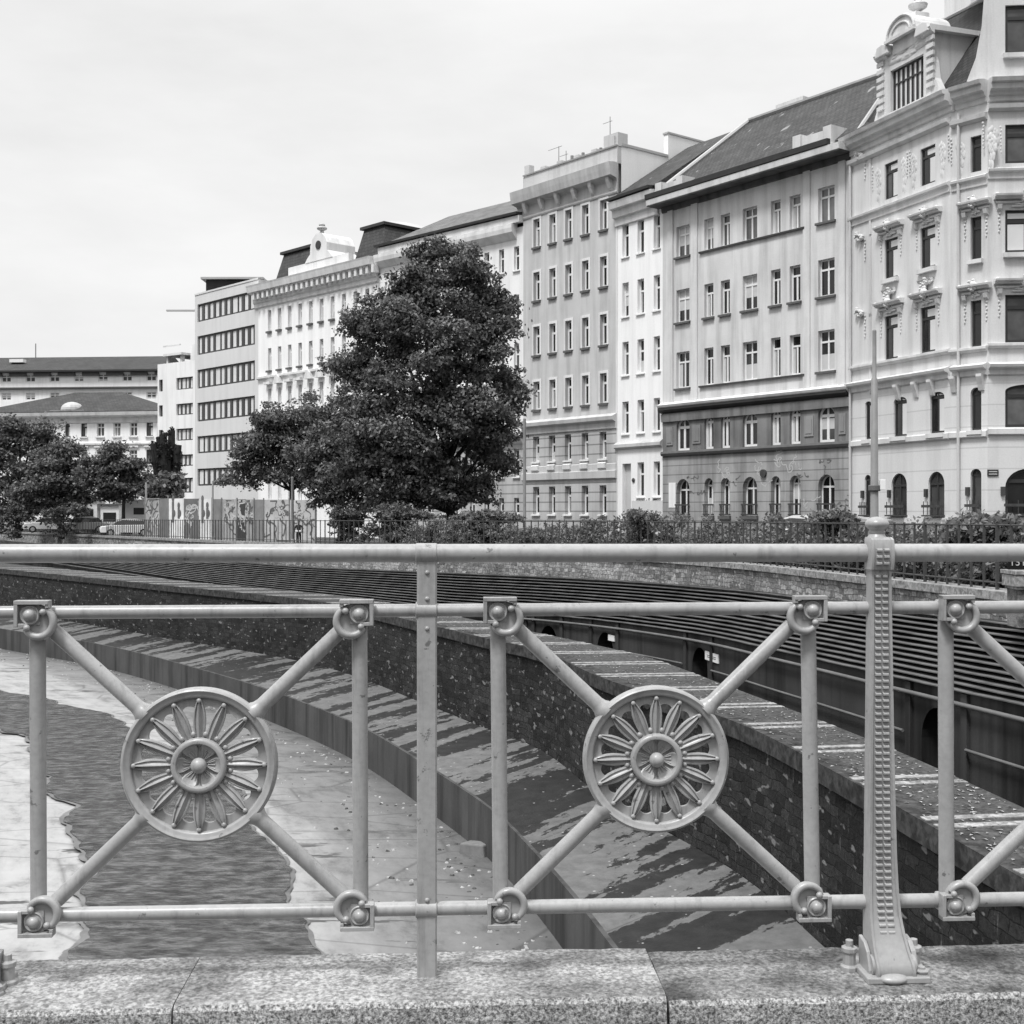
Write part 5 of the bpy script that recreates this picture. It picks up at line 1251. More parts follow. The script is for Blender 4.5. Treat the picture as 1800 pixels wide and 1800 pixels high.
# ---------------------------------------------------------------- houses at the end of the street
def frontal(name, label, x0, x1, D0, D1, ytop, mat, cat='apartment house'):
    A = ((x0 - 900) / F * D0, D0); B = ((x1 - 900) / F * D1, D1); b = bld(name, label, A, cat); return b, Facade(A, B, b)
b8, f8 = frontal('apartment_house', 'pale concrete house with small square windows beside the modern block', 277, 343, 138, 134, 635, 'f_mod')
T8 = f8.z(300, 638); wr8 = []
for yt, yb in ((663, 684), (709, 729), (753, 774), (799, 819), (840, 866)): wr8.append((f8.u(310), f8.u(339), f8.z(325, yb), f8.z(325, yt))); wr8.append((f8.u(279.5), f8.u(286), f8.z(325, yb), f8.z(325, yt)))
f8.put(wall_mesh(0, f8.L, GZ, T8, wr8), 'wall', M['f_white2'])
for i, o in enumerate(wr8): window(f8, *o, kind='B' if i % 2 == 0 else 'P', frame='frame_dark', glass='glass_mid', ncell=4, fw=.12, inset=.2)
mb = MB(); mb.box(f8.u(315), f8.L, 1.5, 10, T8, f8.z(325, 602)); f8.put(mb, 'stair_tower', M['f_white2'])
mb = MB(); mb.box(f8.u(280), f8.u(312), .5, 6, T8 + .9, T8 + 1.15); mb.box(f8.u(282), f8.u(285), .8, 1.2, T8, T8 + .95); mb.box(f8.u(306), f8.u(309), .8, 1.2, T8, T8 + .95); mb.box(f8.u(281), f8.u(311), .4, .5, T8 + 1.9, T8 + 2.05); f8.put(mb, 'roof_terrace', M['trim'])
shell(f8, M['f_white2'], GZ, T8, 12); mb = MB(); mb.box(.02, f8.L - .02, .1, 11.9, T8 - .5, T8 - .02); f8.put(mb, 'flat_roof', M['roof_light'])

b9, f9 = frontal('apartment_house', 'long far white building with low dark roof closing the street', -260, 284, 192, 188, 655, 'f_white')
T9 = f9.z(100, 655); c9 = [f9.u(11 + 42.5 * i) for i in range(-6, 7)]; ops9 = []
for yt, yb in ((658, 671), (690, 703), (730, 748)): ops9 += [(c - .75, c + .75, f9.z(100, yb), f9.z(100, yt)) for c in c9]
f9.put(wall_mesh(0, f9.L, GZ, T9, ops9), 'wall', M['f_white'])
for o in ops9: window(f9, *o, kind='X', glass='glass_mid', fw=.13, curtain=.5, inset=.15)
for c in c9:
    mb = MB(); c += (f9.u(50) - f9.u(11)) * .55; mb.box(c - 1.3, c + 1.3, -.35, .2, T9 - .55, T9 - .02); f9.put(mb, 'vent_box', M['sill_dark'])
cornice(f9, 'belt_course', M['sill_dark'], 0, f9.L, f9.z(100, 683), [(.1, -.1), (.5, 0), (.5, .18), (.1, .22)]); cornice(f9, 'gutter', M['gutter'], 0, f9.L, T9, [(.5, 0), (.9, .05), (.9, .3), (.2, .3)])
mb = MB(); z1 = f9.z(100, 627) * 1.04; uvquad(mb, [(-1, -.6, T9 + .3), (f9.L - .3, -.6, T9 + .3), (f9.L - 1, 8, z1), (-1, 8, z1)]); uvquad(mb, [(f9.L, 16, T9), (-1, 16, T9), (-1, 8, z1), (f9.L - 1, 8, z1)]); uvquad(mb, [(f9.L - .3, -.6, T9 + .3), (f9.L, 16, T9), (f9.L - 1, 8, z1)]); rf = f9.put(mb, 'roof', M['roof_slate'])
mb = MB(); u, z = f9.uz(8, 632); mb.box(u - 1, u + 1.2, 3.5, 4.6, z, z + .5); mb.build('skylight', M['white_paint'], rf)
mb = MB(); mb.tube((f9.u(20), 8, z1 - .2), (f9.u(20), 8, z1 + 2.2), .08, n=6); f9.put(mb, 'antenna', M['pole'])
shell(f9, M['f_white'], GZ, T9, 16)

b10, f10 = frontal('villa', 'white villa with dark hipped tile roof and domed dormer in front of the long building', -40, 276, 152, 148, 725, 'f_white', 'villa')
T10 = f10.z(200, 726); cols = [(114, 123), (142, 153), (170, 183), (199, 212), (228, 241), (257, 269)]
cols = [(20, 31), (48, 59), (80, 91)] + cols; o10 = []
for yt, yb in ((743, 767), (791, 816), (850, 880)): o10 += [(f10.u(a), f10.u(b), f10.z(200, yb), f10.z(200, yt)) + ((1.0,) if a == 114 else ()) for a, b in cols]
f10.put(wall_mesh(0, f10.L, GZ, T10, o10), 'wall', M['f_white'])
def hood10(o, w, h, inset):
    mb = MB(); mb.box(-w * .75, w * .75, -inset - .2, -inset + .02, h + .3, h + .5); mb.build('window_hood', M['trim'], o)
for i, o in enumerate(o10): window(f10, *o[:4], kind='X', arch=1.0 if len(o) > 4 else False, frame='frame_dark' if i % 9 in (3, 4, 8) else 'frame_white', glass='glass_mid', fw=.1, curtain=.4, sill=(.2, .15, 'trim'), hood=hood10)
cornice(f10, 'main_cornice', M['trim'], -.5, f10.L + .5, T10, [(.05, -1.2), (.15, -1.1), (.2, -.5), (.8, -.3), (.9, .1), (.2, .15)])
cornice(f10, 'belt_course', M['trim'], 0, f10.L, f10.z(200, 783), [(.04, 0), (.25, .1), (.25, .3), (.03, .4)])
z1 = f10.z(170, 687) * 1.03; f10i = Facade(f10.A + f10.n * 6, f10.B + f10.n * 6, b10); ux0, ux1 = f10i.u(130), f10i.u(214); ev = T10 + .17; mb = MB()
b = [(-.7, -.8, ev), (f10.L + .7, -.8, ev), (f10.L + .7, 13, ev), (-.7, 13, ev)]; t = [(ux0, 6, z1), (ux1, 6, z1)]
uvquad(mb, [b[0], b[1], t[1], t[0]]); uvquad(mb, [b[1], b[2], t[1]]); uvquad(mb, [b[2], b[3], t[0], t[1]]); uvquad(mb, [b[3], b[0], t[0]])
rf = f10.put(mb, 'roof', M['roof_slate'])
u, z = f10.uz(120, 720); mb = MB(); mb.ball((u, 1.0, z), (1.3, 1.6, 1.0), 16, 10); mb.box(u - 2.2, u + 2.2, -.4, 1.5, ev - .1, z - .1); mb.build('domed_dormer', M['zinc'], rf)
shell(f10, M['f_white'], GZ, T10, 13)
# building crane far behind
cr = thing('tower_crane', 'thin pale tower crane jib reaching out from behind the modern block', 'crane', ((352 - 900) / F * 230, 230, zg(200)))
mb = MB(); hz = EYE - (546 - 900) / F * 230 - cr.location.z
mb.box(-.6, .6, -.6, .6, 0, hz + 2); mb.build('mast', M['zinc'], cr); mb = MB(); mb.box(-6.2, 12, -.2, .2, hz - .15, hz + .15); mb.build('jib', M['zinc'], cr)

# ---------------------------------------------------------------- ornate corner house
b1 = bld('corner_house', 'ornate pale corner house with stucco window hoods, big dormer and rounded turret bay', pA['b1'])
f1 = Facade(pA['b1'], pA['b1b'], b1); f1b = Facade(pA['b1b'], pA['b1c'], b1); f1c = Facade(pA['b1c'], pA['b1d'], b1)
E1 = f1.z(1660, 172)
def swag(mb, x, z0, n, s, y):
    for k in range(n): mb.ball((x + (.015 if k % 2 else -.015), y + .015, z0 - k * s * 1.6), (s * (.55 - .03 * k), s * .28, s * .62), 6, 4)
def lump(mb, x, y, z, rx, rz, d, seed, n=9):
    """low carved relief: many small flat leaves inside an outline"""
    rr = random.Random(seed)
    for k in range(n):
        a = rr.uniform(0, 2 * PI); q = math.sqrt(rr.random()); s = rr.uniform(.16, .34)
        mb.ball((x + rx * .75 * q * math.cos(a), y, z + rz * .75 * q * math.sin(a)), (rx * s, d * rr.uniform(.5, 1), rz * s), 6, 4)
def hood1(big=True, swags=True, crest=False):
    def f(o, w, h, inset):
        y = -inset; mb = MB(); z = h + .50
        for sg in (-1, 1):
            a, b = sg * w * .14, sg * (w * .5 + .50); lo, hi = min(a, b), max(a, b)
            mb.sweep([(y + .02, z - .04), (y - .22, z - .02), (y - .24, z + .05), (y - .36, z + .09), (y - .38, z + .17), (y + .02, z + .22)], lo, hi)
            mb.sweep([(y + .02, z - .22), (y - .10, z - .20), (y - .12, z - .12), (y + .02, z - .09)], lo + .1, hi - .1)
            mb.ball((b - sg * .1, y - .26, z + .14), (.10, .10, .11), 8, 6)
            if swags:
                swag(mb, sg * (w * .5 + .26), h + .02, 7, .10, y - .04)
                mb.sweep([(y + .02, h - .05), (y - .14, h + .05), (y - .2, h + .25), (y + .02, h + .3)], sg * (w * .5 + .26) - .09, sg * (w * .5 + .26) + .09)
        lump(mb, 0, y - .22, z + .18, .34, .34, .16, 3, 11); mb.ball((0, y - .22, z + .16), (.15, .2, .19), 10, 8)
        lump(mb, 0, y - .06, h + .24, w * .5, .18, .05, 5, 10)
        if crest:
            mb.sweep([(y + .02, z + .62), (y - .14, z + .64), (y - .24, z + .76), (y + .02, z + .84)], -w * .5, w * .4); lump(mb, 0, y - .14, z + .6, .55, .32, .12, 9, 14)
        mb.build('window_hood', M['f_corner'], o, smooth=35)
    return f
def frieze(o, w, h, inset):
    y = -inset
    for sg in (-1, 1):
        mb = MB(); x = sg * (w * .5 + .5); lump(mb, x, y, h - .5, .30, .6, .035, 4, 22); lump(mb, x, y, h * .35, .22, .7, .03, 6, 20)
        swag(mb, sg * (w * .5 + .95), h + .1, 8, .10, y - .04)
        mb.build('stucco_relief', M['f_corner'], o, smooth=40)
zA = [(f1.z(1630, 324), f1.z(1630, 258)), (f1.z(1630, 471), f1.z(1630, 398)), (f1.z(1630, 619), f1.z(1630, 539)), (f1.z(1646, 761), f1.z(1646, 689)), (f1.z(1646, 908), f1.z(1646, 829))]
colsU = [(1555, 1578), (1618, 1644)]; colsM = [(1521, 1531), (1571, 1594), (1635, 1660)]; colsG = [(1520, 1531), (1567, 1594), (1632, 1660)]
opsU = []; W1 = []
for k, (zb, zt) in enumerate(zA):
    cl = colsU if k < 3 else (colsM if k == 3 else colsG)
    for a, b in cl:
        o = (f1.u(a), f1.u(b), zb, zt) + ((.5 if k == 3 else 1.0,) if k > 2 else ()); opsU.append(o); W1.append((k, o))
zB1 = f1.z(1600, 663)
f1.put(wall_mesh(0, f1.L, zB1, E1, [o for o in opsU if o[2] > zB1], depth=.25), 'upper_wall', M['f_corner'])
f1.put(wall_mesh(0, f1.L, GZ, zB1, [o for o in opsU if o[2] < zB1], depth=.3), 'lower_wall', M['f_corner_low'])
def grille(o, w, h, inset):
    mb = MB(); y0 = -inset - .28
    for k in range(5): x = -w / 2 + w * k / 4; mb.tube((x, y0, .08), (x, y0, h * .34), .022, n=5)
    mb.box(-w / 2 - .12, w / 2 + .05, y0 - .04, y0 + .04, h * .20, h * .26); mb.box(-w / 2 - .1, w / 2 + .05, y0 - .05, -inset + .1, .0, .07); mb.build('window_grille', M['iron'], o)
    mb = MB(); mb.box(-w / 2 - .2, -w / 2 - .02, -inset - .12, -inset + .02, h * .44, h * .62); mb.build('shutter_stay', M['iron'], o)
    mb = MB(); mb.box(-w / 2 - .2, w / 2 + .2, -inset - .16, -inset + .02, -.36, -.06); mb.build('sill', M['f_corner'], o)
for k, o in W1:
    hd = [frieze, hood1(), hood1(crest=True), None, grille][k]
    window(f1, *o[:4], kind='T', frame='frame_dark', glass='glass', arch=(o[4] if len(o) > 4 else False), inset=.09, sill=(.2, .22, 'f_corner') if k in (1, 3) else None, curtain=.9 if k < 4 else 0, fw=.09, hood=hd, split=.74)
# narrow bay between
zAb = [(f1b.z(1715, 302), f1b.z(1715, 239)), (f1b.z(1715, 456), f1b.z(1715, 381)), (f1b.z(1715, 609), f1b.z(1715, 528)), (f1b.z(1715, 756), f1b.z(1715, 681)), (f1b.z(1715, 908), f1b.z(1715, 824))]
ob = [(f1b.u(1706), f1b.u(1725), zb, zt) + ((1.0,) if k > 2 else ()) for k, (zb, zt) in enumerate(zAb)]
f1b.put(wall_mesh(0, f1b.L, zB1, E1, ob[:3], depth=.25), 'upper_wall', M['f_corner']); f1b.put(wall_mesh(0, f1b.L, GZ, zB1, ob[3:], depth=.3), 'lower_wall', M['f_corner_low'])
for k, o in enumerate(ob): window(f1b, *o[:4], kind='P', frame='frame_dark', arch=(o[4] if len(o) > 4 else False), inset=.15, fw=.10, split=.74, hood=[frieze, hood1(False), hood1(False), None, grille][k], sill=(.2, .2, 'f_corner') if k in (1, 3) else None)
# rounded turret bay with wide windows; goes one storey above the cornice
c0, c1 = f1c.u(1767), f1c.u(1846)
rows1 = [(9, 94), (219, 287), (369, 444), (518, 602), (676, 751), (824, 907)]
oc = [(c0, c1, f1c.z(1775, yb), f1c.z(1775, yt)) + ((.30,) if k == 4 else (.85,) if k == 5 else ()) for k, (yt, yb) in enumerate(rows1)]
ZT = f1c.z(1775, -120)
f1c.put(wall_mesh(0, f1c.L, zB1, ZT, oc[:4], depth=.25), 'turret_wall', M['f_corner']); f1c.put(wall_mesh(0, f1c.L, GZ, zB1, oc[4:], depth=.3), 'lower_wall', M['f_corner_low'])
for k, o in enumerate(oc):
    window(f1c, *o[:4], kind='W', frame='frame_dark', glass=['glass_mid', 'glass_grey', 'glass_grey', 'glass_mid', 'glass_grey', 'glass'][k], inset=.12, fw=.13, split=.74, arch=(o[4] if len(o) > 4 else False), curtain=.0 if k != 2 else 1, hood=[None, frieze, hood1(), hood1(), None, grille][k], sill=(.2, .22, 'f_corner') if k in (0, 2) else None)
for fc in (f1, f1b, f1c):
    e0 = -.12 if fc is f1 else .30 if fc is f1b else .02; e1 = fc.L + (.25 if fc is f1 else 0.0)
    prof = [(.05, -.80), (.10, -.76), (.12, -.56), (.26, -.52), (.30, -.40), (.48, -.34), (.52, -.10), (.64, -.06), (.70, .10), (.25, .20)]
    cornice(fc, 'main_cornice', M['f_corner'], e0, e1, E1, prof)
    cornice(fc, 'belt_cornice', M['f_corner'], e0 * .5, fc.L - (.0 if fc is not f1 else 0), zB1, [(.05, -.36), (.10, -.32), (.12, -.10), (.34, -.02), (.38, .10), (.04, .22)])
    zf_ = (zA[0][1] if fc is f1 else zAb[0][1] if fc is f1b else oc[1][3]) + .75
    cornice(fc, 'frieze_band', M['f_corner'], e0 * .3, fc.L, zf_, [(.05, -.15), (.22, -.05), (.26, .12), (.05, .18)])
    zr = zA[0][0] - .45 if fc is f1 else (zAb[0][0] - .4 if fc is f1b else oc[1][2] - .4)
    cornice(fc, 'sill_course', M['f_corner'], e0 * .3, fc.L, zr, [(.03, -.30), (.07, -.27), (.08, -.04), (.20, .04), (.22, .14), (.03, .22)])
    zr = zA[2][0] - .1 if fc is f1 else (zAb[2][0] - .1 if fc is f1b else oc[3][2] - .1); cornice(fc, 'belt_course', M['f_corner'], 0, fc.L, zr, [(.05, -.16), (.18, -.05), (.18, .06), (.04, .09)])
    zr = zA[3][0] - .1 if fc is f1 else (zAb[3][0] - .1 if fc is f1b else oc[4][2] - .1); cornice(fc, 'belt_course', M['f_corner'], 0, fc.L, zr, [(.05, -.26), (.15, -.2), (.15, .03), (.04, .08)])
# cherub-like console and drop ornaments on the front
for px, py in ((1514, 272), (1514, 415), (1514, 548)):
    u, z = f1.uz(px, py); mb = MB(); lump(mb, u, -.12, z, .42, .36, .16, 2, 12); swag(mb, u + .35, z - .25, 7, .11, -.05); mb.box(u + .7, u + .85, -.06, .02, z - 4.2, z - .2); f1.put(mb, 'stucco_drop', M['f_corner'], smooth=40)
for fc_k, px in ((f1, 1580), (f1, 1612), (f1, 1640), (f1b, 1678), (f1b, 1726)):      # consoles below the belt cornice
    mb = MB(); u = fc_k.u(px); mb.sweep([(.02, zB1 - .28), (-.30, zB1 - .28), (-.30, zB1 - .40), (-.16, zB1 - .75), (-.08, zB1 - 1.0), (.02, zB1 - 1.05)], u - .13, u + .13); fc_k.put(mb, 'console', M['f_corner'])
mb = MB(); mb.tube((f1b.L - .02 - 1.35, -.12, GZ), (f1b.L - .02 - 1.35, -.12, E1 - 1.0), .07, n=8); f1b.put(mb, 'downpipe', M['f_mid'])
mb = MB(); mb.tube((.12, -.12, GZ), (.12, -.12, E1 - 1.2), .07, n=8); f1.put(mb, 'downpipe', M['f_mid'])
u, z = f1c.uz(1736, 831); mb = MB(); mb.box(u - .02, u + .46, -.05, -.005, z - .14, z + .14); sg = f1c.put(mb, 'street_plate', M['frame_dark'])
for dz in (.05, -.06):
    mb = MB(); mb.box(u + .04, u + .40, -.056, -.049, z + dz - .02, z + dz + .02); mb.build('lettering', M['graf_light'], sg)
# roofs: steep slate mansard behind the dormer, chimney
def inner(fc, y): return Facade(fc.A + fc.n * y, fc.B + fc.n * y, b1)
fi = inner(f1, 4.2); ev = E1 + .2; ul, zl = fi.u(1634), fi.z(1634, 50); ur, zr = fi.u(1790), fi.z(1790, -30); ua = f1.u(1503); ub = f1.L + 1.4
mb = MB(); uvquad(mb, [(ua, .1, ev), (ub, .1, ev), (ur, 4.2, zr), (ul, 4.2, zl)]); uvquad(mb, [(ua, 9, ev), (ua, .1, ev), (ul, 4.2, zl), (ul, 9, zl)]); uvquad(mb, [(ul, 4.2, zl), (ur, 4.2, zr), (ur, 9, zr), (ul, 9, zl)])
rf = f1.put(mb, 'mansard_roof', M['roof_dark'])
mb = MB(); mb.tube((ua, .1, ev + .1), (ul, 4.2, zl + .1), .15, n=8); mb.build('hip_cap', M['zinc'], rf)
mb = MB(); mb.tube((ul, 4.2, zl + .05), (ur, 4.2, zr + .05), .13, n=8); mb.build('ridge_cap', M['zinc'], rf)
fi = inner(f1, 5.5); mb = MB(); mb.box(fi.u(1660), fi.u(1706), 5.5, 7.0, zl - .5, fi.z(1680, -40)); mb.build('chimney', M['trim'], rf)
# dormer
d0, d1 = f1.u(1553), f1.u(1640); w0, w1 = f1.u(1569), f1.u(1627); zw0, zw1 = f1.z(1600, 185), f1.z(1600, 109); zd = f1.z(1600, 74)
dm = link('dormer', None, b1, f1.loc, f1.rz)
fd_ = Facade(pA['b1'], pA['b1b'], b1)
mbw = wall_mesh(d0, d1, E1 + .1, zd, [(w0, w1, zw0, zw1)], depth=.35, wy=-.12); mbw.build('dormer_front', M['f_corner'], dm)
ow = window(fd_, w0, w1, zw0, zw1, kind='G', frame='frame_dark', glass='glass_mid', inset=.05, ncell=7, fw=.10)
ow.parent = dm; ow.location = ((w0 + w1) / 2, .05, zw0); ow.rotation_euler = (0, 0, 0)
for u in (d0, d1):
    mb = MB()
    mb.add([(u, -.12, E1 + .1), (u, .6, E1 + .6), (u, 1.7, E1 + 1.5), (u, 3.2, E1 + 3.4), (u, 4.0, zd), (u, -.12, zd)], [(0, 1, 2, 3, 4, 5)])
    mb.build('dormer_cheek', M['f_corner'], dm)
for ue0, ue1, nm in ((d1 - .55, d1 + .28, 0), (d0 - .28, d0 + .55, 1)):
    mb = MB(); mb.sweep([(-.12, zd - .28), (-.30, zd - .16), (-.42, zd + .02), (-.40, zd + .14), (4.1, zd + .16 + .002 * nm), (4.1, zd - .05), (-.12, zd - .1)], ue0, ue1); mb.build('dormer_eave', M['trim'], dm)
um = (d0 + d1) / 2; hw = (d1 - d0) * .23; zp0 = f1.z(1600, 62); zp1 = f1.z(1600, 26); ah = zp1 - zp0       # raised middle with segmental pediment
mb = MB(); mb.box(um - hw, um + hw, -.2, 1.6, zd - .3, zp0)
sec = [(um - hw - .2, zp0), (um + hw + .2, zp0)] + [(um + (hw + .2) * math.cos(t), zp0 + .1 + (ah - .1) * math.sin(t)) for t in np.linspace(.02, PI - .02, 13)]
mb.loft([[(x, -.40, z) for x, z in sec], [(x, 1.7, z) for x, z in sec]]); pd = mb.build('dormer_pediment', M['f_corner'], dm)
for q, r_ in ((.0, .07), (.32, .05)):
    mb = MB(); mb.poly_tube([(um + (hw + .16 - q) * math.cos(t), -.42, zp0 + .14 + (ah - .18 - q) * math.sin(t)) for t in np.linspace(0, PI, 13)], r_, 8); mb.build('pediment_moulding', M['f_corner'], pd)
mb = MB(); mb.box(um - hw - .28, um + hw + .28, -.52, -.3, zp0 - .06, zp0 + .08); mb.build('pediment_cornice', M['f_corner'], pd)
mb = MB(); zc = zp1; mb.box(um - .34, um + .34, .2, 1.0, zc - .2, zc + .18); mb.revolve([(.18, zc + .18), (.14, zc + .32), (.42, zc + .50), (.46, zc + .62), (.30, zc + .70), (.16, zc + .80), (.20, zc + .92), (1e-3, zc + 1.02)], (um, .6, 0), 'z', 16); mb.build('dormer_urn', M['trim'], pd)
for u in (d0 + .35, d1 - .35):
    mb = MB(); mb.loft([[(u - .55, y, zd - .15), (u + .55, y, zd - .15), (u + .42, y, zd + .30), (u + .1, y, zd + .42), (u - .35, y, zd + .38)] for y in (-.42, .1)]); mb.build('dormer_volute', M['f_corner'], dm, bevel=.05)
for u, sg in ((d0, -1), (d1, 1)):                            # banded pilasters and side scrolls
    mb = MB()
    for k in range(7): mb.box(u - .26, u + .26, -.22, -.1, zd - .52 - k * .36, zd - .32 - k * .36)
    mb.build('dormer_pilaster', M['f_corner'], dm)
    mb = MB(); mb.loft([[(u, y, E1 + .1), (u + sg * .75, y, E1 + .1), (u + sg * .55, y, E1 + .55), (u + sg * .25, y, E1 + 1.1), (u + sg * .12, y, E1 + 1.9), (u, y, E1 + 2.2)] for y in (-.1, .25)]); mb.build('dormer_scroll', M['f_corner'], dm)
mb = MB(); lump(mb, (w0 + w1) / 2, -.13, (zw1 + zd) / 2 + .1, (w1 - w0) * .7, (zd - zw1) * .55, .07, 8, 30); mb.build('dormer_relief', M['f_corner'], dm, smooth=40)
mb = MB(); mb.box(w0 - .3, w1 + .3, -.32, -.1, zw0 - .28, zw0 - .06); mb.build('dormer_sill', M['f_corner'], dm)
mb = MB(); mb.add([(d0 + .02, -.1, zd - .02), (d1 - .02, -.1, zd - .02), (d1 - .02, 4.0, zd - .02), (d0 + .02, 4.0, zd - .02)], [(0, 1, 2, 3)]); mb.build('dormer_roof', M['zinc'], dm)
# turret base sweep and returns
mb = MB(); mb.add([(0, 0, E1), (0, .5, E1), (0, .5, ZT), (0, 0, ZT)], [(0, 1, 2, 3)]); mb.add([(f1c.L, 0, GZ), (f1c.L, 6, GZ), (f1c.L, 6, ZT), (f1c.L, 0, ZT)], [(3, 2, 1, 0)]); mb.add([(-.9, .02, E1 + .15), (0.02, .02, E1 + .15), (.02, .02, E1 + 5.6), (-.10, .02, E1 + 4.6), (-.25, .02, E1 + 2.6), (-.5, .02, E1 + 1.2)], [(0, 1, 2, 3, 4, 5)]); f1c.put(mb, 'turret_side', M['f_corner'])
mb = MB(); mb.add([(0, 0, ZT), (f1c.L, 0, ZT), (f1c.L, 6, ZT + .02), (0, 6, ZT + .02)], [(0, 1, 2, 3)]); f1c.put(mb, 'flat_roof', M['roof_dark'])
mb = MB(); mb.add([(0, .2, GZ), (0, 13, GZ), (0, 13, E1), (0, .2, E1)], [(0, 1, 2, 3)]); f1.put(mb, 'side_wall', M['f_corner'])
mb = MB(); mb.add([(0, 13, GZ), (f1.L + 9, 13, GZ), (f1.L + 9, 13, E1), (0, 13, E1)], [(0, 1, 2, 3)]); f1.put(mb, 'rear_wall', M['f_corner'])

# ================================================================== TREES AND GREENERY
def leaf_mesh(name, blobs, n, size, seed, mat, origin, lump=0.5, per=26, floor=None, shell_=0.30, flat=1.0, bough=12):
    """many small leaves gathered in clusters over the blobs (centre, radii)"""
    r = np.random.default_rng(seed); B0 = np.array([list(c) + list(rad) for c, rad in blobs], float)
    # every blob breaks up into boughs sitting on its surface, so that the outline is ragged and sky shows between them
    sub = []
    for bb in B0:
        k = bough; d = r.normal(size=(k, 3)); d /= np.linalg.norm(d, axis=1)[:, None]
        q = (.30 + .22 * r.random((k, 1))); c = bb[:3] + d * bb[3:] * (1.02 - q * .55 * r.random((k, 1)))
        sub.append(np.hstack([c, bb[3:] * q * np.array([1.05, 1.05, .72])])); sub.append(np.hstack([bb[:3], bb[3:] * .62])[None])
    B = np.vstack(sub)
    area = (B[:, 3] * B[:, 4] * B[:, 5]) ** (2 / 3); area /= area.sum()
    nc = max(4, n // per); bi = r.choice(len(B), nc, p=area); d = r.normal(size=(nc, 3)); d /= np.linalg.norm(d, axis=1)[:, None]
    rad = (1 - np.abs(r.normal(0, shell_, nc))).clip(.15, 1.1) * (.9 + .25 * r.random(nc))
    C = B[bi, :3] + d * B[bi, 3:] * rad[:, None]
    ci = np.repeat(np.arange(nc), per); m = len(ci)
    off = r.normal(size=(m, 3)) * np.array([1, 1, .62 * flat]) * lump * .72 * (0.55 + .6 * r.random(nc))[ci][:, None] * .55
    P = C[ci] + off
    if floor is not None: keep = P[:, 2] > floor; P = P[keep]; ci = ci[keep]; m = len(P)
    nrm = r.normal(size=(m, 3)) + d[ci] * .8 + np.array([0, 0, .7]); nrm /= np.linalg.norm(nrm, axis=1)[:, None]
    t = np.cross(nrm, r.normal(size=(m, 3))); t /= np.linalg.norm(t, axis=1)[:, None]; b = np.cross(nrm, t)
    s = size * (.6 + .8 * r.random(m))[:, None]
    V = np.stack([P - t * s, P - b * s * .55 + nrm * s * .12, P + t * s, P + b * s * .55 + nrm * s * .12], 1).reshape(-1, 3) - np.array(origin)
    me = bpy.data.meshes.new(name); me.vertices.add(m * 4); me.vertices.foreach_set('co', V.ravel().astype('f'))
    me.loops.add(m * 4); me.loops.foreach_set('vertex_index', np.arange(m * 4, dtype='i')); me.polygons.add(m)
    me.polygons.foreach_set('loop_start', np.arange(0, m * 4, 4, dtype='i')); me.update(calc_edges=True); me.validate(); me.materials.append(mat)
    return me
def tree(name, label, base_px, D, blobs_px, n, size, mat, group=None, trunk_r=.25, seed=1, lump=.8, shell_=.3, limbs=True, cat='tree', base_y=None, per=26, lean=0):
    """blobs: (px, py, rx_px, ry_px, depth offset)"""
    gz = zg(D) - .1; bx = (base_px - 900) / F * D; org = (bx, D, gz)
    t = thing(name, label, cat, org, 0, group); rr = random.Random(seed)
    bl = []
    for px, py, rx, ry, dy in blobs_px:
        p = at(px, py, D); bl.append(((p.x, p.y + dy, p.z), (rx / F * D, .8 * (rx + ry) / 2 / F * D, ry / F * D)))
    link('crown', leaf_mesh('crown', bl, n, size, seed, mat, org, lump, per, gz + .25, shell_), t)
    mb = MB(); top = max(b[0][2] for b in bl); cx = sum(b[0][0] for b in bl) / len(bl)
    h = (min(b[0][2] - b[1][2] * .3 for b in bl) - gz); h = max(1.2, h)
    jz = h * .8; pts = [(0, 0, -.3), (.03, 0, .4), (.05 + lean, .02, jz)]; mb.poly_tube(pts, [trunk_r * 1.5, trunk_r * 1.1, trunk_r * .85], 10)
    lead = [(.05 + lean, .02, jz)]; zt = top - gz
    for k in range(1, 6): lead.append((.05 + lean + (cx - bx) * k / 6 + rr.uniform(-.2, .2), rr.uniform(-.2, .2), jz + (zt - jz) * k / 5.5))
    mb.poly_tube(lead, [trunk_r * .8 * (1 - k / 6.5) for k in range(6)], 8)
    if limbs:
        for c, rad in bl:
            tx = Vector((c[0] - bx, c[1] - D, c[2] - gz)); k = min(1, max(0, (tx.z * .55 - jz) / max(.1, zt - jz))); st = Vector(lead[int(k * 5)])
            mid = st.lerp(tx, .5) + Vector((rr.uniform(-.3, .3), rr.uniform(-.3, .3), rr.uniform(0, .4)))
            mb.poly_tube([st, mid, tx], [trunk_r * .45, trunk_r * .3, trunk_r * .1], 6)
            for _ in range(3):
                e = tx + Vector((rr.uniform(-1, 1) * rad[0], rr.uniform(-1, 1) * rad[1], rr.uniform(-.5, 1) * rad[2])) * .8
                mb.poly_tube([mid.lerp(tx, rr.uniform(.2, .9)), e], [trunk_r * .16, trunk_r * .05], 5)
    mb.build('trunk', M['bark'], t, smooth=60); return t

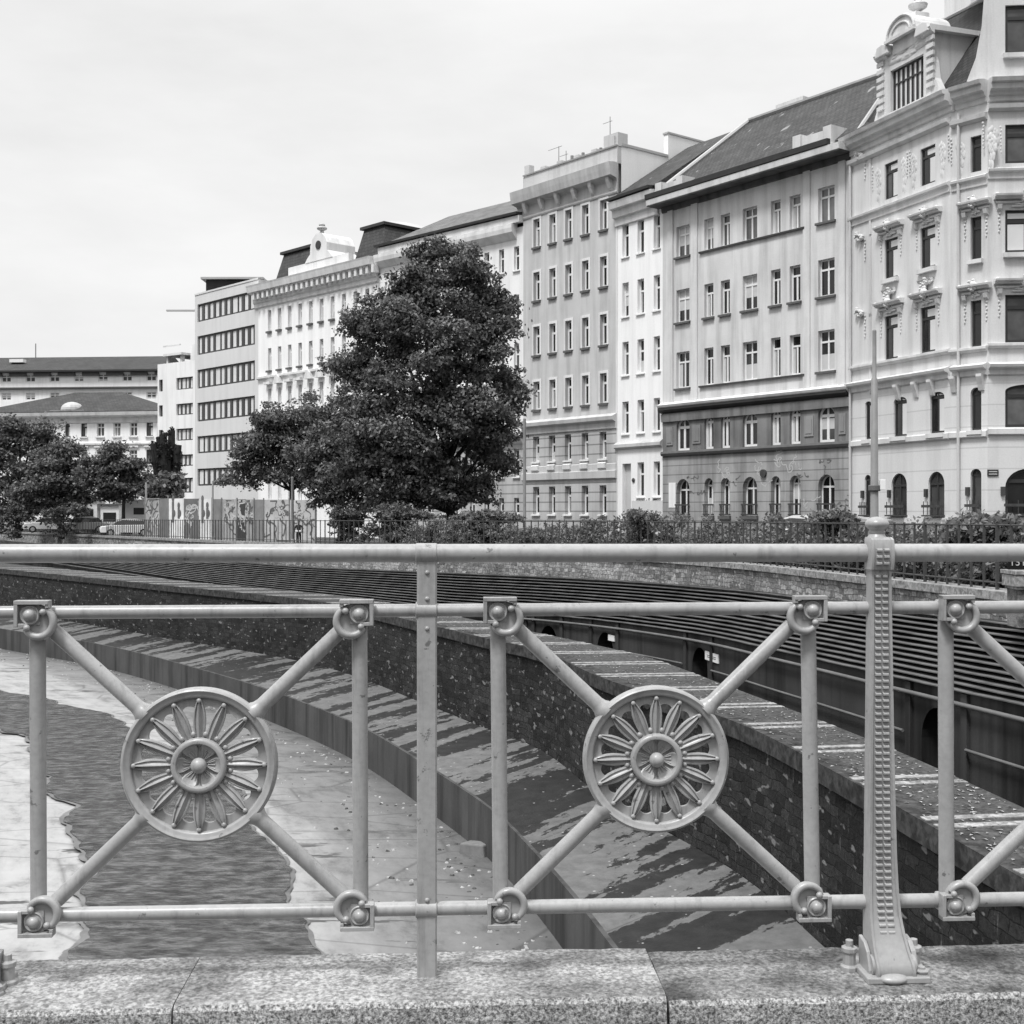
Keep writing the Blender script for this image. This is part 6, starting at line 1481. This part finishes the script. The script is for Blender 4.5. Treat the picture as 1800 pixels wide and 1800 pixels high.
# the big tree in the middle of the street
big = [(775, 478, 62, 48, 0), (738, 505, 48, 36, -.5), (822, 500, 52, 40, .4), (690, 560, 66, 48, -.3), (640, 575, 42, 34, .6), (760, 570, 80, 60, -1.2), (845, 565, 58, 58, .3), (880, 580, 30, 40, -.3), (675, 640, 78, 50, .3), (622, 660, 34, 28, -.2), (760, 660, 90, 64, -1.6), (858, 655, 58, 52, -.4), (895, 690, 30, 36, .2),
       (640, 730, 78, 48, -.6), (720, 755, 88, 60, -1.5), (830, 745, 74, 46, -1.2), (870, 765, 44, 34, -.2), (700, 830, 70, 42, -1.0), (640, 815, 60, 46, -.2), (745, 835, 56, 40, -1.9), (842, 815, 56, 34, .4)]
tree('broadleaf_tree', 'very large dark dense tree standing in front of the pale and white houses', 792, 70, big + [(800, 868, 56, 24, -.6), (735, 872, 44, 24, -1.0), (846, 866, 36, 20, -.2), (690, 880, 40, 22, -.6), ], 105000, .115, M['leaf_dark'], None, .34, 3, .62, .26)
tree('broadleaf_tree', 'round dark tree in front of the modern block beside the big tree', 512, 92, [(500, 735, 50, 34, 0), (540, 715, 26, 24, .3), (470, 765, 52, 36, -.3), (530, 770, 50, 40, -.4), (440, 800, 34, 34, 0), (500, 815, 70, 34, .2), (425, 835, 38, 24, .2), (560, 815, 40, 34, 0)], 26000, .13, M['leaf_dark'], 'street trees along the river', .22, 5, .75, .3)
tree('broadleaf_tree', 'dark bushy tree filling the gap left of the big trunk', 598, 78, [(590, 735, 38, 36, 0), (560, 790, 44, 48, 0), (610, 800, 56, 52, -.3), (575, 860, 50, 32, 0), (640, 872, 46, 26, -.4)], 20000, .125, M['leaf_dark'], 'street trees along the river', .2, 6, .7, .3)
# trees in front of the villa
TG = 'street trees along the river'
tree('broadleaf_tree', 'loose branched tree at the far left edge before the white villa', 30, 118, [(30, 745, 44, 22, 0), (75, 760, 30, 24, .3), (20, 790, 48, 28, 0), (80, 795, 36, 20, -.2), (40, 835, 56, 34, 0), (10, 870, 36, 34, .2), (50, 885, 34, 20, 0), (15, 895, 30, 16, 0)], 18000, .165, M['leaf_dark'], TG, .25, 7, 1.0, .4)
tree('broadleaf_tree', 'dark round tree between the far left tree and the villa windows', 108, 112, [(105, 815, 40, 30, 0), (90, 850, 46, 34, -.2), (130, 850, 34, 32, 0), (60, 870, 40, 26, 0), (112, 790, 26, 18, 0), (120, 882, 36, 18, 0), (80, 892, 34, 16, 0)], 18000, .16, M['leaf_dark'], TG, .2, 8, .85, .28)
tree('broadleaf_tree', 'airy tree with clear trunk covering the villa ground floor', 216, 110, [(205, 805, 34, 24, 0), (185, 835, 40, 26, 0), (232, 835, 32, 28, -.2), (205, 860, 42, 22, .2), (165, 820, 22, 18, 0), (258, 850, 20, 24, 0)], 13000, .16, M['leaf_dark'], TG, .16, 9, .85, .36)
tree('shrub', 'pale leafy shrub at the foot of the pollarded tree', 290, 104, [(290, 850, 26, 22, 0), (305, 865, 24, 20, 0), (275, 868, 20, 18, 0)], 3500, .2, M['leaf_mid'], None, .1, 12, .7, .35, cat='shrub')
# severely cut plane tree with stump arms
D_ = 108; t = thing('pollarded_tree', 'black pollarded tree with upright knobbed arms beside the villa', 'tree', ((298 - 900) / F * D_, D_, zg(D_) - .1)); p0 = Vector(t.location); rr = random.Random(4)
mb = MB(); mb.poly_tube([(0, 0, -.2), (0, 0, 3.0), (0, 0, at(298, 840, D_).z - p0.z)], [.5, .42, .40], 10); ends = []
for px, py in ((272, 780), (281, 768), (290, 764), (299, 756), (308, 790), (313, 782), (286, 790), (294, 780)):
    q = at(px, py, D_) - p0; q.y += rr.uniform(-.6, .6); m1 = Vector((q.x * .75, q.y * .8, at(298, 825, D_).z - p0.z + rr.uniform(-.3, .3)))
    mb.poly_tube([(0, 0, at(298, 855, D_).z - p0.z), m1, q], [.40, .36, .30], 8); ends.append(q)
mb.build('trunk', M['bark'], t, smooth=60)
bl = [((q.x + p0.x, q.y + p0.y, q.z + p0.z - .3), (.26, .26, .5)) for q in ends] + [((q.x * .9 + p0.x, q.y + p0.y, q.z + p0.z - 1.7), (.34, .3, 1.1)) for q in ends]
link('crown', leaf_mesh('crown', bl, 4200, .11, 15, M['leaf_black'], tuple(p0), .35, 20), t)

# hedges and shrubs behind the fence
def hedge(name, label, D0, D1, off, hgt, n, seed, mat, wid=.7, size=.075, hvar=.25):
    r = np.random.default_rng(seed); rr = random.Random(seed); bl = []; D = D0; org = (fence(D0), D0, zg(D0))
    while D < D1:
        p = fence.pt(D, -off); h = hgt * rr.uniform(1 - hvar, 1 + hvar); bl.append(((p.x, p.y, zg(D) + h * .42), (wid, .9, h * .55))); D += .75
    t = thing(name, label, 'hedge', org); link('foliage', leaf_mesh('foliage', bl, n, size, seed, mat, org, .32, 22, None, .35), t)
    return t
hedge('hedge', 'long mid grey clipped hedge behind the iron fence before the corner houses', 23, 66, 1.2, 1.32, 90000, 31, M['leaf_hedge'], .75, .062)
hedge('hedge', 'low dark hedge behind the far left end of the fence', 112, 165, 2.0, 1.2, 14000, 32, M['leaf_dark'], 1.0, .17)
SG = 'loose shrubs rising above the hedge'
def shrub(label, px, py, rx, ry, D, n, seed, mat='leaf_mid', spiky=False):
    c = at(px, py, D); org = (c.x, c.y, zg(D)); t = thing('shrub', label, 'shrub', org, 0, SG); s = 1 / F * D; rr = random.Random(seed)
    bl = [((c.x + rr.uniform(-.5, .5) * rx * s, c.y + rr.uniform(-.3, .3), c.z + rr.uniform(-.3, .3) * ry * s), (rx * s * rr.uniform(.4, .7), .6, ry * s * rr.uniform(.45, .8))) for _ in range(5)]
    bl.append(((c.x, c.y, (c.z + org[2]) / 2), (rx * s * .7, .5, (c.z - org[2]) * .6)))
    link('foliage', leaf_mesh('foliage', bl, n, .07 if D < 60 else .1, seed, M[mat], org, .32, 16, None, .4), t)
    mb = MB()
    for k in range(9):
        e = Vector((rr.uniform(-1, 1) * rx * s * .9, rr.uniform(-.4, .4), c.z - org[2] + rr.uniform(.2, 1.1) * ry * s)); mb.poly_tube([(e.x * .15, 0, 0), (e.x * .5, e.y * .5, e.z * .6), e], [.025, .016, .006], 5)
    mb.build('stem', M['bark'], t)
shrub('wide light shrub at the right edge under the turret bay', 1748, 927, 66, 17, 27.5, 9500, 41, 'leaf_mid')
shrub('tall thin shrub below the street name plate of the corner house', 1700, 922, 40, 14, 29, 3500, 42, 'leaf_mid')
shrub('ragged shrub beside the lamp post before the dark footed house', 1468, 914, 44, 12, 35, 4200, 43, 'leaf_mid')
shrub('small tufted shrub before the white narrow house door', 1128, 908, 26, 8, 48, 2200, 44, 'leaf_mid')
shrub('sprawling shrub at the foot of the big tree', 700, 905, 70, 16, 66, 6000, 46, 'leaf_mid')
shrub('bushy shrub right of the big trunk near the thin pole', 860, 908, 60, 12, 60, 5000, 47, 'leaf_mid')
shrub('dark undergrowth at the far left below the loose branched tree', 24, 900, 46, 20, 110, 4500, 51, 'leaf_dark')
shrub('dark undergrowth below the dark round tree on the left', 112, 900, 44, 14, 107, 3800, 52, 'leaf_dark')
shrub('light shrub between the hoarding and the big tree', 620, 905, 46, 22, 70, 5000, 48, 'leaf_mid')

# ================================================================== STREET FURNITURE
def post(name, label, px, ytop, D, segs, cat='post', group=None, arm=False):
    gz = zg(D) - .1; x = (px - 900) / F * D; t = thing(name, label, cat, (x, D, gz), 0, group); h = EYE - (ytop - 900) / F * D - gz
    mb = MB(); prof = []
    for f, w in segs: prof.append((w / 2 / F * D, h * f))
    mb.revolve(prof, (0, 0, 0), 'z', 14); mb.build('shaft', M['pole'], t, smooth=40)
    mb = MB(); mb.revolve([(segs[0][1] * .9 / F * D, -.02), (segs[0][1] * .9 / F * D, .18), (segs[0][1] * .6 / F * D, .25)], (0, 0, 0), 'z', 14); mb.build('base', M['pole'], t, smooth=40)
    return t, h
t, h = post('lamp_post', 'thick stepped grey lamp post rising behind the ornate railing post', 1537, 579, 33, [(0, 19), (.24, 18), (.25, 14.5), (.80, 11), (.805, 7.5), (.995, 7), (1, 3)], 'lamp post')
mb = MB(); zc = EYE - (858 - 900) / F * 33 - t.location.z; mb.revolve([(.14, zc - .08), (.16, zc - .06), (.16, zc + .06), (.14, zc + .08)], (0, 0, 0), 'z', 14); mb.build('clamp_ring', M['sill_dark'], t)
mb = MB(); mb.box(.12, .26, -.14, .02, zc - .05, zc + .22); mb.build('junction_box', M['white_paint'], t, bevel=.01)
post('street_pole', 'tall thin pale pole in front of the right side of the big tree', 922, 735, 60, [(0, 8), (.18, 7), (.19, 5.5), (.995, 5), (1, 2)], 'pole')
post('street_pole', 'thin pole above the left end of the hoarding', 257, 848, 99, [(0, 4), (.99, 3.4), (1, 2)], 'pole')
post('street_pole', 'thin pale pole before the graffiti covered hoarding panels', 514, 838, 80, [(0, 5.5), (.99, 4.5), (1, 2)], 'pole')
post('street_pole', 'thin pole between grey hoarding panels below the modern block', 374, 845, 90, [(0, 3.6), (.99, 3.0), (1, 2)], 'pole')
# number marker on a little stone pier at the right edge
D_ = 22.5; t = thing('marker_pier', 'small stone pier with flat cap at the right edge of the parapet', 'pier', tuple(at(1797, 1072, D_))); s = D_ / F
mb = MB(); mb.box(-17 * s, 40 * s, -.25, .25, -.3, 38 * s); mb.build('pier_body', M['granite_old'], t)
mb = MB(); mb.box(-24 * s, 46 * s, -.32, .32, 42 * s, 62 * s); mb.box(-20 * s, 42 * s, -.28, .28, 37 * s, 43 * s); mb.build('pier_head', M['strip'], t, bevel=.01)
mb = MB(); mb.box(-26 * s, 48 * s, -.34, .34, 63 * s, 70 * s); mb.build('cap', M['strip'], t, bevel=.008)
t = thing('number_plate', 'dark plate with pale number on top of the stone pier', 'sign', tuple(at(1796, 1001, D_)))
mb = MB(); mb.box(-24 * s, 44 * s, -.02, .02, 0, 26 * s); mb.build('panel', M['black'], t)
fc_ = bpy.data.curves.new('number', 'FONT'); fc_.body = '151'; fc_.size = 17 * s; fc_.extrude = .004; fc_.space_character = 1.15
dg = bpy.context.evaluated_depsgraph_get(); tmp = bpy.data.objects.new('tmp', fc_); COL.objects.link(tmp); bpy.context.view_layer.update(); me = bpy.data.meshes.new_from_object(tmp.evaluated_get(bpy.context.evaluated_depsgraph_get())); bpy.data.objects.remove(tmp)
me.materials.clear(); me.materials.append(M['graf_light']); o = link('lettering', me, t, (-22 * s, -.026, 7 * s)); o.rotation_euler = (R(90), 0, 0)

# graffiti hoarding along the building site
ha, hb_ = Vector(at(256, 900, 99).xy), Vector(at(558, 900, 82).xy)
ho = thing('hoarding', 'long site hoarding of pale and grey panels covered with posters and graffiti', 'hoarding', (ha.x, ha.y, zg(95) - .1)); fh = Facade(ha, hb_, ho)
zt_ = lambda px: fh.z(px, 876 + (px - 256) * .012)
pan = [(256, 281, .30, 1), (281, 296, .17, 0), (297, 324, .68, 3), (324, 350, .14, 2), (350, 373, .62, 3), (374, 391, .19, 0), (391, 417, .34, 1), (418, 432, .05, 2), (432, 447, .30, 1), (448, 464, .20, 0), (465, 510, .42, 1), (510, 556, .45, 1)]
for i, (a, b, v, k) in enumerate(pan):
    key = 'hoard_%.2f' % v
    if key not in M: M[key] = plain('hoarding_paint', v, .8, .25, .9, .2)
    u0, u1 = fh.u(a) + .03, fh.u(b) - .03; mb = MB(); mb.box(u0, u1, -.04, .06, GZ + .5, zt_(a)); p = fh.put(mb, 'hoarding_panel', M[key]); off_ = Vector((0, 0, 0))
    rr = random.Random(i * 7)
    if k in (1, 2):
        for j in range(16 if k == 1 else 9):
            o = squiggle(fh, rr.uniform(a + 4, b - 10), rr.uniform(888, 918), rr.uniform(.18, .6), rr.choice(['graf_dark', 'graf_light']) if k == 1 else 'graf_light', i * 10 + j, -.043 - .001 * j, rr.uniform(.05, .16), 6, (u0, u1, GZ + .6, zt_(a) - .1))
            o.parent = p; o.location = (0, 0, 0); o.rotation_euler = (0, 0, 0)
    if k == 3:
        for j in range(2):
            x = u0 + (u1 - u0) * (.3 + .38 * j); z = fh.z(a, 900); mb = MB(); mb.box(x - .16, x + .16, -.055, -.035, z - .8 + .3 * j, z + .8 - .5 * j); mb.ball((x, -.05, z + 1.0 - .5 * j), (.20, .02, .24)); mb.ball((x + .1, -.05, z - .1), (.28, .02, .3)); mb.build('poster', M['graf_dark'] if j == 0 else M['hoard_0.19'] if 'hoard_0.19' in M else M['sill_dark'], p)
for px in (256, 297, 374, 391, 418, 448, 465, 510, 556):
    mb = MB(); mb.box(fh.u(px) - .04, fh.u(px) + .04, -.10, -.035, GZ + .5, zt_(px) + .12); fh.put(mb, 'hoarding_post', M['pole'])

# parked cars beyond the fence
def car(label, px, ytop, D, rz, shade, group='parked cars behind the fence', s=1.0):
    gz = zg(D) - .1; roof = EYE - (ytop - 900) / F * D; hh = max(1.35, roof - gz)
    t = thing('parked_car', label, 'car', ((px - 900) / F * D, D, roof - 1.48), R(rz), group)
    key = 'car_%.2f' % shade
    if key not in M: M[key] = plain('car_paint', shade, .25, .03, 2, .6, bmp=0)
    side = [(-2.1, .35), (-2.15, .62), (-2.05, .85), (-1.1, .95), (1.35, .98), (2.0, .88), (2.12, .6), (2.05, .32)]
    mb = MB(); rings = []
    for y, k in ((-.85, .97), (-.80, 1), (.80, 1), (.85, .97)): rings.append([(x * k, y, z if z < .5 else z * (1 if k == 1 else .97)) for x, z in side])
    mb.loft(rings); mb.build('body', M[key], t, smooth=35)
    cab = [(-1.15, .94), (-.55, 1.36), (-.2, 1.44), (.75, 1.46), (1.25, 1.38), (1.75, .96)]; mb = MB()
    mb.loft([[(x, y * (1 if z < 1 else .82), z) for x, z in cab] for y in (-.78, .78)]); mb.build('cabin_glass', M['car_glass'], t, smooth=30)
    mb = MB(); mb.loft([[(x, y, z + .02) for x, z in ((-.62, 1.345), (-.2, 1.445), (.75, 1.465), (1.3, 1.36))] + [(x, y, z + .005) for x, z in ((1.3, 1.32), (-.62, 1.31))] for y in (-.66, .66)]); mb.build('roof', M[key], t, smooth=40)
    for x in (-1.3, 1.35):
        for y in (-.80, .80):
            mb = MB(); mb.revolve([(1e-3, -.1), (.30, -.1), (.32, -.06), (.32, .06), (.30, .1), (1e-3, .1)], (x, y, .32), 'y', 18); w = mb.build('wheel', M['tyre'], t, smooth=40)
            mb = MB(); mb.revolve([(1e-3, -.11), (.18, -.11), (.19, -.09), (.19, .09), (.18, .11), (1e-3, .11)], (x, y, .32), 'y', 14); mb.build('rim', M['zinc'], w)
    for y in (-.6, .6):
        mb = MB(); mb.box(-2.17, -2.05, y - .15, y + .15, .62, .76); mb.build('headlight', M['curtain'], t); mb = MB(); mb.box(2.03, 2.13, y - .14, y + .14, .66, .82); mb.build('tail_light', M['sill_dark'], t)
    return t
car('white car whose roof shows above the hedge before the arched windows', 1421, 905, 47, -50, .75)
car('grey car half hidden by shrubs beside the lamp post', 1492, 909, 43, -50, .32)
car('white car parked under the airy tree beside the hoarding', 222, 912, 106, 20, .72)
car('pale car parked at the far left edge behind the low hedge', 8, 908, 122, 15, .66)
car('white car parked under the dark round tree on the left', 84, 908, 116, 20, .74)
car('light car behind the iron fence between the left street trees', 146, 908, 114, 20, .70)
def box_van():
    D = 113; t = thing('delivery_van', 'tall white delivery van standing left of the hoarding', 'van', ((246 - 900) / F * D, D, zg(D) - .1), R(8)); s = D / F
    mb = MB(); w = 26 * s; top = at(246, 878, D).z - t.location.z; mb.loft([[(-w, y, .4), (-w, y, top - .1), (-w + .15, y, top), (w - .1, y, top), (w, y, top - .15), (w, y, .4)] for y in (-1.0, 1.0)]); mb.build('body', M['white_paint'], t, bevel=.04)
    mb = MB(); mb.box(-w * .3, w * .75, -1.02, -.98, top - 1.35, top - .75); mb.build('side_window', M['car_glass'], t)
    for x in (-w * .65, w * .65):
        mb = MB(); mb.revolve([(1e-3, -.12), (.36, -.12), (.36, .12), (1e-3, .12)], (x, -.9, .36), 'y', 16); mb.build('wheel', M['tyre'], t)
box_van()
# white site banners between the left trees
for i, (a, b, yt, label) in enumerate(((134, 176, 880, 'white low kiosk wall between the left street trees'), (182, 214, 888, 'short white kiosk wall left of the white parked car'))):
    D = 121; p = at((a + b) / 2, 925, D); t = thing('kiosk', label, 'kiosk', (p.x, p.y, zg(D) - .1)); s = D / F; w = (b - a) / 2 * s; hh = at(0, yt, D).z - t.location.z
    mb = MB(); mb.box(-w, w, -.9, .9, 0, hh); mb.build('kiosk_wall', M['white_paint'], t); mb = MB(); mb.box(-w - .2, w + .2, -1.1, 1.1, hh + .002, hh + .14); mb.build('roof', M['sill_dark'], t)
    mb = MB(); mb.box(-w * .7, w * .7, -.93, -.88, hh * .45, hh * .75); mb.build('shop_window', M['car_glass'], t)

# ================================================================== PEOPLE
def person(label, px, ytop, D, H, bag, hair_mat):
    gz = EYE - (ytop - 900) / F * D - H; t = thing('person', label, 'person', ((px - 900) / F * D, D, gz)); k = H / 1.75
    pts = {'pelvis': (0, 0, .95), 'waist': (0, 0, 1.10), 'chest': (0, 0, 1.32), 'neck': (0, .01, 1.50), 'head': (.0, -.02, 1.62), 'top': (0, -.01, 1.70), 'shl': (-.19, 0, 1.42), 'ell': (-.25, -.02, 1.14), 'hal': (-.20, -.16, .95), 'shr': (.19, 0, 1.42), 'elr': (.25, .02, 1.14), 'har': (.23, -.14, .93), 'hil': (-.10, 0, .90), 'knl': (-.11, -.05, .50), 'anl': (-.11, .04, .08), 'tol': (-.12, -.12, .04), 'hir': (.10, 0, .90), 'knr': (.12, .02, .50), 'anr': (.12, .14, .09), 'tor': (.13, -.02, .04)}
    rad = {'pelvis': .15, 'waist': .135, 'chest': .16, 'neck': .055, 'head': .095, 'top': .07, 'shl': .07, 'ell': .048, 'hal': .038, 'shr': .07, 'elr': .048, 'har': .038, 'hil': .10, 'knl': .065, 'anl': .048, 'tol': .04, 'hir': .10, 'knr': .065, 'anr': .048, 'tor': .04}
    ed = [('pelvis', 'waist'), ('waist', 'chest'), ('chest', 'neck'), ('neck', 'head'), ('head', 'top'), ('chest', 'shl'), ('shl', 'ell'), ('ell', 'hal'), ('chest', 'shr'), ('shr', 'elr'), ('elr', 'har'), ('pelvis', 'hil'), ('hil', 'knl'), ('knl', 'anl'), ('anl', 'tol'), ('pelvis', 'hir'), ('hir', 'knr'), ('knr', 'anr'), ('anr', 'tor')]
    ks = list(pts); me = bpy.data.meshes.new('body'); me.from_pydata([tuple(c * k for c in pts[q]) for q in ks], [(ks.index(a), ks.index(b)) for a, b in ed], []); me.materials.append(M['cloth'])
    o = link('body', me, t); sk = o.modifiers.new('skin', 'SKIN'); sb = o.modifiers.new('sub', 'SUBSURF'); sb.levels = sb.render_levels = 1
    if not me.skin_vertices: 
        bpy.context.view_layer.objects.active = o; me.attributes.new('x', 'FLOAT', 'POINT') if False else None
    for i, q in enumerate(ks):
        sv = me.skin_vertices[0].data[i]; sv.radius = (rad[q] * k, rad[q] * k * .85); sv.use_root = q == 'pelvis'
    mb = MB(); mb.ball((0, -.03 * k, 1.62 * k), (.088 * k, .10 * k, .12 * k), 14, 10); mb.build('face', M['skin'], t, smooth=60)
    mb = MB(); mb.ball((0, .0, 1.655 * k), (.103 * k, .105 * k, .10 * k), 14, 10); mb.build('hair', M[hair_mat], t, smooth=60)
    if bag: mb = MB(); mb.box(-.20 * k, .20 * k, -.24 * k, -.17 * k, .98 * k, 1.10 * k); mb.build('belt_bag', M['white_paint'], t, bevel=.02)
person('person in dark clothes with a white bag standing before the graffiti hoarding', 525, 915, 80, 1.66, True, 'cloth')
person('person in dark clothes with white hair behind the far fence under the left trees', 152, 913, 116, 1.68, False, 'white_paint')
